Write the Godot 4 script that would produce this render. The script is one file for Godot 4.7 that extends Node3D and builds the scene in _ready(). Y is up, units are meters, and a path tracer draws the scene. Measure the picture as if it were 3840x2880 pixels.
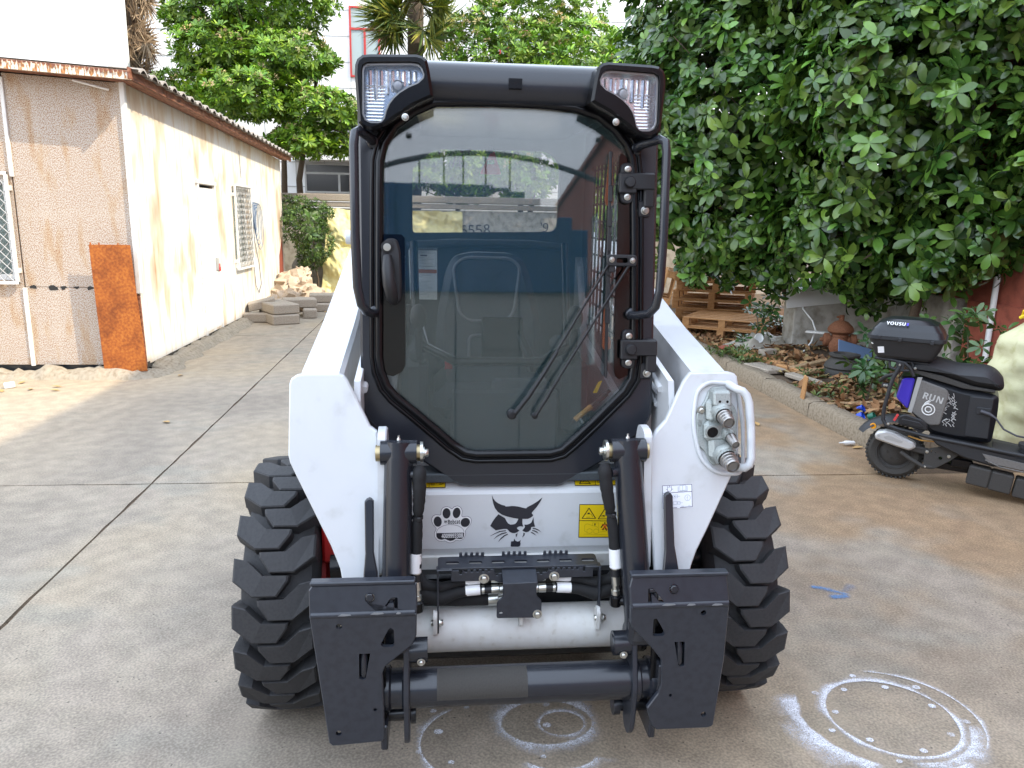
extends Node3D
# World axes: x right, y up, z towards the viewer; the origin is the ground under the loader's front axle.

var M := {}
var used := {}
var rng := RandomNumberGenerator.new()
var lump := FastNoiseLite.new()


class MB:
	var st := SurfaceTool.new()
	var g := 0
	var xf := Transform3D()
	var tint := Color(1, 1, 1)
	var colored := false
	var planar := 0.0

	func _init() -> void:
		st.begin(Mesh.PRIMITIVE_TRIANGLES)
		st.set_smooth_group(-1)

	func sm() -> void:
		g += 1
		st.set_smooth_group(g)

	func fl() -> void:
		st.set_smooth_group(-1)

	func v(p: Vector3) -> void:
		if colored:
			st.set_color(tint)
		if planar > 0.0:
			st.set_uv(Vector2(p.x, p.z) * planar)
			st.set_uv2(Vector2((p.x + 14.0) / 28.0, (p.z + 18.0) / 28.0))
		st.add_vertex(p)

	# corners run counter-clockwise as seen from outside
	func t(a: Vector3, b: Vector3, c: Vector3) -> void:
		var flip := xf.basis.determinant() < 0.0
		v(xf * a)
		v(xf * (b if flip else c))
		v(xf * (c if flip else b))

	func q(a: Vector3, b: Vector3, c: Vector3, d: Vector3) -> void:
		t(a, b, c)
		t(a, c, d)

	func fan(p: Array, out: Vector3) -> void:
		var n := Vector3()
		for i in range(1, p.size() - 1):
			n += (p[i] - p[0]).cross(p[i + 1] - p[0])
		for i in range(1, p.size() - 1):
			if n.dot(out) >= 0.0:
				t(p[0], p[i], p[i + 1])
			else:
				t(p[0], p[i + 1], p[i])

	func uvq(a: Vector3, b: Vector3, c: Vector3, d: Vector3) -> void:
		var p := [a, b, c, d]
		var u := [Vector2(0, 1), Vector2(1, 1), Vector2(1, 0), Vector2(0, 0)]
		for i in [0, 2, 1, 0, 3, 2]:
			st.set_uv(u[i])
			st.add_vertex(xf * p[i])

	func box(c: Vector3, s: Vector3, b := 0.0, r := Basis()) -> void:
		fl()
		var h := s * 0.5
		b = minf(b, minf(h.x, minf(h.y, h.z)) * 0.9)
		for i in 3:
			var j := (i + 1) % 3
			var k := (i + 2) % 3
			for si in [-1, 1]:
				var pts := []
				for e in [[-1, -1], [1, -1], [1, 1], [-1, 1]]:
					var p := Vector3()
					p[i] = si * h[i]
					p[j] = e[0] * (h[j] - b)
					p[k] = e[1] * (h[k] - b)
					pts.append(c + r * p)
				var o := Vector3()
				o[i] = si
				fan(pts, r * o)
				if b > 0.0:
					for sj in [-1, 1]:
						var a0 := Vector3()
						a0[i] = si * h[i]
						a0[j] = sj * (h[j] - b)
						var a1 := Vector3()
						a1[i] = si * (h[i] - b)
						a1[j] = sj * h[j]
						var z0 := Vector3()
						z0[k] = h[k] - b
						var o2 := Vector3()
						o2[i] = si
						o2[j] = sj
						fan([c + r * (a0 - z0), c + r * (a0 + z0), c + r * (a1 + z0), c + r * (a1 - z0)], r * o2)
		if b > 0.0:
			for sx in [-1, 1]:
				for sy in [-1, 1]:
					for sz in [-1, 1]:
						var d := Vector3(sx, sy, sz)
						var m := h - Vector3(b, b, b)
						fan([c + r * (d * Vector3(h.x, m.y, m.z)), c + r * (d * Vector3(m.x, h.y, m.z)), c + r * (d * Vector3(m.x, m.y, h.z))], r * d)

	static func area(p: PackedVector2Array) -> float:
		var s := 0.0
		for i in p.size():
			s += p[i].cross(p[(i + 1) % p.size()])
		return s * 0.5

	static func inset(p: PackedVector2Array, d: float) -> PackedVector2Array:
		var out := PackedVector2Array()
		var n := p.size()
		for i in n:
			var e0 := (p[i] - p[(i + n - 1) % n]).normalized()
			var e1 := (p[(i + 1) % n] - p[i]).normalized()
			var n0 := Vector2(-e0.y, e0.x)
			var n1 := Vector2(-e1.y, e1.x)
			var m := n0 + n1
			out.append(p[i] + m * (d / maxf(0.35, m.dot(n0))))
		return out

	static func bridged(outer: PackedVector2Array, holes: Array) -> PackedVector2Array:
		var o := outer.duplicate()
		var list := holes.duplicate()
		list.sort_custom(func(a, b): return rightmost(a).x > rightmost(b).x)
		for h0 in list:
			var h: PackedVector2Array = h0.duplicate()
			if area(h) > 0.0:
				h.reverse()
			var best := 1e9
			var bi := 0
			var bj := 0
			for i in o.size():
				for j in h.size():
					var d := o[i].distance_squared_to(h[j])
					if d < best:
						best = d
						bi = i
						bj = j
			var merged := PackedVector2Array()
			for i in bi + 1:
				merged.append(o[i])
			for j in h.size() + 1:
				merged.append(h[(bj + j) % h.size()])
			for i in range(bi, o.size()):
				merged.append(o[i])
			o = merged
		return o

	# ear clipping that also takes outlines with holes bridged in
	static func ears(p: PackedVector2Array) -> PackedInt32Array:
		var out := PackedInt32Array()
		var left := []
		for i in p.size():
			left.append(i)
		if area(p) < 0.0:
			left.reverse()
		var stuck := 0
		var at := 0
		while left.size() > 3 and stuck <= left.size():
			var n := left.size()
			at = at % n
			var a := p[left[(at + n - 1) % n]]
			var b := p[left[at]]
			var c := p[left[(at + 1) % n]]
			var turn := (b - a).cross(c - b)
			var ok := turn > -1e-12
			if ok and turn > 1e-12:
				for k in left:
					var e := p[k]
					if e == a or e == b or e == c:
						continue
					if (b - a).cross(e - a) > -1e-10 and (c - b).cross(e - b) > -1e-10 and (a - c).cross(e - c) > -1e-10:
						ok = false
						break
			if ok:
				if turn > 1e-12:
					out.append_array(PackedInt32Array([left[(at + n - 1) % n], left[at], left[(at + 1) % n]]))
				left.remove_at(at)
				stuck = 0
			else:
				at += 1
				stuck += 1
				if stuck == n and n > 4:
					left.remove_at(at % n)
					stuck = 0
		for k in range(1, left.size() - 1):
			out.append_array(PackedInt32Array([left[0], left[k], left[k + 1]]))
		return out

	static func rightmost(p: PackedVector2Array) -> Vector2:
		var r := p[0]
		for e in p:
			if e.x > r.x:
				r = e
		return r

	func cap(p: PackedVector2Array, z: float, up: bool) -> void:
		var ix := ears(p)
		for i in range(0, ix.size(), 3):
			var a := p[ix[i]]
			var b := p[ix[i + 1]]
			var c := p[ix[i + 2]]
			if ((b - a).cross(c - a) > 0.0) != up:
				var w := b
				b = c
				c = w
			t(Vector3(a.x, a.y, z), Vector3(b.x, b.y, z), Vector3(c.x, c.y, z))

	# a flat shape from z0 (back) to z1 (front), its front edge chamfered by b
	func ext(poly: PackedVector2Array, z0: float, z1: float, b := 0.0, holes := [], round_sides := false) -> void:
		fl()
		var p := poly.duplicate()
		if area(p) < 0.0:
			p.reverse()
		var f := inset(p, b) if b > 0.0 else p
		cap(bridged(f, holes) if holes.size() else f, z1, true)
		cap(bridged(p, holes) if holes.size() else p, z0, false)
		if round_sides:
			sm()
		var n := p.size()
		for i in n:
			var a := p[i]
			var c := p[(i + 1) % n]
			q(Vector3(a.x, a.y, z0), Vector3(c.x, c.y, z0), Vector3(c.x, c.y, z1 - b), Vector3(a.x, a.y, z1 - b))
			if b > 0.0:
				var a2 := f[i]
				var c2 := f[(i + 1) % n]
				q(Vector3(a.x, a.y, z1 - b), Vector3(c.x, c.y, z1 - b), Vector3(c2.x, c2.y, z1), Vector3(a2.x, a2.y, z1))
		for h0 in holes:
			var h: PackedVector2Array = h0.duplicate()
			if area(h) > 0.0:
				h.reverse()
			for i in h.size():
				var a := h[i]
				var c := h[(i + 1) % h.size()]
				q(Vector3(a.x, a.y, z0), Vector3(c.x, c.y, z0), Vector3(c.x, c.y, z1), Vector3(a.x, a.y, z1))
		fl()

	func tube(path: Array, r, n := 8, closed := false, caps := true) -> void:
		var m := path.size()
		var rings := []
		var up := Vector3.UP
		for i in m:
			var d: Vector3
			if closed:
				d = path[(i + 1) % m] - path[(i + m - 1) % m]
			else:
				d = path[mini(i + 1, m - 1)] - path[maxi(i - 1, 0)]
			d = d.normalized()
			if i == 0:
				up = Vector3.UP if absf(d.y) < 0.9 else Vector3.RIGHT
			var side := d.cross(up).normalized()
			up = side.cross(d).normalized()
			var rr: float = r[i] if r is Array else r
			var ring := []
			for k in n:
				var a := TAU * k / n
				ring.append(path[i] + (side * cos(a) + up * sin(a)) * rr)
			rings.append(ring)
		sm()
		for i in (m if closed else m - 1):
			var A: Array = rings[i]
			var B: Array = rings[(i + 1) % m]
			var ctr: Vector3 = (path[i] + path[(i + 1) % m]) * 0.5
			for k in n:
				var k2 := (k + 1) % n
				fan([A[k], B[k], B[k2], A[k2]], (A[k] + B[k2]) * 0.5 - ctr)
		fl()
		if caps and not closed:
			fan(rings[0], path[0] - path[1])
			fan(rings[m - 1], path[m - 1] - path[m - 2])

	func cyl(a: Vector3, b: Vector3, r: float, r2 := -1.0, n := 18) -> void:
		tube([a, b], [r, r if r2 < 0.0 else r2], n)

	# profile of (radius, height) pairs turned about an axis through o
	func lathe(o: Vector3, axis: Vector3, prof: Array, n := 24) -> void:
		var d := axis.normalized()
		var s := d.cross(Vector3.UP if absf(d.y) < 0.9 else Vector3.RIGHT).normalized()
		var u := s.cross(d).normalized()
		var rings := []
		for e in prof:
			var ring := []
			for k in n:
				var a := TAU * k / n
				ring.append(o + d * e[1] + (s * cos(a) + u * sin(a)) * e[0])
			rings.append(ring)
		var was := Vector2()
		for i in prof.size() - 1:
			var e := Vector2(prof[i + 1][0] - prof[i][0], prof[i + 1][1] - prof[i][1])
			if i == 0 or absf(was.angle_to(e)) > 0.7:
				sm()
			was = e
			var nrm := Vector2(e.y, -e.x)
			for k in n:
				var k2 := (k + 1) % n
				var am := TAU * (k + 0.5) / n
				var out := (s * cos(am) + u * sin(am)) * nrm.x + d * nrm.y
				fan([rings[i][k], rings[i + 1][k], rings[i + 1][k2], rings[i][k2]], out)
		fl()

	func hexbolt(p: Vector3, axis: Vector3, r: float, h: float) -> void:
		var d := axis.normalized()
		lathe(p, d, [[r * 1.45, 0.0], [r * 1.45, h * 0.25], [r * 1.05, h * 0.3]], 14)
		tube([p + d * h * 0.2, p + d * h * 0.9, p + d * h], [r, r, r * 0.8], 6)

	func blob(c: Vector3, s: Vector3, n := 10, rough := 0.0, seed_at := 0.0, craggy := false) -> void:
		if not craggy:
			sm()
		var f := FastNoiseLite.new()
		f.frequency = 1.0
		f.seed = int(seed_at * 100.0)
		var rows := []
		for i in n + 1:
			var row := []
			var th := PI * i / n
			for k in n * 2:
				var ph := TAU * k / (n * 2)
				var d := Vector3(sin(th) * cos(ph), cos(th), sin(th) * sin(ph))
				row.append(c + d * s * (1.0 + rough * (f.get_noise_3dv(d * 1.5) + 0.5 * f.get_noise_3dv(d * 4.0) + (0.35 * f.get_noise_3dv(d * 9.0) if craggy else 0.0))))
			rows.append(row)
		for i in n:
			for k in n * 2:
				var k2 := (k + 1) % (n * 2)
				fan([rows[i][k], rows[i][k2], rows[i + 1][k2], rows[i + 1][k]], rows[i][k] + rows[i + 1][k2] - c * 2.0)
		fl()

	# leaf-like blade: along d, width direction w, drooping by curl
	func leaf(p: Vector3, d: Vector3, w: Vector3, length: float, width: float, curl: float, fold := 0.25, wide_at := 0.6) -> void:
		sm()
		var nrm := d.cross(w).normalized()
		if nrm.y < 0.0:
			nrm = -nrm
		var st_at := [0.0, wide_at * 0.45, wide_at, 0.5 + wide_at * 0.58, 1.0]
		var st_w := [0.06, 0.68, 1.0, 0.72, 0.0]
		if wide_at < 0.61:
			st_at = [0.0, wide_at * 0.5, wide_at, 1.0]
			st_w = [0.06, 0.75, 1.0, 0.0]
		var last := st_at.size() - 1
		var C := []
		var Lf := []
		var R := []
		for i in last + 1:
			var s: float = st_at[i]
			var c := p + d * (length * s) - nrm * (curl * length * s * s)
			var hw: float = width * 0.5 * st_w[i]
			C.append(c)
			Lf.append(c - w * hw + nrm * hw * fold)
			R.append(c + w * hw + nrm * hw * fold)
		for i in last:
			if i < last - 1:
				fan([Lf[i], C[i], C[i + 1], Lf[i + 1]], nrm)
				fan([C[i], R[i], R[i + 1], C[i + 1]], nrm)
			else:
				fan([Lf[i], C[i], C[i + 1]], nrm)
				fan([C[i], R[i], C[i + 1]], nrm)
		fl()

	func done() -> ArrayMesh:
		st.generate_normals()
		return st.commit()


func pp(s: String, o := Vector2(), k := 1.0) -> PackedVector2Array:
	var out := PackedVector2Array()
	for e in s.split(" ", false):
		var c := e.split(",")
		out.append((Vector2(float(c[0]), float(c[1])) - o) * k)
	return out


# the same outline with its corners rounded
func rp(p: PackedVector2Array, r: float, n := 4) -> PackedVector2Array:
	var out := PackedVector2Array()
	var m := p.size()
	for i in m:
		var a := p[(i + m - 1) % m]
		var b := p[i]
		var c := p[(i + 1) % m]
		var rr := minf(r, minf(a.distance_to(b), b.distance_to(c)) * 0.49)
		var s := b + (a - b).normalized() * rr
		var e := b + (c - b).normalized() * rr
		for k in n + 1:
			var u := float(k) / n
			out.append(s.lerp(b, u).lerp(b.lerp(e, u), u))
	return out


func rect(x0: float, y0: float, x1: float, y1: float) -> PackedVector2Array:
	return PackedVector2Array([Vector2(x0, y0), Vector2(x1, y0), Vector2(x1, y1), Vector2(x0, y1)])


func circ(x: float, y: float, r: float, n := 14, ry := -1.0) -> PackedVector2Array:
	var out := PackedVector2Array()
	for i in n:
		var a := TAU * i / n
		out.append(Vector2(x + cos(a) * r, y + sin(a) * (r if ry < 0.0 else ry)))
	return out


func numbered(n: String) -> String:
	var k: int = used.get(n, 0)
	used[n] = k + 1
	return n if k == 0 else "%s_%03d" % [n, k]


func tag(o: Node, label: String, category: String, group := "", kind := "") -> void:
	if label:
		o.set_meta("label", label)
	if category:
		o.set_meta("category", category)
	if group:
		o.set_meta("group", group)
	if kind:
		o.set_meta("kind", kind)


func thing(n: String, label: String, category: String, at := Vector3(), turn := 0.0, group := "") -> Node3D:
	var o := Node3D.new()
	o.name = numbered(n)
	add_child(o)
	o.position = at
	o.rotation.y = turn
	tag(o, label, category, group)
	return o


# a mesh builder that takes world coordinates for a part of o
func world(o: Node3D) -> MB:
	var m := MB.new()
	m.xf = o.transform.affine_inverse()
	return m


func part(o: Node3D, n: String, m: MB, mat: Material, label := "") -> MeshInstance3D:
	return put(o, n, m.done(), mat, label)


func put(o: Node3D, n: String, mesh: Mesh, mat: Material, label := "") -> MeshInstance3D:
	var i := MeshInstance3D.new()
	i.name = n
	i.mesh = mesh
	i.material_override = mat
	o.add_child(i, true)
	if label:
		i.set_meta("label", label)
	return i


func solo(n: String, m: MB, mat: Material, label: String, category: String, group := "") -> MeshInstance3D:
	var i := put(self, numbered(n), m.done(), mat)
	tag(i, label, category, group)
	return i


func struct(n: String, m: MB, mat: Material) -> MeshInstance3D:
	var i := put(self, numbered(n), m.done(), mat)
	i.set_meta("kind", "structure")
	return i


func lin(r: float, g: float, b: float) -> Color:
	return Color(r, g, b).linear_to_srgb()


# a repeating texture of noise, coloured along a ramp of (place, linear colour) pairs
func ntex(seed_at: int, freq: float, ramp: Array, size := 512, octaves := 4, kind := FastNoiseLite.TYPE_SIMPLEX_SMOOTH) -> NoiseTexture2D:
	var t := NoiseTexture2D.new()
	t.width = size
	t.height = size
	t.seamless = true
	t.seamless_blend_skirt = 0.25
	var f := FastNoiseLite.new()
	f.seed = seed_at
	f.noise_type = kind
	f.frequency = freq
	f.fractal_octaves = octaves
	t.noise = f
	if ramp.size():
		var gr := Gradient.new()
		var offs := PackedFloat32Array()
		var cols := PackedColorArray()
		for e in ramp:
			offs.append(e[0])
			cols.append(e[1])
		gr.offsets = offs
		gr.colors = cols
		t.color_ramp = gr
	return t


func bump(seed_at: int, freq: float, strength: float, size := 512, octaves := 4) -> NoiseTexture2D:
	var t := ntex(seed_at, freq, [], size, octaves)
	t.as_normal_map = true
	t.bump_strength = strength
	return t


func mat(key: String, c: Color, rough: float, metal := 0.0, spec := 0.5) -> StandardMaterial3D:
	var m := StandardMaterial3D.new()
	m.resource_name = key
	m.albedo_color = c
	m.roughness = rough
	m.metallic = metal
	m.metallic_specular = spec
	m.cull_mode = BaseMaterial3D.CULL_DISABLED
	M[key] = m
	return m


# lay textures on all sides of a thing at s repeats per metre
func tri(m: StandardMaterial3D, s: Vector3, albedo: Texture2D, normal: Texture2D = null, depth := 1.0, rough: Texture2D = null) -> StandardMaterial3D:
	m.uv1_triplanar = true
	m.uv1_world_triplanar = true
	m.uv1_scale = s
	if albedo:
		m.albedo_texture = albedo
	if normal:
		m.normal_enabled = true
		m.normal_texture = normal
		m.normal_scale = depth
	if rough:
		m.roughness_texture = rough
	return m


func hx(s: String) -> Color:
	return Color.html(s)


func _ready() -> void:
	rng.seed = 7
	lump.seed = 3
	lump.frequency = 1.0
	var cam := Camera3D.new()
	cam.name = "camera"
	cam.fov = 53.66
	cam.near = 0.05
	cam.far = 400.0
	cam.position = Vector3(-0.257, 1.65, 2.51)
	cam.basis = Basis(Vector3.UP, deg_to_rad(-5.6)) * Basis(Vector3.RIGHT, deg_to_rad(-12.2)) * Basis(Vector3.BACK, deg_to_rad(1.1))
	add_child(cam)
	var we := WorldEnvironment.new()
	we.name = "surroundings"
	var env := Environment.new()
	env.background_mode = Environment.BG_SKY
	var sky := Sky.new()
	var sm := ProceduralSkyMaterial.new()
	sm.sky_top_color = lin(0.62, 0.72, 0.88)
	sm.sky_horizon_color = lin(0.97, 0.965, 0.95)
	sm.sky_curve = 0.14
	sm.ground_bottom_color = lin(0.2, 0.19, 0.17)
	sm.ground_horizon_color = lin(0.5, 0.5, 0.48)
	sm.sky_energy_multiplier = 1.3
	sky.sky_material = sm
	env.sky = sky
	env.tonemap_mode = Environment.TONE_MAPPER_LINEAR
	env.tonemap_exposure = 2.3
	env.sdfgi_enabled = true
	env.ssao_enabled = true
	env.ssil_enabled = true
	we.environment = env
	add_child(we)
	var sun := DirectionalLight3D.new()
	sun.name = "sun"
	sun.light_energy = 0.85
	sun.light_color = Color(1.0, 0.95, 0.86)
	sun.light_angular_distance = 0.5
	sun.shadow_enabled = true
	add_child(sun)
	sun.look_at_from_position(Vector3(1.0, 1.1, 0.5) * 30.0, Vector3())
	materials()
	ground()
	site_cabin()
	yard_walls()
	buildings()
	trees()
	loader()
	scooter()
	bed_things()
	small_things()


func materials() -> void:
	var grit := ntex(11, 0.05, [[0.0, lin(0.62, 0.62, 0.62)], [0.5, lin(0.9, 0.9, 0.9)], [1.0, lin(1, 1, 1)]], 512, 5)
	M["grit_tex"] = grit
	var fine := bump(21, 0.12, 3.0, 512, 4)
	var soft := bump(22, 0.02, 2.0, 512, 4)
	# loader
	tri(mat("paint_dark", lin(0.016, 0.018, 0.024), 0.27), Vector3(3, 3, 3), null, soft, 0.02)
	tri(mat("paint_coupler", lin(0.025, 0.029, 0.039), 0.36), Vector3(2, 2, 2), ntex(31, 0.03, [[0.0, lin(0.7, 0.7, 0.72)], [0.6, lin(1, 1, 1)], [0.8, lin(1.0, 1.0, 1.0)], [1.0, lin(1.5, 1.5, 1.5)]], 512, 6), fine, 0.03)
	mat("paint_black", lin(0.004, 0.004, 0.005), 0.22, 0.0, 0.4)
	tri(mat("paint_white", lin(0.60, 0.615, 0.63), 0.3), Vector3(1.4, 1.4, 1.4), ntex(32, 0.012, [[0.0, lin(0.8, 0.79, 0.76)], [0.34, lin(0.97, 0.97, 0.965)], [1.0, lin(1, 1, 1)]], 512, 6), soft, 0.06)
	tri(mat("paint_white_worn", lin(0.60, 0.60, 0.58), 0.45), Vector3(2.2, 2.2, 2.2), ntex(33, 0.02, [[0.0, lin(0.72, 0.68, 0.62)], [0.3, lin(0.95, 0.94, 0.92)], [0.75, lin(1, 1, 1)], [1.0, lin(1.08, 1.08, 1.1)]], 512, 6), soft, 0.15)
	mat("black_plastic", lin(0.012, 0.012, 0.014), 0.5)
	tri(mat("sleeve", lin(0.008, 0.008, 0.009), 0.8), Vector3(14, 14, 14), null, fine, 0.8)
	tri(mat("rubber", lin(0.030, 0.030, 0.031), 0.7), Vector3(5, 5, 5), ntex(34, 0.03, [[0.0, lin(0.6, 0.6, 0.62)], [0.55, lin(0.95, 0.95, 1)], [0.8, lin(1.4, 1.4, 1.4)], [1.0, lin(2.6, 2.6, 2.5)]], 512, 5), fine, 0.35)
	tri(mat("rubber_dusty", lin(0.05, 0.047, 0.042), 0.8), Vector3(6, 6, 6), grit, fine, 0.5)
	mat("zinc", lin(0.62, 0.62, 0.58), 0.33, 1.0)
	tri(mat("cast_zinc", lin(0.40, 0.43, 0.41), 0.5, 0.45), Vector3(6, 6, 6), grit, fine, 0.25)
	mat("brass", lin(0.42, 0.34, 0.2), 0.4, 1.0)
	mat("steel_dark", lin(0.28, 0.28, 0.29), 0.35, 1.0)
	mat("nipple_steel", lin(0.38, 0.36, 0.34), 0.38, 1.0)
	mat("wheel_red", lin(0.42, 0.012, 0.012), 0.4)
	mat("yellow", lin(0.72, 0.5, 0.01), 0.45)
	mat("white_label", lin(0.8, 0.8, 0.8), 0.5)
	mat("ink", lin(0.02, 0.02, 0.028), 0.5)
	mat("ink_violet", lin(0.04, 0.025, 0.08), 0.5)
	mat("orange_plastic", lin(0.62, 0.13, 0.02), 0.45)
	mat("red_plastic", lin(0.6, 0.05, 0.05), 0.5)
	mat("tan_label", lin(0.5, 0.27, 0.06), 0.5)
	var g := mat("door_glass", Color(0.14, 0.24, 0.25, 0.2), 0.02)
	g.transparency = BaseMaterial3D.TRANSPARENCY_ALPHA
	var g2 := mat("thin_glass", Color(0.3, 0.4, 0.4, 0.05), 0.02)
	g2.transparency = BaseMaterial3D.TRANSPARENCY_ALPHA
	var fr := mat("frit_glass", Color(0.012, 0.011, 0.014, 0.9), 0.08)
	fr.transparency = BaseMaterial3D.TRANSPARENCY_ALPHA
	var clear := mat("clear_lens", Color(0.9, 0.95, 1.0, 0.06), 0.03)
	clear.transparency = BaseMaterial3D.TRANSPARENCY_ALPHA
	tri(mat("reflector", lin(0.85, 0.86, 0.88), 0.16, 1.0), Vector3(9, 9, 9), null, bump(35, 0.02, 1.5, 256, 1), 0.35)
	mat("lens_rim", lin(0.3, 0.3, 0.3), 0.3, 0.6)
	tri(mat("cab_trim", lin(0.055, 0.065, 0.072), 0.75), Vector3(6, 6, 6), grit, fine, 0.3)
	tri(mat("seat_vinyl", lin(0.05, 0.06, 0.072), 0.45), Vector3(6, 6, 6), grit, fine, 0.3)
	for k in ["paint_dark", "paint_coupler", "paint_white"]:
		M[k].clearcoat_enabled = true
		M[k].clearcoat = 0.15
		M[k].clearcoat_roughness = 0.12
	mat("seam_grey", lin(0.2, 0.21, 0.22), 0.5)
	# yard
	tri(mat("cream_panel", lin(0.72, 0.695, 0.645), 0.6), Vector3(0.55, 0.07, 0.55), ntex(41, 0.03, [[0.0, lin(0.72, 0.48, 0.3)], [0.22, lin(0.93, 0.85, 0.74)], [0.45, lin(1, 1, 1)], [1.0, lin(1, 1, 1)]], 512, 5), null)
	tri(mat("rust_speckled_panel", lin(0.76, 0.76, 0.76), 0.75), Vector3(1.3, 0.85, 1.3), ntex(42, 0.075, [[0.0, lin(0.24, 0.10, 0.035)], [0.38, lin(0.38, 0.21, 0.11)], [0.46, lin(0.55, 0.43, 0.33)], [0.54, lin(0.66, 0.60, 0.52)], [1.0, lin(0.72, 0.67, 0.60)]], 1024, 3), null)
	rust_streaks(M["rust_speckled_panel"], 64, Vector3(0.9, 0.22, 0.9), [[0.0, lin(0.86, 0.66, 0.46)], [0.28, lin(0.97, 0.9, 0.8)], [0.42, lin(1, 1, 1)], [1.0, lin(1, 1, 1)]])
	rust_streaks(M["cream_panel"], 65, Vector3(0.25, 0.12, 0.25), [[0.0, lin(0.62, 0.42, 0.3)], [0.36, lin(0.9, 0.78, 0.64)], [0.5, lin(1, 1, 1)], [1.0, lin(1, 1, 1)]])
	tri(mat("rust_sheet", lin(1, 1, 1), 0.85), Vector3(1.7, 1.7, 1.7), ntex(43, 0.03, [[0.0, lin(0.22, 0.06, 0.012)], [0.45, lin(0.36, 0.10, 0.014)], [0.7, lin(0.42, 0.13, 0.018)], [1.0, lin(0.48, 0.19, 0.04)]], 512, 6), fine, 0.25)
	rust_streaks(M["rust_sheet"], 66, Vector3(0.5, 0.42, 0.5), [[0.0, lin(0.5, 0.42, 0.42)], [0.4, lin(0.85, 0.8, 0.8)], [0.6, lin(1, 1, 1)], [1.0, lin(1.1, 1.15, 1.1)]])
	tri(mat("rust_trim", lin(1, 1, 1), 0.7), Vector3(2.2, 2.2, 0.5), ntex(44, 0.02, [[0.0, lin(0.07, 0.02, 0.01)], [0.45, lin(0.2, 0.07, 0.035)], [0.8, lin(0.34, 0.16, 0.09)], [1.0, lin(0.4, 0.26, 0.18)]], 512, 5), fine, 0.3)
	tri(mat("fascia_white_rust", lin(1, 1, 1), 0.6), Vector3(4.0, 1.0, 4.0), ntex(45, 0.02, [[0.0, lin(0.3, 0.08, 0.015)], [0.35, lin(0.45, 0.2, 0.06)], [0.5, lin(0.75, 0.7, 0.58)], [1.0, lin(0.8, 0.78, 0.7)]], 512, 4), null)
	tri(mat("white_trim", lin(0.72, 0.71, 0.68), 0.5), Vector3(2, 0.6, 2), ntex(46, 0.03, [[0.0, lin(0.5, 0.3, 0.16)], [0.16, lin(0.9, 0.86, 0.8)], [0.4, lin(1, 1, 1)], [1.0, lin(1, 1, 1)]], 512, 4), null)
	tri(mat("roof_sheet", lin(0.3, 0.27, 0.24), 0.9), Vector3(1.5, 1.5, 1.5), grit, fine, 0.4)
	mat("white_wall", lin(0.78, 0.78, 0.77), 0.6)
	tri(mat("rough_mortar", lin(0.36, 0.32, 0.26), 0.9), Vector3(1.2, 1.2, 1.2), ntex(47, 0.03, [[0.0, lin(0.45, 0.36, 0.26)], [0.5, lin(0.9, 0.86, 0.78)], [1.0, lin(1.1, 1.05, 1)]], 512, 5), fine, 1.0)
	tri(mat("concrete_block", lin(0.40, 0.35, 0.29), 0.9), Vector3(3, 3, 3), ntex(48, 0.04, [[0.0, lin(0.4, 0.38, 0.34)], [0.5, lin(0.9, 0.88, 0.85)], [1.0, lin(1.15, 1.1, 1.05)]], 512, 5), fine, 0.9)
	tri(mat("kerb_concrete", lin(0.25, 0.20, 0.145), 0.9), Vector3(2, 2, 2), ntex(49, 0.03, [[0.0, lin(0.42, 0.4, 0.36)], [0.5, lin(0.95, 0.95, 0.9)], [1.0, lin(1.3, 1.3, 1.3)]], 512, 6), fine, 0.3)
	tri(mat("rubble", lin(0.55, 0.46, 0.36), 0.95), Vector3(4, 4, 4), ntex(50, 0.05, [[0.0, lin(0.4, 0.36, 0.3)], [0.5, lin(0.95, 0.9, 0.85)], [1.0, lin(1.2, 1.15, 1.1)]], 512, 5), fine, 1.0)
	tri(mat("plaster", lin(0.48, 0.45, 0.40), 0.9), Vector3(0.5, 0.5, 0.5), ntex(51, 0.02, [[0.0, lin(0.5, 0.47, 0.42)], [0.5, lin(0.9, 0.9, 0.88)], [1.0, lin(1.1, 1.1, 1.1)]], 512, 6), fine, 0.4)
	tri(mat("red_wall", lin(0.33, 0.085, 0.05), 0.8), Vector3(0.6, 0.6, 0.6), ntex(52, 0.02, [[0.0, lin(0.6, 0.6, 0.6)], [0.6, lin(1, 1, 1)], [1.0, lin(1.2, 1.3, 1.3)]], 512, 5), fine, 0.3)
	mat("metal_grey", lin(0.42, 0.42, 0.41), 0.45, 0.3)
	mat("wire", lin(0.05, 0.05, 0.06), 0.5)
	mat("wire_blue", lin(0.10, 0.16, 0.26), 0.5)
	mat("window_dark", lin(0.02, 0.022, 0.024), 0.15)
	mat("pane", lin(0.30, 0.36, 0.36), 0.08)
	mat("curtain", lin(0.42, 0.50, 0.46), 0.9)
	mat("red_frame", lin(0.42, 0.03, 0.025), 0.5)
	mat("blue_sheet", lin(0.022, 0.105, 0.27), 0.5)
	mat("shed_cream", lin(0.50, 0.49, 0.44), 0.6)
	tri(mat("tarp", lin(0.72, 0.64, 0.30), 0.55), Vector3(1, 1, 1), ntex(53, 0.015, [[0.0, lin(0.8, 0.75, 0.6)], [0.5, lin(1, 1, 1)], [1.0, lin(1.2, 1.25, 1.7)]], 512, 4), fine, 0.1)
	tri(mat("soil", lin(0.12, 0.085, 0.055), 1.0), Vector3(1.5, 1.5, 1.5), ntex(54, 0.05, [[0.0, lin(0.4, 0.4, 0.4)], [0.5, lin(0.9, 0.85, 0.8)], [1.0, lin(1.6, 1.45, 1.3)]], 512, 6), fine, 1.0)
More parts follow.
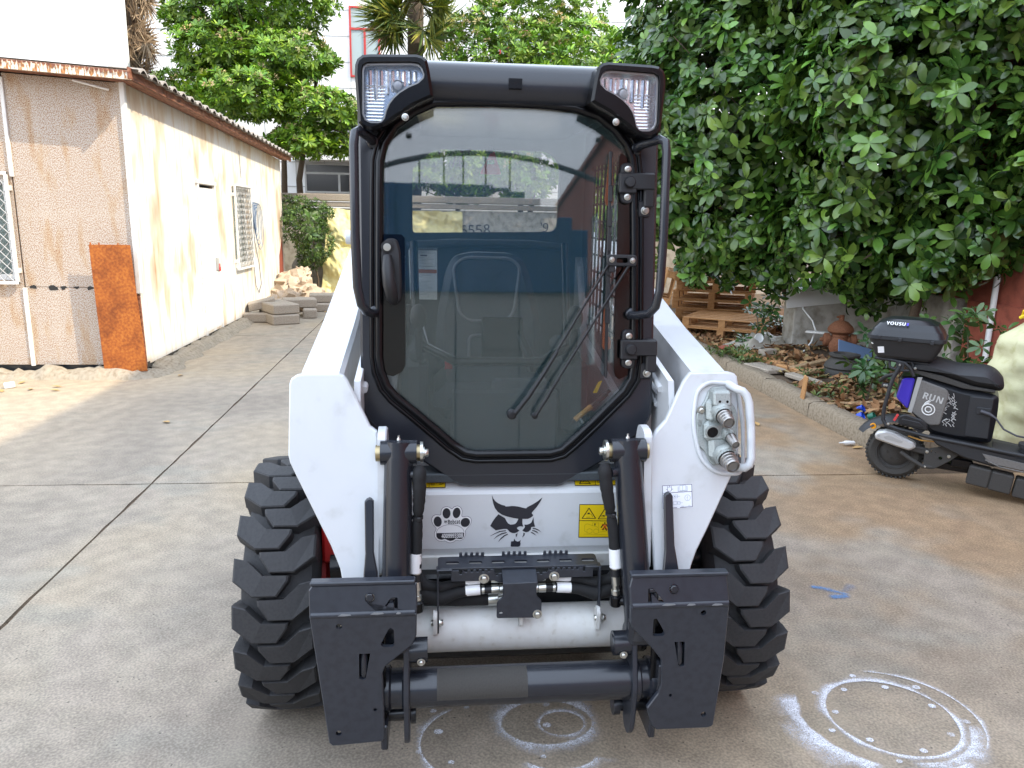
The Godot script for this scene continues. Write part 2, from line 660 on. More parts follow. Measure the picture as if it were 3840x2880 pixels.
	tri(mat("wood_pallet", lin(0.44, 0.24, 0.10), 0.8), Vector3(2.5, 9, 2.5), ntex(55, 0.02, [[0.0, lin(0.5, 0.42, 0.35)], [0.5, lin(0.95, 0.9, 0.85)], [1.0, lin(1.25, 1.2, 1.1)]], 512, 5), fine, 0.2)
	tri(mat("wood_old", lin(0.36, 0.24, 0.13), 0.85), Vector3(3, 3, 3), ntex(56, 0.02, [[0.0, lin(0.45, 0.42, 0.4)], [0.5, lin(0.95, 0.92, 0.88)], [1.0, lin(1.35, 1.3, 1.2)]], 512, 5), fine, 0.4)
	tri(mat("hydrant_rust", lin(1, 1, 1), 0.8), Vector3(5, 5, 5), ntex(57, 0.03, [[0.0, lin(0.05, 0.02, 0.012)], [0.5, lin(0.19, 0.07, 0.03)], [1.0, lin(0.36, 0.17, 0.08)]], 512, 5), fine, 0.6)
	tri(mat("bark", lin(0.13, 0.095, 0.065), 0.95), Vector3(5, 1.5, 5), ntex(58, 0.04, [[0.0, lin(0.4, 0.4, 0.4)], [0.5, lin(0.95, 0.95, 0.95)], [1.0, lin(1.5, 1.45, 1.4)]], 512, 5), fine, 1.0)
	for e in [["leaf_big", lin(1, 1, 1), 0.25], ["leaf_bright", lin(1, 1, 1), 0.5], ["leaf_dry", lin(1, 1, 1), 0.85], ["palm_leaf", lin(1, 1, 1), 0.5]]:
		var l := mat(e[0], e[1], e[2])
		l.vertex_color_use_as_albedo = true
		if e[0] != "leaf_dry":
			l.backlight_enabled = true
			l.backlight = Color(0.5, 0.62, 0.25) * 0.8
	tri(mat("sack_weave", lin(0.56, 0.54, 0.33), 0.7), Vector3(1.2, 1.2, 1.2), ntex(59, 0.02, [[0.0, lin(0.75, 0.75, 0.6)], [0.5, lin(1, 1, 1)], [1.0, lin(1.15, 1.15, 1.3)]], 512, 5), bump(60, 0.25, 3.0, 512, 2), 0.3)
	var pl := mat("plastic_film", Color(0.75, 0.72, 0.66, 0.75), 0.35)
	pl.transparency = BaseMaterial3D.TRANSPARENCY_ALPHA
	mat("scooter_black", lin(0.012, 0.013, 0.016), 0.3)
	tri(mat("scooter_plastic", lin(0.022, 0.023, 0.026), 0.55), Vector3(4, 4, 4), grit, fine, 0.15)
	tri(mat("scooter_dusty", lin(0.05, 0.047, 0.043), 0.75), Vector3(4, 4, 4), grit, fine, 0.3)
	mat("scooter_purple", lin(0.055, 0.035, 0.42), 0.2)
	tri(mat("scooter_grey", lin(0.17, 0.16, 0.15), 0.45), Vector3(3, 3, 3), grit, soft, 0.1)
	mat("silver_plastic", lin(0.55, 0.55, 0.54), 0.35, 0.3)
	mat("amber", lin(0.75, 0.3, 0.01), 0.3)
	mat("bottle_blue", lin(0.01, 0.06, 0.5), 0.3)
	mat("bottle_green", lin(0.01, 0.13, 0.08), 0.3)
	tri(mat("faded_blue_paint", lin(0.13, 0.21, 0.32), 0.8), Vector3(8, 8, 8), grit, null)
	mat("white_plastic", lin(0.75, 0.75, 0.73), 0.4)


# broad streaks laid over a material's fine pattern
func rust_streaks(m: StandardMaterial3D, seed_at: int, s: Vector3, ramp: Array) -> void:
	m.detail_enabled = true
	m.detail_blend_mode = BaseMaterial3D.BLEND_MODE_MUL
	m.detail_uv_layer = BaseMaterial3D.DETAIL_UV_2
	m.uv2_triplanar = true
	m.uv2_world_triplanar = true
	m.uv2_scale = s
	m.detail_albedo = ntex(seed_at, 0.012, ramp, 512, 5)


const FLOOR := Basis(Vector3(1, 0, 0), Vector3(0, 0, -1), Vector3(0, 1, 0))
const SIDE := Basis(Vector3(0, 0, -1), Vector3(0, 1, 0), Vector3(1, 0, 0))
const WEST := Basis(Vector3(0, 0, 1), Vector3(0, 1, 0), Vector3(-1, 0, 0))


func ground() -> void:
	var base := MB.new()
	base.xf = Transform3D(FLOOR, Vector3())
	base.ext(rect(-200, -200, 200, 200), -0.2, -0.010)
	struct("ground", base, M["soil"])
	# colour of the concrete: fine speckle times broad stains
	var m := mat("yard_concrete", lin(1, 1, 1), 0.78)
	var sp := FastNoiseLite.new()
	sp.seed = 5
	sp.frequency = 0.16
	sp.fractal_octaves = 4
	var a := sp.get_seamless_image(1024, 1024)
	var s2 := FastNoiseLite.new()
	s2.seed = 6
	s2.frequency = 0.045
	s2.noise_type = FastNoiseLite.TYPE_CELLULAR
	var b := s2.get_seamless_image(1024, 1024)
	var s3 := FastNoiseLite.new()
	s3.seed = 8
	s3.frequency = 0.012
	s3.fractal_octaves = 5
	var c := s3.get_seamless_image(1024, 1024)
	a.convert(Image.FORMAT_L8)
	b.convert(Image.FORMAT_L8)
	c.convert(Image.FORMAT_L8)
	var da := a.get_data()
	var db := b.get_data()
	var dc := c.get_data()
	var px := PackedByteArray()
	px.resize(1024 * 1024 * 3)
	for i in 1024 * 1024:
		var h := 0.86 + 0.32 * (da[i] / 255.0 - 0.5) + 0.16 * (dc[i] / 255.0 - 0.5)
		if db[i] < 34 and dc[i] > 120:
			h *= 0.62
		elif da[i] > 205:
			h += 0.12
		var k := clampf(h, 0.1, 1.0)
		px[i * 3] = int(k * 236.0)
		px[i * 3 + 1] = int(k * 226.0)
		px[i * 3 + 2] = int(k * 211.0)
	m.albedo_texture = ImageTexture.create_from_image(Image.create_from_data(1024, 1024, false, Image.FORMAT_RGB8, px))
	m.normal_enabled = true
	m.normal_texture = bump(61, 0.1, 4.0, 1024, 5)
	m.normal_scale = 0.12
	# broad stains: rust towards the kerb, a paler tone to the left, oil greys and a breath of blue
	var w1 := FastNoiseLite.new()
	w1.seed = 9
	w1.frequency = 0.32
	w1.fractal_octaves = 5
	var w2 := FastNoiseLite.new()
	w2.seed = 10
	w2.frequency = 0.9
	w2.fractal_octaves = 4
	var im := Image.create(768, 768, false, Image.FORMAT_RGB8)
	for y in 768:
		for x in 768:
			var wx := x / 768.0 * 28.0 - 14.0
			var wz := y / 768.0 * 28.0 - 18.0
			var n := w1.get_noise_2d(wx, wz * 0.8)
			var n2 := w2.get_noise_2d(wx, wz)
			var col := Color(0.715, 0.69, 0.655)
			col = col.lerp(Color(0.755, 0.715, 0.65), smoothstep(-0.1, 0.4, n))
			col = col.lerp(Color(0.64, 0.62, 0.595), smoothstep(0.05, 0.45, -n + n2 * 0.5) * 0.8)
			var rust := smoothstep(0.9, 2.2, wx) * smoothstep(0.9, -1.2, wz) * smoothstep(-0.25, 0.3, n2 + n * 0.7 + 0.12)
			rust = maxf(rust * 0.85, smoothstep(2.3, 2.95, wx) * 0.75)
			col = col.lerp(Color(0.70, 0.585, 0.455), rust * 0.85)
			col = col.lerp(Color(0.63, 0.655, 0.65), smoothstep(0.28, 0.5, w2.get_noise_2d(wx * 0.8 + 40.0, wz * 1.4)) * 0.3 * smoothstep(0.5, 1.6, absf(wx)))
			col = col.lerp(Color(0.84, 0.79, 0.71), smoothstep(-2.2, -3.6, wx) * 0.55)
			im.set_pixel(x, y, col)
	m.detail_enabled = true
	m.detail_blend_mode = BaseMaterial3D.BLEND_MODE_MUL
	m.detail_uv_layer = BaseMaterial3D.DETAIL_UV_2
	m.detail_albedo = ImageTexture.create_from_image(im)
	m.albedo_color = Color(1.0, 1.0, 1.0)
	# slabs with open joints
	var yard := thing("concrete_yard", "", "", Vector3())
	yard.set_meta("kind", "structure")
	var xs := [[-13.0, -6.1], [-6.1, -2.06], [-2.06, 3.02], [3.03, 5.45]]
	var zs := [[-14.1, -8.3], [-8.3, -2.17], [-2.17, 4.0], [4.0, 9.5]]
	for ex in xs:
		for ez in zs:
			if ex[0] > 3.0 and ez[0] < -8.0:
				continue
			if ex[0] > 3.0 and ez[0] < -3.0:
				ez = [-2.66, -2.17]
			elif ex[0] > 3.0:
				continue
			elif ex[1] > 3.0 and ez[0] > -3.0:
				ex = [-2.06, 5.45]
			var sb := MB.new()
			sb.planar = 0.5
			sb.xf = Transform3D(FLOOR, Vector3())
			var poly := PackedVector2Array()
			var x0: float = ex[0] + 0.006
			var x1: float = ex[1] - 0.006
			var z0: float = ez[0] + 0.006
			var z1: float = ez[1] - 0.006
			var run := [Vector2(x0, -z1), Vector2(x1, -z1), Vector2(x1, -z0), Vector2(x0, -z0)]
			for e in 4:
				var p: Vector2 = run[e]
				var to: Vector2 = run[(e + 1) % 4]
				var nn := int(p.distance_to(to) / 0.11)
				for k in nn:
					var r := p.lerp(to, float(k) / nn)
					var inn := (to - p).normalized().orthogonal()
					r -= inn * (maxf(0.0, lump.get_noise_2d(r.x * 2.2, r.y * 2.2 + e * 9.0)) * 0.016 if k > 0 else 0.0)
					# the lengthwise joint drifts a little
					r.x -= 0.011 * r.y * clampf(1.0 - absf(r.x + 2.06) / 1.6, 0.0, 1.0) - 0.04 * clampf(1.0 - absf(r.x + 2.06) / 1.6, 0.0, 1.0)
					poly.append(r)
			sb.ext(poly, -0.12, 0.0)
			part(yard, "slab", sb, m)
	# kerb stones along the bed
	var kerb := thing("kerb", "", "", Vector3())
	kerb.set_meta("kind", "structure")
	var z := -2.72
	var j := 0
	while j < 14:
		var kb := MB.new()
		var len := 0.98
		kb.xf = Transform3D(Basis(Vector3(0, 0, -1), Vector3(-1, 0, 0), Vector3(0, 1, 0)), Vector3(3.0, 0.0, z))
		if j >= 12:
			kb.xf = Transform3D(Basis(Vector3(1, 0, 0), Vector3(0, 0, -1), Vector3(0, 1, 0)), Vector3(3.16 + 0.98 * (j - 12), 0.0, -2.72))
		var pr := PackedVector2Array()
		var prof := [[-0.155, -0.06], [-0.155, 0.12], [-0.13, 0.148], [-0.02, 0.15], [0.02, 0.128], [0.028, 0.0], [0.03, -0.06]]
		kb.sm()
		var nn := 9
		for k in nn:
			var s0 := 0.008 + len * k / nn
			var s1 := 0.008 + len * (k + 1) / nn - (0.012 if k == nn - 1 else 0.0)
			for e in prof.size() - 1:
				var pts := []
				for w in [[s0, e], [s1, e], [s1, e + 1], [s0, e + 1]]:
					var q: Array = prof[w[1]]
					var endk: bool = (w[0] < 0.02 or w[0] > len - 0.01)
					var jit := lump.get_noise_3d(w[0] * 7.0 + j * 3.1, q[0] * 20.0, q[1] * 20.0) * 0.012
					var ee := 0.012 if endk and q[1] > 0.1 else 0.0
					pts.append(Vector3(w[0], q[0] + jit, q[1] + jit - ee))
				kb.fan(pts, Vector3(0, signf(prof[e][0] + prof[e + 1][0]), 0.6 if prof[e + 1][1] > 0.1 else 0.0))
		kb.fl()
		for s in [0.008, 0.976]:
			var endp := []
			for e in prof:
				endp.append(Vector3(s, e[0], e[1] - (0.012 if e[1] > 0.1 else 0.0)))
			kb.fan(endp, Vector3(-1 if s < 0.5 else 1, 0, 0))
		part(kerb, "kerb_stone", kb, M["kerb_concrete"])
		z -= len
		j += 1
	var bed := MB.new()
	bed.sm()
	var nx := 30
	var nz := 70
	for ix in nx:
		for iz in nz:
			var pts := []
			for e in [[0, 0], [1, 0], [1, 1], [0, 1]]:
				var px2 := 3.14 + 9.0 * pow((ix + e[0]) / float(nx), 1.6)
				var pz: float = -2.86 - 12.0 * (iz + e[1]) / nz
				pts.append(Vector3(px2, bed_y(px2, pz), pz))
			bed.fan(pts, Vector3.UP)
	struct("planting_bed_soil", bed, M["soil"])


func bed_y(x: float, z: float) -> float:
	return 0.09 + 0.035 * lump.get_noise_2d(x * 1.1, z * 1.1) + 0.02 * lump.get_noise_2d(x * 4.0, z * 4.0) + 0.03 * smoothstep(3.4, 4.6, x)


func eave(z: float) -> float:
	return lerpf(2.88, 2.70, (-5.6 - z) / 7.3)


# crossing wire bars in a frame w wide and h high
func lattice(m: MB, x0: float, y0: float, w: float, h: float, step: float, r: float, slope := 1.0, z := 0.0) -> void:
	for s in [-1, 1]:
		var n := int((w * slope + h) / step) + 1
		for i in n:
			var d := (i + 0.5) * step
			# the line y = y0 + d - slope * (x - x0), clipped to the frame
			var xa := maxf(0.0, (d - h) / slope)
			var xb := minf(w, d / slope)
			if xb - xa < 0.02:
				continue
			var pa := Vector3(x0 + (xa if s > 0 else w - xa), y0 + d - slope * xa, z + 0.004 * s)
			var pb := Vector3(x0 + (xb if s > 0 else w - xb), y0 + d - slope * xb, z + 0.004 * s)
			m.cyl(pa, pb, r, -1.0, 5)


func site_cabin() -> void:
	var o := thing("site_cabin", "low cream panel cabin with rusty speckled front and barred windows", "cabin", Vector3(-3.31, 0, -5.6))
	# front wall: two panels, split at the white strip, window cut out of the left one
	var zf := -5.6
	var m := world(o)
	m.xf = m.xf * Transform3D(Basis(), Vector3(0, 0, zf))
	m.ext(pp("-3.315,0.1 -4.405,0.1 -4.405,0.895 -3.315,0.895"), -0.05, 0.0, 0.002)
	part(o, "wall_panel", m, M["rust_speckled_panel"])
	m = world(o)
	m.xf = m.xf * Transform3D(Basis(), Vector3(0, 0, zf))
	m.ext(pp("-3.315,0.9 -4.405,0.9 -4.405,2.93 -3.315,2.87"), -0.05, 0.0, 0.002)
	part(o, "wall_panel", m, M["rust_speckled_panel"])
	m = world(o)
	m.xf = m.xf * Transform3D(Basis(), Vector3(0, 0, zf))
	m.ext(pp("-4.42,0.1 -8.6,0.1 -8.6,3.15 -4.42,2.93"), -0.05, 0.0, 0.002, [rect(-5.95, 0.96, -4.47, 1.98)])
	part(o, "wall_panel", m, M["rust_speckled_panel"])
	for e in [[0.49, 0.80], [2.43, 0.92]]:
		m = world(o)
		m.box(Vector3(-4.41, e[0], zf + 0.008), Vector3(0.037, e[1], 0.024), 0.004)
		part(o, "cover_strip", m, M["white_trim"])
	# torn holes along the seam
	m = world(o)
	for e in [[-4.33, 0.05], [-4.14, 0.075], [-4.04, 0.05], [-3.92, 0.045], [-3.78, 0.06]]:
		var pl := PackedVector2Array()
		for k in 9:
			var a := TAU * k / 9.0
			var r: float = e[1] * (0.35 + 0.5 * rng.randf())
			pl.append(Vector2(e[0] + cos(a) * r, 0.895 + sin(a) * r * 0.6))
		m = world(o)
		m.xf = o.transform.affine_inverse() * Transform3D(Basis(), Vector3(0, 0, zf))
		m.ext(pl, 0.001, 0.004)
		part(o, "torn_hole", m, M["window_dark"])
	# side wall: panels with open seams, door and window set in
	var zs := [5.6, 6.55, 7.68, 8.52, 9.32, 10.42, 11.3, 12.15, 12.95]
	for i in 8:
		var a: float = zs[i] + 0.003
		var b: float = zs[i + 1] - 0.003
		m = world(o)
		m.xf = m.xf * Transform3D(SIDE, Vector3(-3.31, 0, 0))
		var poly := PackedVector2Array([Vector2(a, 0.09), Vector2(b, 0.09), Vector2(b, eave(-b)), Vector2(a, eave(-a))])
		var holes := []
		if i == 2:
			holes = [rect(7.74, 0.12, 8.46, 2.02)]
		if i == 4:
			holes = [rect(9.43, 0.86, 10.34, 2.06)]
		m.ext(poly, -0.06, 0.0, 0.002, holes)
		part(o, "wall_panel", m, M["cream_panel"], "salmon coloured end panel" if i == 7 else "")
	m = world(o)
	m.xf = m.xf * Transform3D(SIDE, Vector3(-3.31, 0, 0))
	m.ext(pp("12.5,0.1 12.94,0.1 12.94,1.25 12.6,0.9"), 0.001, 0.004)
	part(o, "bare_patch", m, M["red_wall"])
	m = world(o)
	m.box(Vector3(-3.305, 1.86, -5.595), Vector3(0.05, 2.04, 0.05), 0.006)
	part(o, "corner_strip", m, M["white_trim"])
	m = world(o)
	m.box(Vector3(-3.313, 0.45, -5.6), Vector3(0.03, 0.76, 0.03), 0.004, Basis(Vector3.BACK, 0.02))
	part(o, "corner_post", m, M["rust_trim"])
	m = world(o)
	m.box(Vector3(-3.4, 1.4, -12.98), Vector3(0.2, 2.6, 0.05), 0.004)
	m.box(Vector3(-6.0, 1.4, -12.98), Vector3(5.0, 2.6, 0.05), 0.004)
	m.box(Vector3(-8.62, 1.5, -9.3), Vector3(0.05, 3.0, 7.3), 0.004)
	part(o, "back_wall", m, M["cream_panel"])
	# door
	m = world(o)
	m.box(Vector3(-3.325, 1.05, -8.1), Vector3(0.035, 1.86, 0.70), 0.004)
	var door := part(o, "door", m, M["white_trim"], "white steel door with padlocked hasp")
	m = world(o)
	for e in [[-7.73, 0.05], [-8.47, 0.05]]:
		m.box(Vector3(-3.303, 1.06, e[0]), Vector3(0.04, 1.95, e[1]), 0.004)
	m.box(Vector3(-3.303, 2.05, -8.1), Vector3(0.05, 0.05, 0.84), 0.004)
	part(o, "door_frame", m, M["white_trim"])
	m = world(o)
	m.box(Vector3(-3.298, 0.98, -8.42), Vector3(0.018, 0.17, 0.12), 0.003)
	part(door, "hasp", m, M["metal_grey"])
	m = world(o)
	m.box(Vector3(-3.283, 0.91, -8.46), Vector3(0.02, 0.06, 0.045), 0.006)
	m.tube([Vector3(-3.283, 0.93, -8.475), Vector3(-3.283, 0.975, -8.472), Vector3(-3.283, 0.985, -8.46), Vector3(-3.283, 0.975, -8.447), Vector3(-3.283, 0.93, -8.445)], 0.005, 6)
	part(door, "padlock", m, M["red_plastic"])
	# side window
	cabin_window(o, SIDE, Vector3(-3.31, 0, 0), 9.43, 0.86, 0.91, 1.2, 0.105, 1.7, "white framed side window behind a lattice of bars")
	cabin_window(o, Basis(), Vector3(0, 0, zf), -5.95, 0.96, 1.48, 1.02, 0.1, 1.05, "front window with pale curtain behind diamond wire")
	# roof: corrugated sheet, fascia boards
	m = world(o)
	m.sm()
	var n := 150
	for i in n:
		for k in 4:
			var pts := []
			for e in [[0, 0], [1, 0], [1, 1], [0, 1]]:
				var z: float = -5.345 - 7.85 * (i + e[0]) / n
				var x: float = -3.06 - 1.45 * (k + e[1])
				var ph: float = (-5.22 - z) / 0.29
				var wv: float = 0.014 * sin(ph * TAU) + 0.02 * (ph - floor(ph))
				pts.append(Vector3(x, eave(z) + 0.058 + 0.055 * (-3.06 - x) + wv, z))
			m.fan(pts, Vector3.UP)
			for w in 4:
				pts[w] = pts[w] - Vector3(0, 0.012, 0)
			m.fan(pts, Vector3.DOWN)
	var roof := part(o, "roof", m, M["roof_sheet"])
	for i in 26:
		m = world(o)
		var z := -5.36 - 0.29 * i
		m.sm()
		var arc := []
		for k in 6:
			var u := float(k) / 5.0
			arc.append(Vector3(0, 0.05 * sin(u * PI), -0.2 * u))
		for k in 5:
			var c := Vector3(-3.045, eave(z) + 0.050, z)
			m.fan([c + arc[k], c + arc[k + 1], c + arc[k + 1] + Vector3(-0.3, 0.02, 0), c + arc[k] + Vector3(-0.3, 0.02, 0)], Vector3.UP)
			m.fan([c + arc[k], c + arc[k + 1], c + arc[k + 1] - Vector3(0, 0.02, 0), c + arc[k] - Vector3(0, 0.02, 0)], Vector3.RIGHT)
		part(roof, "tile", m, M["roof_sheet"])
	m = world(o)
	for i in 8:
		var z0 := -5.3 - 0.985 * i
		var z1 := z0 - 0.975
		m.xf = o.transform.affine_inverse() * Transform3D(SIDE, Vector3(-3.12, 0, 0))
		m.ext(PackedVector2Array([Vector2(-z0, eave(z0) - 0.02), Vector2(-z1, eave(z1) - 0.02), Vector2(-z1, eave(z1) + 0.085), Vector2(-z0, eave(z0) + 0.085)]), -0.02, 0.002 * (i % 2), 0.003)
	part(o, "side_fascia", m, M["rust_trim"])
	m = world(o)
	m.xf = o.transform.affine_inverse() * Transform3D(Basis(), Vector3(0, 0, -5.325))
	m.ext(pp("-3.122,2.862 -3.122,2.943 -4.3,3.012 -8.7,3.28 -8.7,3.19 -4.3,2.925"), -0.02, 0.0, 0.003)
	part(o, "front_fascia", m, M["fascia_white_rust"])
	m = world(o)
	m.xf = o.transform.affine_inverse() * Transform3D(Basis(), Vector3(0, 0, -5.312))
	for i in 60:
		var x := -3.14 - i * 0.042
		var top := 2.943 + (-3.122 - x) * 0.0585
		var d := 0.016 + 0.05 * absf(lump.get_noise_1d(x * 30.0)) * (1.4 if x > -3.5 else 1.0)
		m.ext(PackedVector2Array([Vector2(x, top - 0.003), Vector2(x - 0.044, top), Vector2(x - 0.034, top - d), Vector2(x - 0.012, top - d * 0.8)]), 0.0, 0.0015)
	part(o, "rust_runs", m, M["rust_trim"])
	m = world(o)
	m.xf = o.transform.affine_inverse()
	m.q(Vector3(-3.14, 2.862, -5.33), Vector3(-3.3, 2.874, -5.6), Vector3(-3.3, eave(-13.1), -13.1), Vector3(-3.14, eave(-13.1) - 0.01, -13.1))
	m.q(Vector3(-3.2, 2.868, -5.33), Vector3(-8.7, 3.19, -5.33), Vector3(-8.7, 3.19, -5.6), Vector3(-3.2, 2.872, -5.6))
	part(o, "soffit", m, M["rust_trim"])
	m = world(o)
	m.cyl(Vector3(-3.42, 2.80, -5.565), Vector3(-3.72, 2.87, -5.5), 0.012, -1.0, 8)
	part(o, "conduit", m, M["white_trim"])
	# cable loops hanging from the side window
	m = world(o)
	for k in 6:
		var loop := []
		for i in 16:
			var a := TAU * i / 16.0
			loop.append(Vector3(-3.29 + 0.01 * k, 1.88 - 0.22 - 0.04 * k + cos(a) * (0.2 + 0.035 * k), -10.62 - sin(a) * (0.12 + 0.03 * k) - 0.03 * k))
		m.tube(loop, 0.005, 5, true)
	part(o, "cable_coil", m, M["wire_blue"])
	m = world(o)
	m.tube([Vector3(-3.295, 1.7, -10.55), Vector3(-3.295, 1.2, -10.62), Vector3(-3.295, 0.85, -10.85), Vector3(-3.295, 0.5, -10.95), Vector3(-3.295, 0.36, -10.75), Vector3(-3.295, 0.5, -10.55), Vector3(-3.295, 0.9, -10.47)], 0.005, 5)
	part(o, "loose_cable", m, M["wire"])
	m = world(o)
	m.tube([Vector3(-3.295, 2.6, -9.9), Vector3(-3.295, 2.2, -9.95)], 0.004, 5)
	part(o, "loose_cable", m, M["wire"])
	# lumpy mortar along the foot
	m = world(o)
	m.sm()
	var line := [Vector3(-8.6, 0, -5.5), Vector3(-4.6, 0, -5.43), Vector3(-3.7, 0, -5.43), Vector3(-3.22, 0, -5.45), Vector3(-3.16, 0, -5.62), Vector3(-3.22, 0, -6.2), Vector3(-3.24, 0, -7.6), Vector3(-3.26, 0, -9.0), Vector3(-3.26, 0, -12.9)]
	var pts2 := []
	for i in line.size() - 1:
		var nn := maxi(2, int(line[i].distance_to(line[i + 1]) / 0.05))
		for k in nn:
			pts2.append(line[i].lerp(line[i + 1], float(k) / nn))
	var inward := Vector3(-0.55, 0, -0.75)
	for i in pts2.size() - 1:
		var row := []
		for e in [0, 1]:
			var p: Vector3 = pts2[i + e]
			var h := 0.075 + 0.06 * lump.get_noise_2d(p.x * 3.0 + 7.0, p.z * 3.0) + 0.035 * lump.get_noise_2d(p.x * 11.0, p.z * 11.0)
			h = maxf(0.02, h)
			var wv := 0.09 + 0.09 * lump.get_noise_2d(p.x * 2.0, p.z * 2.0 + 30.0)
			var out := Vector3(0.4, 0, 1.0).normalized() if p.x < -3.3 else (Vector3(1, 0, 0.5).normalized() if p.z > -5.7 else Vector3(1, 0, 0))
			row.append([p + out * (wv + 0.05) + Vector3(0, -0.01, 0), p + out * wv + Vector3(0, h * 0.55, 0), p + out * wv * 0.3 + Vector3(0, h, 0), p - out * 0.14 + Vector3(0, h * 0.95, 0)])
		for k in 3:
			m.fan([row[0][k], row[1][k], row[1][k + 1], row[0][k + 1]], Vector3(0.5, 1, 0.5))
	part(o, "mortar_footing", m, M["rough_mortar"])
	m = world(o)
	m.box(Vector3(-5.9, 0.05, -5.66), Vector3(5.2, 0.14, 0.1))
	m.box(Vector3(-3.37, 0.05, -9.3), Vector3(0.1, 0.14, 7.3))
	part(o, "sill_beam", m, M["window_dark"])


func cabin_window(o: Node3D, b: Basis, at: Vector3, x: float, y: float, w: float, h: float, step: float, slope: float, label: String) -> void:
	var t := o.transform.affine_inverse() * Transform3D(b, at)
	var m := MB.new()
	m.xf = t
	m.ext(rect(x, y, x + w, y + h), -0.055, -0.035, 0.003, [rect(x + 0.06, y + 0.06, x + w * 0.5 - 0.02, y + h - 0.06), rect(x + w * 0.5 + 0.02, y + 0.06, x + w - 0.06, y + h - 0.06)])
	var win := part(o, "window", m, M["white_trim"], label)
	m = MB.new()
	m.xf = t
	m.box(Vector3(x + w * 0.5, y + h * 0.5, -0.048), Vector3(w - 0.1, h - 0.1, 0.004))
	part(win, "pane", m, M["door_glass"])
	m = MB.new()
	m.xf = t
	m.sm()
	var n := 40
	for i in n:
		var a := x + w * i / n
		var c := x + w * (i + 1) / n
		var za := -0.1 + 0.012 * sin(i * 1.3) + 0.01 * sin(i * 0.47)
		var zc := -0.1 + 0.012 * sin((i + 1) * 1.3) + 0.01 * sin((i + 1) * 0.47)
		m.q(Vector3(a, y, za), Vector3(c, y, zc), Vector3(c, y + h, zc), Vector3(a, y + h, za))
	part(win, "curtain", m, M["curtain"])
	m = MB.new()
	m.xf = t
	for e in [[x - 0.02, y + h * 0.5, 0.03, h + 0.07], [x + w + 0.02, y + h * 0.5, 0.03, h + 0.07]]:
		m.box(Vector3(e[0], e[1], 0.045), Vector3(e[2], e[3], 0.03), 0.003)
	m.box(Vector3(x + w * 0.5, y - 0.02, 0.045), Vector3(w + 0.07, 0.03, 0.034), 0.003)
	m.box(Vector3(x + w * 0.5, y + h + 0.02, 0.045), Vector3(w + 0.07, 0.03, 0.034), 0.003)
	for e in [[x - 0.02, y + 0.1], [x + w + 0.02, y + 0.1], [x - 0.02, y + h - 0.12], [x + w + 0.02, y + h - 0.12]]:
		m.box(Vector3(e[0], e[1], 0.02), Vector3(0.05, 0.05, 0.06), 0.004)
	var gr := part(win, "grille_frame", m, M["white_trim"])
	m = MB.new()
	m.xf = t
	lattice(m, x - 0.01, y - 0.01, w + 0.02, h + 0.02, step * slope * 0.9, 0.005, slope, 0.045)
	part(win, "grille", m, M["metal_grey"])


func yard_walls() -> void:
	var o := thing("compound_wall", "grey plastered boundary wall with scribbled numbers behind the loader", "wall", Vector3(0, 0, -14.2))
	var m := world(o)
	m.box(Vector3(0.5, 0.9, -14.3), Vector3(18, 1.84, 0.2), 0.01)
	part(o, "wall_face", m, M["plaster"])
	m = world(o)
	m.box(Vector3(0.5, 1.90, -14.28), Vector3(18, 0.1, 0.3), 0.012)
	m.box(Vector3(0.5, 2.04, -14.28), Vector3(18, 0.14, 0.36), 0.012)
	part(o, "coping", m, M["concrete_block"])
	var f := SystemFont.new()
	f.font_names = PackedStringArray(["Droid Sans"])
	for e in [["5558", 0.52, 1.42, 0.3, 0.05], ["'9", 2.02, 1.5, 0.26, -0.1], ["7 a' 7 3 5 5 1", 1.35, 1.16, 0.24, 0.04]]:
		var tm := text(e[0], f, e[3], 0.006)
		var i := put(o, "scribble", tm, M["ink"])
		i.position = Vector3(e[1], e[2], 0.005)
		i.rotation.z = e[4]
		i.rotation.x = 0.0


func text(s: String, f: Font, size: float, depth: float) -> TextMesh:
	var tm := TextMesh.new()
	tm.text = s
	tm.font = f
	tm.font_size = 64
	tm.pixel_size = size / 64.0
	tm.depth = depth
	tm.curve_step = 2.0
	return tm


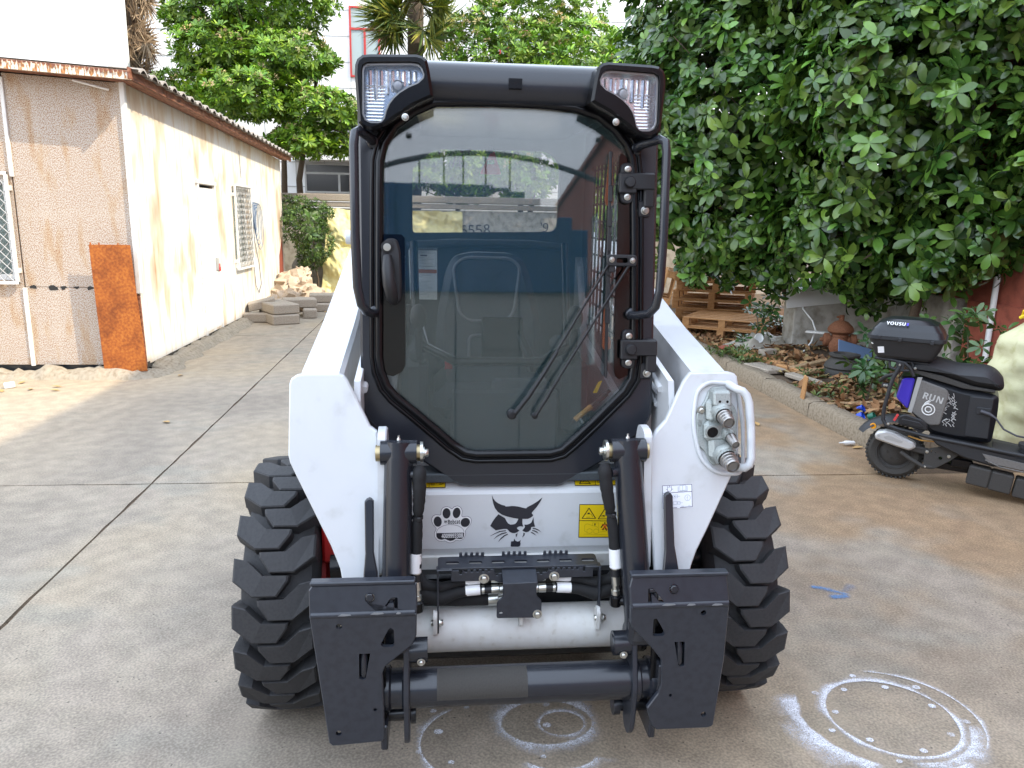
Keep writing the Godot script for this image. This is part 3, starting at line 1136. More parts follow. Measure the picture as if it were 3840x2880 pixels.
func buildings() -> void:
	# white block rising behind the cabin
	var o := thing("white_building", "tall blank white building rising behind the rusty cabin roof", "building", Vector3(-11, 0, -13.6))
	var m := world(o)
	m.box(Vector3(-11.42, 6.5, -14.0), Vector3(10.0, 13, 0.8), 0.03)
	part(o, "wall", m, M["white_wall"])
	m = world(o)
	m.box(Vector3(-6.46, 6.5, -13.56), Vector3(0.1, 13, 0.12), 0.01)
	m.box(Vector3(-6.40, 6.5, -13.66), Vector3(0.05, 13, 0.12), 0.01)
	part(o, "corner_trim", m, M["white_trim"])
	# tiled house behind the trees
	o = thing("tiled_house", "white tiled house with red framed windows behind the trees", "building", Vector3(1, 0, -21))
	m = world(o)
	m.box(Vector3(1.0, 5.5, -23.2), Vector3(20.0, 11, 4.0), 0.02)
	part(o, "wall", m, M["white_wall"])
	m = world(o)
	for i in 16:
		m.box(Vector3(1.0, 0.7 * i + 0.4, -21.192), Vector3(20.0, 0.02, 0.012))
	for i in 24:
		m.box(Vector3(-8.6 + 0.83 * i, 5.5, -21.194), Vector3(0.02, 11, 0.01))
	part(o, "tile_joints", m, M["metal_grey"])
	for e in [[-2.37, 6.55, 0.86, 1.9], [2.3, 6.3, 1.6, 1.5], [5.6, 6.3, 1.6, 1.5], [-3.2, 4.0, 2.0, 0.62], [-3.2, 2.75, 2.0, 0.85], [1.2, 3.2, 2.0, 1.2], [4.6, 3.2, 1.8, 1.2]]:
		house_window(o, Vector3(e[0], e[1], -21.19), e[2], e[3])
	m = world(o)
	m.box(Vector3(-3.2, 3.3, -20.95), Vector3(2.6, 0.12, 0.5), 0.01)
	m.box(Vector3(-3.2, 4.55, -20.95), Vector3(2.6, 0.1, 0.5), 0.01)
	part(o, "ledge", m, M["white_wall"])
	# red building along the right edge of the yard
	o = thing("red_building", "long brick red building with white barred windows behind the big tree", "building", Vector3(5.45, 0, -7.2))
	m = world(o)
	m.xf = m.xf * Transform3D(WEST, Vector3(5.45, 0, 0))
	var spots := [[-6.35, 1.75, 1.0, 2.2], [-3.2, 1.75, 1.3, 2.2]]
	for i in 11:
		spots.append([0.6 + 3.1 * i, 1.75, 1.4, 2.2])
	for i in 13:
		spots.append([-6.3 + 3.1 * i, 5.3, 1.4, 2.0])
	for band in [[-7.2, 0.9, 37.0, 1.75], [-7.2, 3.95, 37.0, 5.3], [-7.2, 7.3, 37.0, 9.4]]:
		m.ext(rect(band[0], band[1], band[2], band[3]), -0.25, 0.0)
	for row in [[1.75, 3.95], [5.3, 7.3]]:
		var x := -7.2
		for e in spots:
			if e[1] == row[0]:
				m.ext(rect(x, row[0], e[0], row[1]), -0.25, 0.0)
				x = e[0] + e[2]
		m.ext(rect(x, row[0], 37.0, row[1]), -0.25, 0.0)
	part(o, "wall", m, M["red_wall"])
	m = world(o)
	m.box(Vector3(10.6, 4.7, 14.9), Vector3(9.6, 9.38, 44.1))
	part(o, "inner_wall", m, M["window_dark"])
	m = world(o)
	m.box(Vector3(5.52, 0.45, 15.9), Vector3(0.2, 0.9, 42.2), 0.01)
	part(o, "wall_foot", m, M["red_wall"])
	m = world(o)
	m.box(Vector3(5.5, 0.45, -6.25), Vector3(0.26, 0.9, 1.9), 0.01)
	part(o, "plinth", m, M["plaster"])
	m = world(o)
	m.box(Vector3(10.4, 9.5, 14.9), Vector3(10.2, 0.2, 44.6), 0.01)
	m.box(Vector3(10.4, 4.7, -7.14), Vector3(9.9, 9.4, 0.12), 0.0)
	part(o, "roof_slab", m, M["red_wall"])
	for e in spots:
		var t := Transform3D(WEST, Vector3(5.45, 0, 0))
		m = world(o)
		m.xf = m.xf * t
		m.ext(rect(e[0], e[1], e[0] + e[2], e[1] + e[3]), -0.12, -0.06, 0.0, [rect(e[0] + 0.06, e[1] + 0.06, e[0] + e[2] - 0.06, e[1] + e[3] - 0.06)])
		var win := part(o, "window", m, M["white_trim"])
		m = world(o)
		m.xf = m.xf * t
		m.box(Vector3(e[0] + e[2] * 0.5, e[1] + e[3] * 0.5, -0.1), Vector3(e[2] - 0.1, e[3] - 0.1, 0.01))
		part(win, "pane", m, M["pane"])
		if e[0] < 4.0 and e[1] < 3.0:
			for k in int(e[2] / 0.13):
				m = world(o)
				m.xf = m.xf * t
				m.box(Vector3(e[0] + 0.08 + 0.13 * k, e[1] + e[3] * 0.5, 0.06), Vector3(0.022, e[3] + 0.1, 0.022), 0.003)
				part(win, "bar", m, M["white_plastic"])
			m = world(o)
			m.xf = m.xf * t
			for y in [0.1, 1.1, 2.05]:
				m.box(Vector3(e[0] + e[2] * 0.5, e[1] + y, 0.075), Vector3(e[2] + 0.1, 0.03, 0.012), 0.002)
			part(win, "cross_bar", m, M["white_plastic"])
	m = world(o)
	m.cyl(Vector3(5.38, 0.3, -4.75), Vector3(5.38, 9.2, -4.75), 0.03, -1.0, 10)
	part(o, "drain_pipe", m, M["white_plastic"])
	m = world(o)
	m.tube([Vector3(5.41, 1.82, -5.55), Vector3(5.41, 1.68, -5.35), Vector3(5.41, 1.7, -5.1), Vector3(5.41, 1.9, -4.98), Vector3(5.41, 2.3, -4.95), Vector3(5.41, 3.6, -5.0)], 0.022, 7)
	part(o, "black_cable", m, M["wire"])
	# the sheet metal shed behind the viewer, seen in the door glass
	o = thing("metal_shed", "cream and blue sheet metal shed mirrored in the cab door", "shed", Vector3(-2, 0, 9.6))
	m = world(o)
	for i in 15:
		m.box(Vector3(-12.5 + 1.0 * i, 1.265, 9.7), Vector3(0.985, 2.53, 0.1), 0.01)
	part(o, "wall_panel", m, M["shed_cream"])
	m = world(o)
	for i in 60:
		var x := -12.8 + 0.25 * i
		var top := 4.2 - 0.2 * maxf(0.0, x - 0.2) ** 2.2
		m.xf = o.transform.affine_inverse() * Transform3D(Basis(Vector3(-1, 0, 0), Vector3.UP, Vector3(0, 0, -1)), Vector3(x, 0, 9.6))
		m.ext(PackedVector2Array([Vector2(-0.126, 2.53), Vector2(0.126, 2.53), Vector2(0.126, maxf(top, 2.6)), Vector2(-0.126, maxf(top, 2.6))]), 0.0, 0.04 + 0.02 * (i % 2), 0.01)
	part(o, "blue_cladding", m, M["blue_sheet"])
	m = world(o)
	var arch := []
	for i in 13:
		var x := -1.9 + 0.35 * i
		arch.append(Vector3(x, 4.70 - 0.11 * (x - 0.35) * (x - 0.35), 9.62))
	m.tube(arch, 0.045, 7)
	for e in [-1.2, -0.56, -0.18, 0.12, 0.47, 0.85]:
		m.cyl(Vector3(e, 3.9, 9.62), Vector3(e, 4.70 - 0.11 * (e - 0.35) * (e - 0.35), 9.62), 0.016, -1.0, 6)
	part(o, "roof_arch", m, M["wire"])
	m = world(o)
	m.box(Vector3(-5.5, 1.5, 13.0), Vector3(14.6, 2.9, 6.4))
	part(o, "back_wall", m, M["plaster"])


func house_window(o: Node3D, at: Vector3, w: float, h: float) -> void:
	var m := MB.new()
	m.xf = o.transform.affine_inverse() * Transform3D(Basis(), at)
	m.ext(rect(-w * 0.5, -h * 0.5, w * 0.5, h * 0.5), 0.0, 0.05, 0.004, [rect(-w * 0.5 + 0.05, 0.2 * h, w * 0.5 - 0.05, h * 0.5 - 0.05), rect(-w * 0.5 + 0.05, -h * 0.5 + 0.05, -0.03, 0.2 * h - 0.06), rect(0.03, -h * 0.5 + 0.05, w * 0.5 - 0.05, 0.2 * h - 0.06)])
	var win := part(o, "window", m, M["red_frame"] if at.y > 5.0 else M["metal_grey"])
	m = MB.new()
	m.xf = o.transform.affine_inverse() * Transform3D(Basis(), at)
	m.box(Vector3(0, 0, 0.012), Vector3(w - 0.06, h - 0.06, 0.01))
	part(win, "pane", m, M["pane"] if at.y > 5.0 else M["window_dark"])


# a rosette of leaves round the local +y axis
func whorl(seed_at: int, n: int, length: float, width: float, spread: float, dark: Color, pale: Color, curl := 0.35, wide_at := 0.6) -> MB:
	var m := MB.new()
	m.colored = true
	var r := RandomNumberGenerator.new()
	r.seed = seed_at
	for i in n:
		var a := TAU * i / n + r.randf_range(-0.3, 0.3)
		var e := spread + r.randf_range(-0.35, 0.35)
		var d := Vector3(cos(a) * sin(e), cos(e), sin(a) * sin(e))
		var w := Vector3(-sin(a), r.randf_range(-0.3, 0.3), cos(a)).normalized()
		var s := r.randf_range(0.7, 1.1)
		m.tint = dark.lerp(pale, pow(r.randf(), 1.5))
		m.leaf(d * 0.012, d, w, length * s, width * s * r.randf_range(0.85, 1.1), curl * r.randf_range(0.5, 1.6), 0.22, wide_at)
	return m


func aimed(dir: Vector3, spin: float) -> Basis:
	var y := dir.normalized()
	var x := y.cross(Vector3(0.31, 0.17, 0.94)).normalized()
	return Basis(x, y, x.cross(y)).rotated(y, spin)


# places on the lumpy outside of overlapping balls (centre, radius, squash)
func crown_spots(r: RandomNumberGenerator, blobs: Array, n: int, inner := 0.25, gaps := 0.0) -> Array:
	var total := 0.0
	for b in blobs:
		total += b[1] * b[1]
	var f := FastNoiseLite.new()
	f.seed = r.seed
	f.frequency = 0.9
	var out := []
	var tries := 0
	while out.size() < n and tries < n * 6:
		tries += 1
		var pick := r.randf() * total
		var b: Array = blobs[0]
		for e in blobs:
			pick -= e[1] * e[1]
			if pick <= 0.0:
				b = e
				break
		var d := Vector3(r.randfn(), r.randfn(), r.randfn()).normalized()
		var sq: float = b[2] if b.size() > 2 else 1.0
		var at: Vector3 = b[0] + d * Vector3(1, sq, 1) * b[1]
		var lumpy := 1.0 + 0.26 * f.get_noise_3dv(at * 1.1) + 0.12 * f.get_noise_3dv(at * 3.3)
		var depth := r.randf_range(0.82, 1.04) if r.randf() > inner else r.randf_range(0.35, 0.85)
		at = b[0] + d * Vector3(1, sq, 1) * b[1] * depth * lumpy
		if gaps > 0.0 and f.get_noise_3dv(at * 2.1 + Vector3(50, 0, 0)) < -0.5 + gaps:
			continue
		var inside := false
		for e in blobs:
			var es: float = e[2] if e.size() > 2 else 1.0
			if e != b and ((at - e[0]) / Vector3(1, es, 1)).length() < e[1] * 0.62:
				inside = true
				break
		if inside:
			continue
		out.append([at, d])
	return out


func many(o: Node3D, n: String, mesh: Mesh, material: Material, where: Array, tints := []) -> void:
	if where.is_empty():
		return
	var mm := MultiMesh.new()
	mm.transform_format = MultiMesh.TRANSFORM_3D
	mm.use_colors = tints.size() > 0
	mm.mesh = mesh
	mm.instance_count = where.size()
	for i in where.size():
		mm.set_instance_transform(i, where[i])
		if tints.size():
			mm.set_instance_color(i, tints[i])
	var mi := MultiMeshInstance3D.new()
	mi.name = n
	mi.multimesh = mm
	mi.material_override = material
	o.add_child(mi, true)
	mi.set_meta("kind", "stuff")


# spread rosettes of several kinds over the crown
func foliage(o: Node3D, seed_at: int, spots: Array, kinds: Array, material: Material, up: float, s0 := 0.6, s1 := 1.25, n := "foliage") -> void:
	var r := RandomNumberGenerator.new()
	r.seed = seed_at
	var inv := o.transform.affine_inverse()
	var lists := []
	var tints := []
	for k in kinds:
		lists.append([])
		tints.append([])
	for e in spots:
		var k := r.randi() % kinds.size()
		var dir: Vector3 = e[1] * 0.8 + Vector3.UP * up + Vector3(r.randfn(), r.randfn(), r.randfn()) * 0.4
		var s := r.randf_range(s0, s1)
		lists[k].append(inv * Transform3D(aimed(dir, r.randf() * TAU).scaled(Vector3(s, s, s)), e[0]))
		var b := r.randf_range(0.55, 1.25)
		tints[k].append(Color(b * r.randf_range(0.85, 1.2), b, b * r.randf_range(0.8, 1.1)))
	for k in kinds.size():
		many(o, n, kinds[k], material, lists[k], tints[k])


func trunk(o: Node3D, n: String, path: Array, r0: float, r1: float, sides := 9) -> void:
	var m := world(o)
	var rr := []
	var pts := []
	for i in path.size():
		var p: Vector3 = path[i]
		rr.append(lerpf(r0, r1, float(i) / (path.size() - 1)))
		pts.append(p)
	m.tube(pts, rr, sides)
	part(o, n, m, M["bark"])


func branchy(o: Node3D, seed_at: int, blobs: Array, from: Vector3, r0: float) -> void:
	var r := RandomNumberGenerator.new()
	r.seed = seed_at
	for b in blobs:
		for k in 3:
			var to: Vector3 = b[0] + Vector3(r.randfn(), r.randfn() * 0.6, r.randfn()) * b[1] * 0.55
			var mid := from.lerp(to, 0.5) + Vector3(r.randfn(), r.randf(), r.randfn()) * 0.18
			var rad := r0 * (1.0 if k == 0 else 0.55)
			trunk(o, "branch", [from, from.lerp(mid, 0.55) + Vector3(r.randfn(), 0, r.randfn()) * 0.05, mid, to], rad, rad * 0.25, 7)


func trees() -> void:
	# the big broad-leaved tree on the right
	var o := thing("broadleaf_tree", "big glossy broad-leaved tree spreading over the bed beside the red building", "tree", Vector3(4.43, 0.09, -7.0))
	var blobs := [[Vector3(3.5, 3.1, -6.9), 1.35], [Vector3(4.9, 2.9, -5.5), 1.55], [Vector3(2.75, 3.4, -7.6), 0.85], [Vector3(4.4, 4.5, -6.2), 1.6], [Vector3(2.75, 2.15, -7.4), 0.72], [Vector3(3.5, 1.85, -6.9), 0.75], [Vector3(5.3, 4.1, -4.6), 1.2], [Vector3(4.3, 1.75, -5.9), 0.8], [Vector3(3.2, 4.4, -7.2), 1.15], [Vector3(5.0, 1.7, -4.8), 0.6], [Vector3(4.8, 1.3, -5.0), 0.42], [Vector3(5.5, 2.4, -4.0), 0.8], [Vector3(4.1, 3.3, -5.1), 0.9], [Vector3(3.3, 1.25, -7.3), 0.42], [Vector3(3.9, 1.25, -6.7), 0.45], [Vector3(4.9, 1.15, -6.1), 0.5]]
	var r := RandomNumberGenerator.new()
	r.seed = 100
	var spots := crown_spots(r, blobs, 8200, 0.3, 0.1)
	var dark := lin(0.018, 0.052, 0.016)
	var pale := lin(0.075, 0.17, 0.035)
	var D := Color(0.020, 0.058, 0.016)
	var P := Color(0.155, 0.29, 0.05)
	var kinds := []
	for k in 4:
		kinds.append(whorl(200 + k, 6 + k % 3, 0.145, 0.074, 1.15, D, P, 0.4, 0.64).done())
	# the leaves nearest the viewer are leaves of their own
	var eye := Vector3(-0.257, 1.65, 2.51)
	spots.sort_custom(func(a, b): return a[0].distance_squared_to(eye) - 3.0 * a[1].dot((eye - a[0]).normalized()) < b[0].distance_squared_to(eye) - 3.0 * b[1].dot((eye - b[0]).normalized()))
	var lone := []
	for k in 6:
		var lm := MB.new()
		lm.colored = true
		lm.tint = D.lerp(P, 0.15 + 0.16 * k)
		lm.leaf(Vector3(), Vector3.FORWARD, Vector3.RIGHT, 0.148, 0.076, 0.25 + 0.08 * k, 0.22, 0.64)
		lone.append(lm.done())
	var count := 0
	var rest := []
	for e in spots:
		if count < 294 and e[0].z < -3.3 and e[0].x < 5.6:
			var bs := aimed(e[1] * 0.7 + Vector3.UP * 0.5 + Vector3(r.randfn(), r.randfn(), r.randfn()) * 0.3, r.randf() * TAU)
			for k in 6:
				var a := TAU * k / 6.0 + r.randf_range(-0.3, 0.3)
				var el := 1.15 + r.randf_range(-0.3, 0.3)
				var d := bs * Vector3(cos(a) * sin(el), cos(el), sin(a) * sin(el))
				var w := bs * Vector3(-sin(a), r.randf_range(-0.3, 0.3), cos(a))
				w = (w - d * d.dot(w)).normalized()
				var lf := put(o, "leaf", lone[r.randi() % 6], M["leaf_big"])
				var s := r.randf_range(0.8, 1.15)
				lf.transform = o.transform.affine_inverse() * Transform3D(Basis(w, (-d).cross(w).normalized(), -d).orthonormalized().scaled(Vector3(s, s, s)), e[0])
				count += 1
		else:
			rest.append(e)
	foliage(o, 101, rest, kinds, M["leaf_big"], 0.5)
	trunk(o, "trunk", [Vector3(4.44, 0.05, -7.0), Vector3(4.4, 0.35, -7.0), Vector3(4.25, 0.72, -7.0), Vector3(4.05, 1.2, -7.0), Vector3(3.7, 2.0, -7.1), Vector3(3.4, 3.0, -7.2)], 0.045, 0.03)
	trunk(o, "trunk", [Vector3(4.46, 0.1, -7.02), Vector3(4.5, 0.6, -7.05), Vector3(4.55, 1.4, -6.8), Vector3(4.6, 2.4, -6.4), Vector3(4.5, 3.6, -6.2)], 0.04, 0.025)
	trunk(o, "trunk", [Vector3(5.0, 0.1, -5.6), Vector3(5.05, 0.8, -5.5), Vector3(4.95, 1.6, -5.4), Vector3(4.9, 2.6, -5.3), Vector3(5.2, 3.6, -4.9)], 0.06, 0.03)
	branchy(o, 102, blobs.slice(0, 6), Vector3(4.3, 1.6, -6.9), 0.03)
	branchy(o, 103, blobs.slice(6, 16), Vector3(4.95, 1.6, -5.4), 0.03)
	# bright evergreen in flower behind the cabin
	flowering("flowering_tree", "bright green evergreen tree with pale flower clusters beside the cabin roof", 110, Vector3(-3.55, 0, -14.9), [[Vector3(-4.5, 4.9, -14.6), 1.15, 0.5], [Vector3(-3.3, 4.75, -14.2), 0.95, 0.45], [Vector3(-3.9, 4.0, -13.9), 1.05, 0.4], [Vector3(-2.65, 3.75, -14.0), 0.85, 0.42], [Vector3(-3.7, 6.1, -14.8), 1.3, 0.6], [Vector3(-5.2, 4.2, -14.8), 0.8, 0.5], [Vector3(-5.0, 5.6, -14.8), 0.9, 0.5], [Vector3(-3.0, 3.1, -14.0), 0.7, 0.4], [Vector3(-2.3, 3.1, -14.2), 0.45, 0.4]], 2400, [[Vector3(-3.6, 0, -14.9), Vector3(-3.58, 2.2, -14.8), Vector3(-3.5, 3.6, -14.6), Vector3(-3.4, 5.6, -14.6)], [Vector3(-3.2, 0, -15.0), Vector3(-3.28, 2.4, -14.9), Vector3(-3.0, 3.6, -14.6), Vector3(-2.7, 4.6, -14.4)]], 0.1)
	flowering("flowering_tree", "yellow green flowering tree above the cab roof", 120, Vector3(1.7, 0, -16.5), [[Vector3(1.2, 5.4, -16.2), 1.3, 0.8], [Vector3(2.7, 5.3, -16.2), 1.35, 0.8], [Vector3(0.6, 4.4, -16.4), 0.9, 0.7], [Vector3(2.0, 6.4, -16.8), 1.5, 0.8], [Vector3(2.0, 4.3, -16.3), 1.2, 0.7], [Vector3(3.6, 4.4, -16.6), 1.2, 0.8]], 1700, [[Vector3(1.7, 0, -16.6), Vector3(1.75, 2.5, -16.5), Vector3(1.6, 4.2, -16.4), Vector3(1.3, 5.6, -16.3)], [Vector3(1.8, 0.4, -16.6), Vector3(2.1, 2.8, -16.5), Vector3(2.5, 5.4, -16.3)]], 0.2)
	flowering("flowering_tree", "mid green bushy tree behind the stacked pallets", 130, Vector3(3.2, 0, -12.0), [[Vector3(3.0, 1.9, -11.8), 0.85, 1.0], [Vector3(3.7, 3.0, -12.0), 1.25, 0.9], [Vector3(3.0, 4.0, -12.4), 1.2, 0.9], [Vector3(3.2, 0.9, -11.5), 0.55, 1.0], [Vector3(4.6, 2.2, -11.6), 1.0, 1.0]], 1500, [[Vector3(3.2, 0, -12.0), Vector3(3.25, 1.6, -12.0), Vector3(3.3, 3.4, -12.1)]], 0.0)
	flowering("flowering_tree", "dark leafy tree standing behind the boundary wall", 140, Vector3(0.2, 0, -16.4), [[Vector3(-1.2, 3.1, -16.0), 1.0, 0.8], [Vector3(0.3, 3.0, -16.2), 1.1, 0.8], [Vector3(1.7, 2.9, -15.9), 1.0, 0.8], [Vector3(-0.4, 4.0, -16.6), 0.9, 0.8]], 1300, [[Vector3(0.2, 0, -16.4), Vector3(0.2, 2.0, -16.4), Vector3(0.3, 3.6, -16.3)]], 0.03)
	# the round shrub beside the tarpaulin
	o = thing("shrub", "small dense green shrub between the cabin end and the yellow tarpaulin", "shrub", Vector3(-2.75, 0, -13.4))
	blobs = [[Vector3(-2.92, 1.45, -13.2), 0.46, 1.0], [Vector3(-3.1, 1.75, -13.3), 0.32, 1.0], [Vector3(-2.68, 1.1, -13.1), 0.32, 1.0], [Vector3(-2.8, 0.85, -13.1), 0.27, 0.8], [Vector3(-2.68, 1.7, -13.3), 0.3, 0.9]]
	r.seed = 150
	spots = crown_spots(r, blobs, 1100, 0.25, 0.0)
	var sk := []
	for k in 3:
		sk.append(whorl(300 + k, 6, 0.07, 0.026, 1.0, Color(0.03, 0.075, 0.016), Color(0.12, 0.2, 0.03), 0.2, 0.5).done())
	foliage(o, 151, spots, sk, M["leaf_bright"], 0.3)
	var sprig := []
	for k in 7:
		sprig.append([Vector3(-2.86 + r.randf_range(-0.12, 0.16), 1.45 + r.randf_range(-0.2, 0.22), -12.68), Vector3(0, 0.3, 1)])
	foliage(o, 152, sprig, [whorl(320, 5, 0.16, 0.06, 1.2, Color(0.09, 0.17, 0.05), Color(0.16, 0.26, 0.08), 0.5, 0.6).done()], M["leaf_bright"], 0.2)
	trunk(o, "stem", [Vector3(-2.7, 0, -13.2), Vector3(-2.68, 0.4, -13.2), Vector3(-2.78, 0.9, -13.2), Vector3(-2.7, 1.5, -13.2)], 0.02, 0.01)
	trunk(o, "stem", [Vector3(-2.75, 0, -13.22), Vector3(-2.9, 0.6, -13.2), Vector3(-3.0, 1.5, -13.2)], 0.016, 0.008)
	palms()


func flowering(n: String, label: String, seed_at: int, at: Vector3, blobs: Array, count: int, stems: Array, bloom: float) -> void:
	var o := thing(n, label, "tree", at, 0.0, "trees at the back of the yard")
	var r := RandomNumberGenerator.new()
	r.seed = seed_at
	var spots := crown_spots(r, blobs, int(count * 1.7), 0.2, 0.27)
	var kinds := []
	for k in 4:
		kinds.append(whorl(seed_at * 3 + k, 10, 0.145, 0.044, 0.9, Color(0.075, 0.17, 0.012), Color(0.26, 0.42, 0.025), 0.25, 0.62).done())
	foliage(o, seed_at + 1, spots, kinds, M["leaf_bright"], 0.8, 0.8, 1.25)
	if bloom > 0.0:
		var fl := MB.new()
		fl.colored = true
		var fr := RandomNumberGenerator.new()
		fr.seed = seed_at + 5
		for i in 34:
			var d := Vector3(fr.randfn(), absf(fr.randfn()), fr.randfn()).normalized()
			fl.tint = Color(0.42, 0.34, 0.16).lerp(Color(0.62, 0.52, 0.3), fr.randf())
			fl.leaf(d * fr.randf_range(0.03, 0.085), d, d.cross(Vector3(0.3, 0.5, 0.8)).normalized(), 0.035, 0.022, 0.1, 0.1, 0.5)
		var fs := []
		for e in spots:
			if e[1].y > -0.1 and r.randf() < bloom:
				fs.append([e[0] + e[1] * 0.06, e[1]])
		foliage(o, seed_at + 6, fs, [fl.done()], M["leaf_bright"], 1.0, 0.8, 1.4, "flower_clusters")
	for s in stems:
		trunk(o, "trunk", s, 0.085, 0.03)
	branchy(o, seed_at + 8, blobs, stems[0][stems[0].size() - 2], 0.035)


# one fan of a palm: blades round the end of a stalk along +y
func fan_frond(seed_at: int, n: int, length: float, dry: bool) -> MB:
	var m := MB.new()
	m.colored = true
	var r := RandomNumberGenerator.new()
	r.seed = seed_at
	m.tint = Color(0.13, 0.13, 0.04) if not dry else Color(0.16, 0.1, 0.05)
	m.tube([Vector3(0, -0.6, 0), Vector3(0, -0.25, 0.02), Vector3()], 0.012, 5)
	for i in n:
		var a := lerpf(-2.0, 2.0, float(i) / (n - 1)) + r.randf_range(-0.05, 0.05)
		var lift := 0.16 * cos(a) + r.randf_range(-0.06, 0.06) + (0.0 if not dry else r.randf_range(-0.4, 0.4))
		var d := Vector3(sin(a), cos(a), lift).normalized()
		var w := Vector3(cos(a), -sin(a), r.randf_range(-0.4, 0.4)).normalized()
		w = (w - d * d.dot(w)).normalized()
		var u := r.randf()
		if dry:
			m.tint = Color(0.14, 0.085, 0.045).lerp(Color(0.42, 0.31, 0.2), u)
		else:
			m.tint = Color(0.05, 0.095, 0.02).lerp(Color(0.30, 0.28, 0.04), u * u * (1.0 if i % 5 else 1.4))
		m.leaf(Vector3(), d, w, length * (0.75 + 0.25 * cos(a * 0.6)) * r.randf_range(0.9, 1.05), length * 0.062, r.randf_range(0.02, 0.22), 0.5, 0.35)
	return m


func palms() -> void:
	var o := thing("fan_palm", "fan palm with yellowing fronds hanging over the cab roof", "palm tree", Vector3(-0.9, 0, -17.0))
	trunk(o, "trunk", [Vector3(-0.9, 0, -17), Vector3(-0.85, 3, -17), Vector3(-0.8, 6.2, -17), Vector3(-0.8, 7.5, -17)], 0.17, 0.2, 12)
	var r := RandomNumberGenerator.new()
	r.seed = 170
	var fronds := []
	for k in 4:
		fronds.append(fan_frond(171 + k, 34, 0.95, false).done())
	var dry := []
	for k in 3:
		dry.append(fan_frond(181 + k, 26, 0.7, true).done())
	for i in 30:
		var a := r.randf() * TAU
		var low := i < 20
		var e := r.randf_range(-0.75, 0.1) if low else r.randf_range(0.0, 0.9)
		var d := Vector3(cos(a) * cos(e), sin(e), absf(sin(a)) * cos(e) if low else sin(a) * cos(e))
		var base := Vector3(-0.75, 6.15 + r.randf_range(-0.1, 0.5), -16.9)
		var brown := i % 6 == 3
		var f := put(o, "frond", dry[i % 3] if brown else fronds[i % 4], M["leaf_dry"] if brown else M["palm_leaf"])
		f.transform = o.transform.affine_inverse() * Transform3D(aimed(d, r.randf() * TAU), base + d * 0.75)
	o = thing("dead_palm", "palm wrapped in hanging dry brown fronds beside the white building", "palm tree", Vector3(-6.9, 0, -15.6))
	trunk(o, "trunk", [Vector3(-6.9, 0, -15.6), Vector3(-6.85, 4, -15.6), Vector3(-6.8, 8, -15.6)], 0.22, 0.2, 12)
	for i in 110:
		var a := r.randf() * TAU
		var y := r.randf_range(4.2, 7.6)
		var d := Vector3(cos(a) * 0.24, -1.0, sin(a) * 0.24 + 0.05)
		var f := put(o, "dry_frond", dry[i % 3], M["leaf_dry"])
		var s := r.randf_range(0.9, 1.3)
		f.transform = o.transform.affine_inverse() * Transform3D(aimed(d, r.randf() * TAU).scaled(Vector3(0.6, s, 0.6)), Vector3(-6.85 + cos(a) * r.randf_range(0.2, 0.5), y, -15.6 + sin(a) * r.randf_range(0.2, 0.5)))


# the leaning planes of the door and of the lift arm faces: local x and y stay, z follows the lean
func leaned(z: float, k: float, y0: float) -> Transform3D:
	return Transform3D(Basis(Vector3(1, 0, 0), Vector3(0, 1, k), Vector3(0, 0, 1)), Vector3(0, 0, z - k * y0))


func smooth_loop(p: PackedVector2Array, z: float, t: Transform3D) -> Array:
	var out := []
	for e in p:
		out.append(t * Vector3(e.x, e.y, z))
	return out


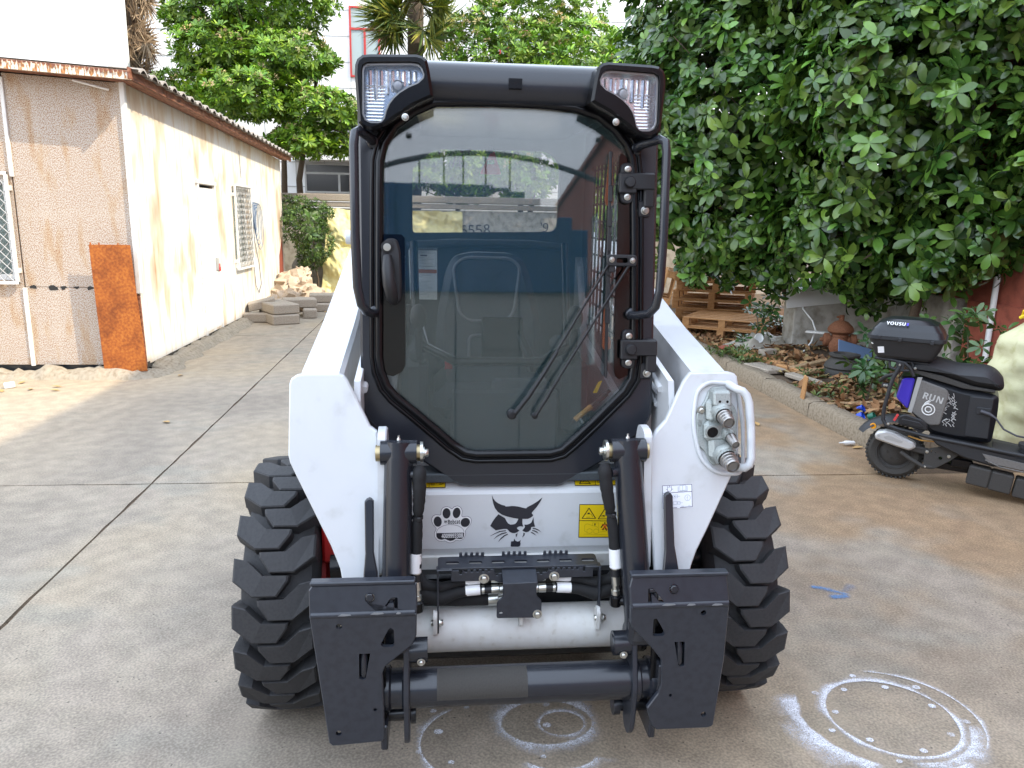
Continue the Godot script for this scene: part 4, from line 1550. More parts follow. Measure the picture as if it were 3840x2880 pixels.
func tyre(o: Node3D, at: Vector3, side: float) -> void:
	# side -1: the wheel on the left of the picture; the tread is built facing +x outwards and mirrored
	var t := Transform3D(Basis(Vector3(side, 0, 0), Vector3.UP, Vector3.BACK), at)
	var m := MB.new()
	m.xf = t
	m.lathe(Vector3(-0.112, 0, 0), Vector3.RIGHT, [[0.215, 0.02], [0.26, -0.005], [0.32, -0.002], [0.36, 0.010], [0.376, 0.040], [0.382, 0.112], [0.376, 0.184], [0.36, 0.214], [0.32, 0.226], [0.26, 0.229], [0.215, 0.21]], 56)
	var ty := part(o, "tyre", m, M["rubber"])
	# lugs: one shape for each row, repeated round the tyre
	var shape := [Vector2(0.0, 0.0), Vector2(0.17, 0.08), Vector2(0.37, 0.45), Vector2(0.69, 0.46), Vector2(0.68, 0.60), Vector2(0.55, 0.97), Vector2(0.25, 0.97), Vector2(0.0, 0.58)]
	var n := 19
	for row in [0, 1]:
		var lm := MB.new()
		var ring_top := []
		var ring_low := []
		for e in shape:
			var u: float = e.x
			var x := 0.118 - u * 0.236
			var ang: float = -e.y * 0.86 * TAU / n
			var rt := 0.420 - 0.008 * pow(absf(u - 0.5) * 2.0, 2.5)
			for lvl in [0, 1]:
				var rr := rt if lvl else 0.368
				var grow := 1.0 if lvl else 1.06
				var xx := x if lvl else (x * 1.0)
				var p := Vector3(xx * (1.0 if row == 0 else -1.0), sin(ang * grow) * rr, cos(ang * grow) * rr)
				if lvl:
					ring_top.append(p)
				else:
					ring_low.append(p)
		lm.xf = Transform3D(Basis(Vector3(side, 0, 0), Vector3.UP, Vector3.BACK), Vector3())
		var mid := Vector3()
		for p in ring_top:
			mid += p / ring_top.size()
		# chamfered top
		var ins := []
		for p in ring_top:
			var q: Vector3 = p.lerp(mid, 0.07)
			ins.append(q + Vector3(0, q.y, q.z).normalized() * 0.004)
		var outn := Vector3(0, mid.y, mid.z)
		# the top is not convex: split it in two quads and a middle
		for quad in [[0, 1, 6, 7], [1, 2, 6], [2, 5, 6], [2, 3, 4, 5]]:
			var ps := []
			for k in quad:
				ps.append(ins[k])
			lm.fan(ps, outn)
		for k in shape.size():
			var k2 := (k + 1) % shape.size()
			var side_out: Vector3 = (ring_top[k] + ring_top[k2]) * 0.5 - mid
			var e3: Vector3 = ring_top[k2] - ring_top[k]
			var sn := e3.cross(outn)
			if sn.dot(side_out) < 0.0 and k != 1 and k != 2:
				sn = -sn
			if k == 1 or k == 2:
				sn = Vector3(0, 1, 0) if sn.y > 0 else -sn
			lm.fan([ring_low[k], ring_low[k2], ring_top[k2], ring_top[k]], sn)
			lm.fan([ring_top[k], ring_top[k2], ins[k2], ins[k]], sn + outn)
		# the shoulder running down the side wall
		var s0: Vector3 = ring_top[0]
		var s1: Vector3 = ring_top[7]
		var dn := Vector3(1, 0.74, 0.74)
		var off := Vector3(0.004 * (1.0 if row == 0 else -1.0), 0, 0)
		var b0 := s0 * Vector3(1, 0.80, 0.80) - off
		var b1 := s1 * Vector3(1, 0.80, 0.80) - off
		lm.fan([s0, s1, b1, b0], off)
		lm.fan([s0, b0, ring_low[1] * Vector3(1, 0.96, 0.96)], Vector3(0, 1, 0))
		lm.fan([s1, b1, ring_low[6] * Vector3(1, 0.96, 0.96)], Vector3(0, -1, 0))
		var mesh := lm.done()
		for i in n:
			var lug := put(ty, "lug", mesh, M["rubber"])
			lug.position = at
			lug.rotation.x = TAU * (i + 0.5 * row) / n + 0.06
	m = MB.new()
	m.xf = t
	m.lathe(Vector3(-0.14, 0, 0), Vector3.RIGHT, [[0.22, 0.015], [0.225, 0.03], [0.19, 0.05], [0.18, 0.15], [0.17, 0.19], [0.08, 0.2], [0.07, 0.24], [0.0, 0.24]], 36)
	m.lathe(Vector3(-0.14, 0, 0), Vector3.RIGHT, [[0.19, 0.05], [0.21, 0.255], [0.225, 0.265], [0.22, 0.275]], 36)
	part(o, "rim", m, M["wheel_red"])


func bolt(o: Node3D, p: Vector3, d: Vector3, r := 0.009, material := "zinc") -> void:
	var m := MB.new()
	m.hexbolt(p, d, r, r * 1.3)
	part(o, "bolt", m, M[material])


func cat_head(m: MB, c: Vector2, k: float, z0: float, z1: float) -> void:
	var o := Vector2(830, 800)
	for s in ["175,55 215,150 265,220 340,280 450,335 530,355 550,382 640,378 715,368 800,375 900,390 1000,420 1105,445 1150,405 1290,330 1420,245 1537,145 1500,240 1440,340 1380,430 1310,510 1265,570 1270,600 1305,635 1295,665 1240,710 1165,745 1090,745 1015,740 1010,830 1020,900 1045,970 960,955 920,965 865,1000 885,1040 940,1082 870,1130 800,1150 730,1142 670,1110 630,1060 590,1025 500,1025 290,1060 140,930 200,810 280,690 360,598 440,650 540,715 580,800 630,870 690,905 760,900 820,885 860,840 905,740 780,715 600,668 450,610 340,530 260,420 215,300 190,180", "1312,705 1330,850 1365,975 1262,985 1250,1060 1190,1115 1120,1130 1060,1110 1018,1078 1060,1030 1090,980 1068,915 1150,915 1220,890 1265,850 1290,780", "140,1228 260,1150 400,1082 570,1068 572,1090 420,1105 280,1160", "240,1315 330,1220 450,1150 590,1120 596,1138 470,1175 350,1235", "360,1400 430,1290 530,1205 628,1168 630,1184 540,1235 450,1310", "1540,1140 1460,1065 1380,1025 1300,1015 1302,1040 1380,1055 1460,1090", "1470,1180 1420,1120 1350,1085 1290,1075 1286,1095 1350,1115", "1410,1243 1350,1175 1300,1140 1258,1130 1252,1146 1310,1180", "890,1160 835,1195 852,1278 876,1220", "1050,1148 1092,1170 1075,1230 1018,1280 1045,1220", "802,1312 835,1375 895,1403 950,1390 985,1362 968,1412 980,1470 965,1530 910,1550 725,1545 706,1525 715,1400 730,1393 788,1388"]:
		var p := pp(s, o, k)
		for i in p.size():
			p[i] = Vector2(p[i].x, -p[i].y) + c
		m.ext(p, z0, z1)


func flat_text(o: Node3D, n: String, s: String, size: float, at: Vector3, b: Basis, material: String, bold := false, squeeze := 1.0) -> void:
	var f := SystemFont.new()
	f.font_names = PackedStringArray(["Droid Sans"])
	f.font_weight = 700 if bold else 400
	var i := put(o, n, text(s, f, size, 0.0008), M[material])
	i.transform = Transform3D(b.scaled_local(Vector3(squeeze, 1, 1)), at)


# small prints drawn into an image: filled boxes, lines, discs
func dash(im: Image, a: Vector2, b: Vector2, w: float, c: Color) -> void:
	var n := int(a.distance_to(b)) + 1
	for i in n + 1:
		var p := a.lerp(b, float(i) / n)
		im.fill_rect(Rect2i(int(p.x - w * 0.5), int(p.y - w * 0.5), maxi(1, int(w)), maxi(1, int(w))), c)


func strokes(im: Image, s: String, w: float, c: Color) -> void:
	for l in s.split(";"):
		var p := pp(l)
		for i in p.size() - 1:
			dash(im, p[i], p[i + 1], w, c)


func print_mat(key: String, im: Image) -> StandardMaterial3D:
	var m := mat(key, Color.WHITE, 0.45)
	m.albedo_texture = ImageTexture.create_from_image(im)
	return m


func make_prints() -> void:
	var k := Color(0.08, 0.06, 0.03)
	var im := Image.create(256, 256, false, Image.FORMAT_RGB8)
	im.fill(Color(0.89, 0.76, 0.03))
	strokes(im, "3,3 253,3 253,253 3,253 3,3;3,125 253,129", 5, k)
	strokes(im, "72,30 24,108 122,108 72,30;190,32 142,112 238,112 190,32", 5, k)
	strokes(im, "40,84 50,74 90,76 100,96;54,98 80,98;160,96 168,84 188,86 190,98 166,98;192,88 214,78 220,70", 2, k)
	im.fill_rect(Rect2i(62, 64, 16, 12), k)
	im.fill_rect(Rect2i(172, 84, 14, 9), k)
	var k2 := Color(0.62, 0.52, 0.05)
	strokes(im, "40,228 215,234;44,160 44,205 64,215;44,160 62,150 142,176 150,200;100,146 100,164;100,142 146,142 146,172;62,218 62,196 82,186 100,196 100,216 82,224 62,218;112,218 112,198 130,188 148,200 148,218 130,226 112,218;150,214 200,208", 2, k2)
	im.fill_rect(Rect2i(114, 146, 9, 16), k)
	im.fill_rect(Rect2i(186, 138, 10, 10), k)
	im.fill_rect(Rect2i(180, 150, 22, 5), k)
	strokes(im, "180,156 166,178;204,156 218,178;188,178 180,196;196,178 206,200", 7, k)
	im.fill_rect(Rect2i(184, 156, 16, 22), Color(0.85, 0.5, 0.2))
	strokes(im, "172,152 214,194;214,152 172,194", 4, Color(0.75, 0.15, 0.03))
	print_mat("print_warning", im)
	im = Image.create(256, 64, false, Image.FORMAT_RGB8)
	im.fill(Color(0.89, 0.76, 0.03))
	strokes(im, "2,2 253,2 253,61 2,61 2,2;128,2 128,61;30,52 62,10 96,52 30,52", 4, k)
	strokes(im, "52,42 62,34 76,40;144,18 144,46 168,46 168,18 144,18;180,32 214,32;180,32 188,26;180,32 188,38;208,44 232,24 244,26;216,46 240,38", 3, k)
	print_mat("print_strip", im)
	im = Image.create(256, 192, false, Image.FORMAT_RGB8)
	im.fill(Color(0.90, 0.91, 0.94))
	var v := Color(0.13, 0.09, 0.25)
	var g := Color(0.45, 0.5, 0.55)
	strokes(im, "4,4 252,4 252,186 150,188;4,4 4,188 120,188;4,66 252,62", 4, v)
	strokes(im, "46,12 46,44 54,52 72,52 80,44 80,12;63,8 63,18;52,18 74,18;36,36 46,36;80,36 92,36", 3, v)
	strokes(im, "140,16 140,56 208,54 208,14;150,12 150,50 174,52 200,48 200,10;174,12 174,52;150,12 162,8 174,12 188,8 200,10;134,20 134,58 214,56 214,18", 2, g)
	strokes(im, "190,112 193,100 202,91 214,88 226,91 235,100 238,112 235,124 226,133 214,136 202,133 193,124 190,112;214,112 214,96;214,112 202,112;214,118 214,130", 2, g)
	strokes(im, "100,96 150,96;110,90 100,96 110,102;90,84 90,108 130,108 130,84 90,84;120,150 170,150;130,144 120,150 130,156;92,138 92,162 150,162 150,138 92,138;160,178 180,178;218,174 236,174;160,184 238,184", 2, g)
	print_mat("print_coupler", im)
	im = Image.create(128, 216, false, Image.FORMAT_RGB8)
	im.fill(Color(0.86, 0.89, 0.87))
	im.fill_rect(Rect2i(34, 84, 92, 16), Color(0.72, 0.42, 0.18))
	strokes(im, "6,12 122,12 122,70 6,70 6,12", 1, g)
	for i in 26:
		if i != 14 and i != 15:
			dash(im, Vector2(18, 32 + i * 6.5), Vector2(60 + rng.randf() * 55, 32 + i * 6.5), 1, g)
	im.fill_rect(Rect2i(52, 20, 30, 6), Color(0.3, 0.33, 0.35))
	print_mat("print_booklet", im)
	im = Image.create(64, 128, false, Image.FORMAT_RGB8)
	im.fill(Color(0.86, 0.86, 0.85))
	for i in 14:
		var y := 14 + i * 7
		im.fill_rect(Rect2i(14, y, 3 + rng.randi() % 8, 3), Color(0.5, 0.5, 0.55))
		im.fill_rect(Rect2i(36, y, 3 + rng.randi() % 8, 3), Color(0.5, 0.5, 0.55))
	print_mat("print_hose_tag", im)


func loader() -> void:
	make_prints()
	var o := thing("skid_steer_loader", "white and dark grey skid steer loader facing the viewer with arms lowered", "skid loader")
	var m: MB
	# ---- wheels
	for e in [[-0.746, 0.012, -1.0], [0.721, 0.012, 1.0], [-0.746, -1.08, -1.0], [0.721, -1.08, 1.0]]:
		tyre(o, Vector3(e[0], 0.42, e[1]), e[2])
	# ---- body
	m = MB.new()
	m.xf = Transform3D(SIDE, Vector3(-0.40, 0, 0))
	m.ext(pp("-0.17,0.50 -0.17,0.79 0.1,0.82 1.06,0.82 1.1,1.15 1.7,1.15 1.75,0.5 1.5,0.25 0.1,0.25"), 0.0, 0.8, 0.0)
	part(o, "chassis", m, M["paint_white"])
	m = MB.new()
	m.box(Vector3(0, 0.36, 0.0), Vector3(0.9, 0.3, 0.44), 0.01)
	m.box(Vector3(0, 0.38, -0.6), Vector3(0.86, 0.3, 1.7), 0.01)
	for s in [-1, 1]:
		m.cyl(Vector3(s * 0.4, 0.43, 0.0), Vector3(s * 0.62, 0.43, 0.0), 0.075)
		m.cyl(Vector3(s * 0.4, 0.43, -1.08), Vector3(s * 0.62, 0.43, -1.08), 0.075)
		m.cyl(Vector3(s * 0.44, 0.555, 0.2), Vector3(s * 0.60, 0.55, 0.2), 0.06)
	part(o, "underbody", m, M["paint_black"])
	m = MB.new()
	m.box(Vector3(-0.585, 0.67, 0.16), Vector3(0.085, 0.20, 0.14), 0.01)
	part(o, "red_guard", m, M["wheel_red"])
	# front panel with its bent top
	m = MB.new()
	m.xf = Transform3D(SIDE, Vector3(-0.345, 0, 0))
	m.ext(pp("-0.175,0.49 -0.19,0.57 -0.2,0.60 -0.2,0.785 -0.196,0.795 -0.188,0.802 -0.150,0.834 -0.10,0.862 -0.05,0.87 -0.05,0.49"), 0.0, 0.69, 0.006)
	part(o, "front_panel", m, M["paint_white"])
	m = MB.new()
	m.xf = Transform3D(Basis(), Vector3(0, 0, 0.2))
	m.ext(pp("-0.345,0.42 0.345,0.42 0.345,0.575 -0.345,0.575"), -0.02, 0.004, 0.003)
	part(o, "lower_panel", m, M["paint_white_worn"])
	m = MB.new()
	cat_head(m, Vector2(-0.010, 0.692), 0.00012, 0.2, 0.2012)
	part(o, "cat_head_emblem", m, M["ink"])
	paw(o)
	m = MB.new()
	m.uvq(Vector3(0.199, 0.629, 0.2012), Vector3(0.315, 0.627, 0.2012), Vector3(0.315, 0.744, 0.2012), Vector3(0.198, 0.746, 0.2012))
	part(o, "warning_label", m, M["print_warning"])
	for e in [[-0.343, -0.237], [0.183, 0.322]]:
		m = MB.new()
		m.xf = Transform3D(Basis(), Vector3(0, 0.8055, 0.1868))
		m.uvq(Vector3(e[0], 0, 0.003), Vector3(e[1], 0, 0.003), Vector3(e[1], 0.0262, -0.0279), Vector3(e[0], 0.0262, -0.0279))
		part(o, "warning_strip", m, M["print_strip"])
	# ---- cab
	cab(o)
	# ---- lift arms
	var AL := leaned(0.30, -0.30, 1.15)
	var left := pp("-0.693,1.169 -0.688,1.184 -0.672,1.194 -0.653,1.198 -0.552,1.198 -0.536,1.192 -0.526,1.179 -0.492,1.114 -0.459,1.049 -0.440,1.035 -0.426,0.883 -0.432,0.603 -0.532,0.605 -0.542,0.656 -0.569,0.720 -0.602,0.783 -0.632,0.841 -0.669,0.912 -0.688,0.95 -0.693,0.97")
	var right := pp("0.497,1.185 0.511,1.201 0.633,1.203 0.652,1.198 0.660,1.189 0.663,1.164 0.655,0.930 0.631,0.895 0.598,0.833 0.550,0.743 0.515,0.682 0.498,0.641 0.490,0.607 0.385,0.610 0.378,0.788 0.375,0.982 0.40,1.03 0.43,1.06 0.487,1.171")
	for e in [left, right]:
		m = MB.new()
		m.xf = AL
		m.ext(e, -0.016, 0.0, 0.004, [])
		part(o, "arm_face_plate", m, M["paint_white"])
	for s in [-1.0, 1.0]:
		var xo: float = -0.66 if s < 0 else 0.64
		var xi: float = -0.50 if s < 0 else 0.46
		# web of the forward leg behind the face plate
		m = MB.new()
		m.xf = Transform3D(SIDE, Vector3(xi - 0.01, 0, 0))
		m.ext(pp("-0.26,1.17 -0.30,1.05 -0.44,0.61 -0.30,0.45 -0.16,0.6 -0.10,1.02 0.35,1.12 0.35,1.30"), 0.0, 0.02, 0.002, [rp(rect(-0.2, 0.78, -0.13, 0.9), 0.03), rp(pp("-0.16,1.1 -0.13,1.14 0.0,1.16 0.0,1.12"), 0.01)])
		part(o, "arm_web", m, M["paint_white"])
		# box rail rising to the rear
		m = MB.new()
		m.xf = Transform3D(SIDE, Vector3(minf(xo, xi - (0.04 if s < 0 else -0.06)), 0, 0))
		var wdt := absf(xo - (xi - (0.04 if s < 0 else -0.06)))
		m.ext(rp(pp("-0.28,1.198 0.16,1.285 1.0,1.49 1.30,1.56 1.36,1.42 1.0,1.33 0.2,1.14 -0.26,1.02"), 0.02), 0.0, wdt, 0.012)
		part(o, "arm_rail", m, M["paint_white"])
		m = MB.new()
		var xl: float = xi + 0.012 * -s
		m.tube([Vector3(xl, 1.13, 0.2), Vector3(xl, 1.20, -0.05), Vector3(xl, 1.25, -0.3), Vector3(xl, 1.27, -0.42), Vector3(xl, 1.2, -0.5)], 0.012, 8)
		m.tube([Vector3(xl, 1.07, 0.16), Vector3(xl, 1.15, -0.1), Vector3(xl, 1.3, -0.5), Vector3(xl, 1.42, -1.0)], 0.008, 7)
		part(o, "arm_pipe", m, M["paint_white"])
		m = MB.new()
		m.xf = Transform3D(SIDE, Vector3(xi - 0.03 if s < 0 else xi - 0.09, 0, 0))
		m.ext(pp("0.0,1.02 0.0,0.7 1.6,0.7 1.6,1.5 1.15,1.6 0.95,1.45 0.8,1.15"), 0.0, 0.12, 0.005)
		part(o, "rear_upright", m, M["paint_white"])
		m = MB.new()
		m.lathe(Vector3(xo - 0.005 * -s, 1.555, -1.2), Vector3(s, 0, 0), [[0.0, 0.03], [0.03, 0.03], [0.033, 0.024], [0.033, 0.005], [0.042, 0.004], [0.042, -0.03]], 20)
		part(o, "pivot_cap", m, M["paint_white"])
		# lug that carries the cylinder pin
		m = MB.new()
		m.xf = Transform3D(SIDE, Vector3(-0.435 if s < 0 else 0.352, 0, 0))
		m.ext(rp(pp("-0.38,1.04 -0.30,1.05 -0.25,0.9 -0.32,0.62 -0.44,0.62 -0.40,0.88"), 0.03), 0.0, 0.026, 0.004)
		part(o, "pin_lug", m, M["paint_white"])
	# latch slots' levers
	for e in [["-0.471,0.851 -0.466,0.857 -0.457,0.861 -0.450,0.857 -0.445,0.851 -0.444,0.712 -0.433,0.656 -0.433,0.62 -0.475,0.62 -0.468,0.708"], ["0.410,0.853 0.415,0.860 0.424,0.864 0.432,0.860 0.436,0.853 0.438,0.713 0.448,0.65 0.448,0.62 0.399,0.62 0.409,0.700"]]:
		m = MB.new()
		m.xf = leaned(0.335, -0.30, 1.15)
		m.ext(pp(e[0]), -0.012, 0.0, 0.003)
		part(o, "lock_lever", m, M["paint_dark"])
	m = MB.new()
	m.xf = AL
	m.uvq(Vector3(0.413, 0.806, 0.0012), Vector3(0.507, 0.809, 0.0012), Vector3(0.507, 0.877, 0.0012), Vector3(0.413, 0.874, 0.0012))
	part(o, "coupler_label", m, M["print_coupler"])
	aux_coupler(o)
	# ---- tilt cylinders with pins and hoses
	for s in [-1.0, 1.0]:
		var xc: float = -0.374 if s < 0 else 0.302
		var xb: float = -0.385 if s < 0 else 0.338
		m = MB.new()
		m.cyl(Vector3(xc, 1.015, 0.375), Vector3(xc + (xb - xc) * 0.1, 0.955, 0.388), 0.039, 0.039, 24)
		m.cyl(Vector3(xc, 0.972, 0.382), Vector3(xb, 0.44, 0.50), 0.042, 0.042, 24)
		m.cyl(Vector3(xc - 0.052, 0.985, 0.38), Vector3(xc + 0.052, 0.985, 0.38), 0.036, -1.0, 20)
		m.box(Vector3(xb, 0.47, 0.49), Vector3(0.08, 0.1, 0.08), 0.012)
		var cy := part(o, "tilt_cylinder", m, M["paint_dark"])
		m = MB.new()
		m.cyl(Vector3(xc - 0.066, 0.983, 0.38), Vector3(xc + 0.062, 0.983, 0.38), 0.024, -1.0, 18)
		part(cy, "pin_bush", m, M["brass"])
		m = MB.new()
		var xin: float = xc - s * 0.062
		m.cyl(Vector3(xin, 0.985, 0.38), Vector3(xin - s * 0.008, 0.985, 0.38), 0.031, -1.0, 20)
		part(cy, "pin_washer", m, M["zinc"])
		m = MB.new()
		m.hexbolt(Vector3(xin - s * 0.008, 0.983, 0.38), Vector3(-s, 0, 0), 0.012, 0.016)
		part(cy, "pin_bolt", m, M["zinc"])
		m = MB.new()
		m.lathe(Vector3(xc, 1.012, 0.375), Vector3.UP, [[0.006, 0.0], [0.006, 0.012], [0.003, 0.016], [0.003, 0.022], [0.0, 0.023]], 10)
		part(cy, "grease_nipple", m, M["zinc"])
		# hose from the upper port down to the lower elbow
		var xh: float = -0.314 if s < 0 else 0.247
		m = MB.new()
		m.cyl(Vector3(xc - s * 0.03, 0.925, 0.40), Vector3(xh, 0.925, 0.41), 0.014, -1.0, 12)
		part(cy, "port", m, M["paint_dark"])
		m = MB.new()
		var path := [Vector3(xh, 0.945, 0.40), Vector3(xh, 0.93, 0.415), Vector3(xh - s * 0.0, 0.88, 0.42), Vector3(xh + s * 0.002, 0.84, 0.42), Vector3(xh + s * 0.006, 0.80, 0.42), Vector3(xh + s * 0.008, 0.76, 0.422), Vector3(xh + s * 0.01, 0.70, 0.425), Vector3(xh + s * 0.012, 0.64, 0.43)]
		if s > 0:
			path = [Vector3(0.231, 0.945, 0.40), Vector3(0.228, 0.93, 0.415), Vector3(0.235, 0.88, 0.42), Vector3(0.243, 0.84, 0.42), Vector3(0.251, 0.80, 0.42), Vector3(0.259, 0.76, 0.422), Vector3(0.266, 0.70, 0.425), Vector3(0.270, 0.64, 0.43)]
		var fine := []
		var rad := []
		for i in 29:
			var u := i / 4.0
			var k := mini(int(u), path.size() - 2)
			var p: Vector3 = path[k].lerp(path[k + 1], u - k)
			fine.append(p)
			var tie := 1.0 - 0.35 * exp(-pow((p.y - 0.80) / 0.012, 2.0))
			rad.append((0.0165 + 0.003 * smoothstep(0.8, 0.9, p.y)) * tie * (1.0 + 0.03 * sin(i * 1.9) + 0.03 * sin(i * 3.1 + s)) * (0.8 if i < 2 else 1.0))
		m.tube(fine, rad, 11)
		part(o, "hose_sleeve", m, M["sleeve"])
		var pt: Vector3 = path[4]
		m = MB.new()
		m.lathe(pt - Vector3(0, 0.004, 0), Vector3(0, 1, 0), [[0.0155, 0.0], [0.0165, 0.0], [0.0165, 0.008], [0.0155, 0.008]], 14)
		m.box(pt + Vector3(0.004, 0, 0.017), Vector3(0.012, 0.012, 0.008), 0.002)
		part(o, "cable_tie", m, M["black_plastic"])
		var pe: Vector3 = path[7]
		var pb := Vector3(pe.x + 0.004, 0.525, 0.44)
		m = MB.new()
		m.lathe(pe.lerp(pb, -0.45), (pe - path[6]).normalized(), [[0.0, 0.0], [0.0195, 0.0], [0.0195, 0.058], [0.0, 0.058]], 16)
		part(o, "hose_tag", m, M["white_label"])
		m = MB.new()
		m.cyl(pe + Vector3(0, -0.005, 0), pe.lerp(pb, 0.3), 0.0145, -1.0, 12)
		part(o, "hose_end", m, M["black_plastic"])
		m = MB.new()
		m.lathe(pe.lerp(pb, 0.28), (pb - pe).normalized(), [[0.0125, 0.0], [0.0125, 0.03], [0.010, 0.032], [0.010, 0.045], [0.0135, 0.046], [0.0135, 0.06], [0.009, 0.062], [0.009, 0.085]], 8)
		part(o, "hose_fitting", m, M["zinc"])
		m = MB.new()
		m.lathe(pe + Vector3(0, -0.002, 0), (pb - pe).normalized(), [[0.0155, 0.0], [0.0155, 0.009]], 12)
		part(o, "crimp_band", m, M["zinc"])
		m = MB.new()
		m.lathe(pb, Vector3(0, 1, 0), [[0.0, -0.012], [0.017, -0.012], [0.019, -0.004], [0.019, 0.018], [0.012, 0.022]], 12)
		m.cyl(pb + Vector3(0, 0.004, 0), Vector3(xb, 0.53, 0.46), 0.014, -1.0, 10)
		part(o, "elbow", m, M["paint_black"])
	hose_rack(o)
	# ---- torque tube of the arms
	m = MB.new()
	m.lathe(Vector3(-0.44, 0.372, 0.30), Vector3.RIGHT, [[0.0, 0.0], [0.071, 0.0], [0.071, 0.88], [0.0, 0.88]], 40)
	part(o, "arm_cross_tube", m, M["paint_white_worn"])
	for e in [-0.27, 0.236, -0.005]:
		m = MB.new()
		m.xf = Transform3D(SIDE, Vector3(e - 0.006, 0, 0))
		m.ext(rp(pp("-0.34,0.385 -0.39,0.40 -0.395,0.46 -0.385,0.475 -0.365,0.475 -0.34,0.44") if absf(e) > 0.1 else pp("-0.34,0.40 -0.385,0.42 -0.385,0.47 -0.34,0.47"), 0.008), 0.0, 0.012, 0.002)
		part(o, "tube_tab", m, M["paint_white_worn"])
	coupler(o)


func paw(o: Node3D) -> void:
	var c := Vector2(880, 800)
	var k := 0.1085 * 0.000866
	var outer := rp(pp("180,600 230,510 330,465 470,490 495,470 500,330 560,220 690,178 800,210 875,285 940,200 1070,160 1180,220 1235,340 1215,540 1250,575 1400,540 1520,610 1560,720 1520,860 1340,1080 1360,1200 1290,1390 1150,1460 1015,1425 940,1500 810,1530 700,1490 640,1435 520,1470 380,1430 280,1300 262,1150 340,985 220,830 180,720"), 40.0, 3)
	var at := Vector3(-0.2165, 0.688, 0.2)
	var flip := func(p: PackedVector2Array) -> PackedVector2Array:
		var r := PackedVector2Array()
		for e in p:
			r.append(Vector2((e.x - c.x) * k, -(e.y - c.y) * k))
		return r
	var m := MB.new()
	m.xf = Transform3D(Basis(), at)
	m.ext(flip.call(outer), 0.0, 0.0006)
	var st := part(o, "paw_sticker", m, M["ink_violet"])
	m = MB.new()
	m.xf = Transform3D(Basis(), at)
	m.ext(MB.inset(flip.call(outer), 0.0012 if MB.area(flip.call(outer)) > 0 else -0.0012), 0.0, 0.0011)
	part(st, "white_field", m, M["white_label"])
	m = MB.new()
	m.xf = Transform3D(Basis(), at)
	for e in [[390, 725, 138, 188, 0.1], [690, 430, 136, 190, 0.0], [1035, 420, 132, 192, -0.12], [1335, 775, 160, 170, -0.5]]:
		var el := PackedVector2Array()
		for i in 20:
			var a := TAU * i / 20.0
			el.append(Vector2(e[0], e[1]) + Vector2(cos(a) * e[2], sin(a) * e[3]).rotated(-e[4]))
		m.ext(flip.call(el), 0.0, 0.0016)
	m.ext(flip.call(rp(pp("335,1148 1297,1148 1290,1290 1240,1370 1130,1385 1020,1350 930,1420 820,1450 720,1410 640,1362 520,1398 400,1360 345,1280"), 30.0)), 0.0, 0.0016)
	part(st, "black_pads", m, M["ink"])
	m = MB.new()
	var arc := []
	for i in 15:
		var a := PI * i / 14.0
		var p: PackedVector2Array = flip.call(PackedVector2Array([Vector2(818 - cos(a) * 475, 1140 - sin(a) * 295)]))
		arc.append(Vector3(p[0].x, p[0].y, 0.0012) + at)
	m.tube(arc, 0.0006, 5)
	part(st, "pad_outline", m, M["ink_violet"])
	var at2 := at + Vector3((945 - c.x) * k, -(745 - c.y) * k, 0.0016)
	flat_text(st, "lettering", "Bobcat", 0.0195, at2, Basis(), "ink", true, 0.62)
	flat_text(st, "lettering", "4009993308", 0.0205, at + Vector3((890 - c.x) * k, -(1255 - c.y) * k, 0.002), Basis(), "white_label", true, 0.62)
	m = MB.new()
	cat_head(m, Vector2(at.x + (668 - c.x) * k, at.y - (735 - c.y) * k), 0.000008, at.z + 0.001, at.z + 0.0016)
	part(st, "small_emblem", m, M["ink"])


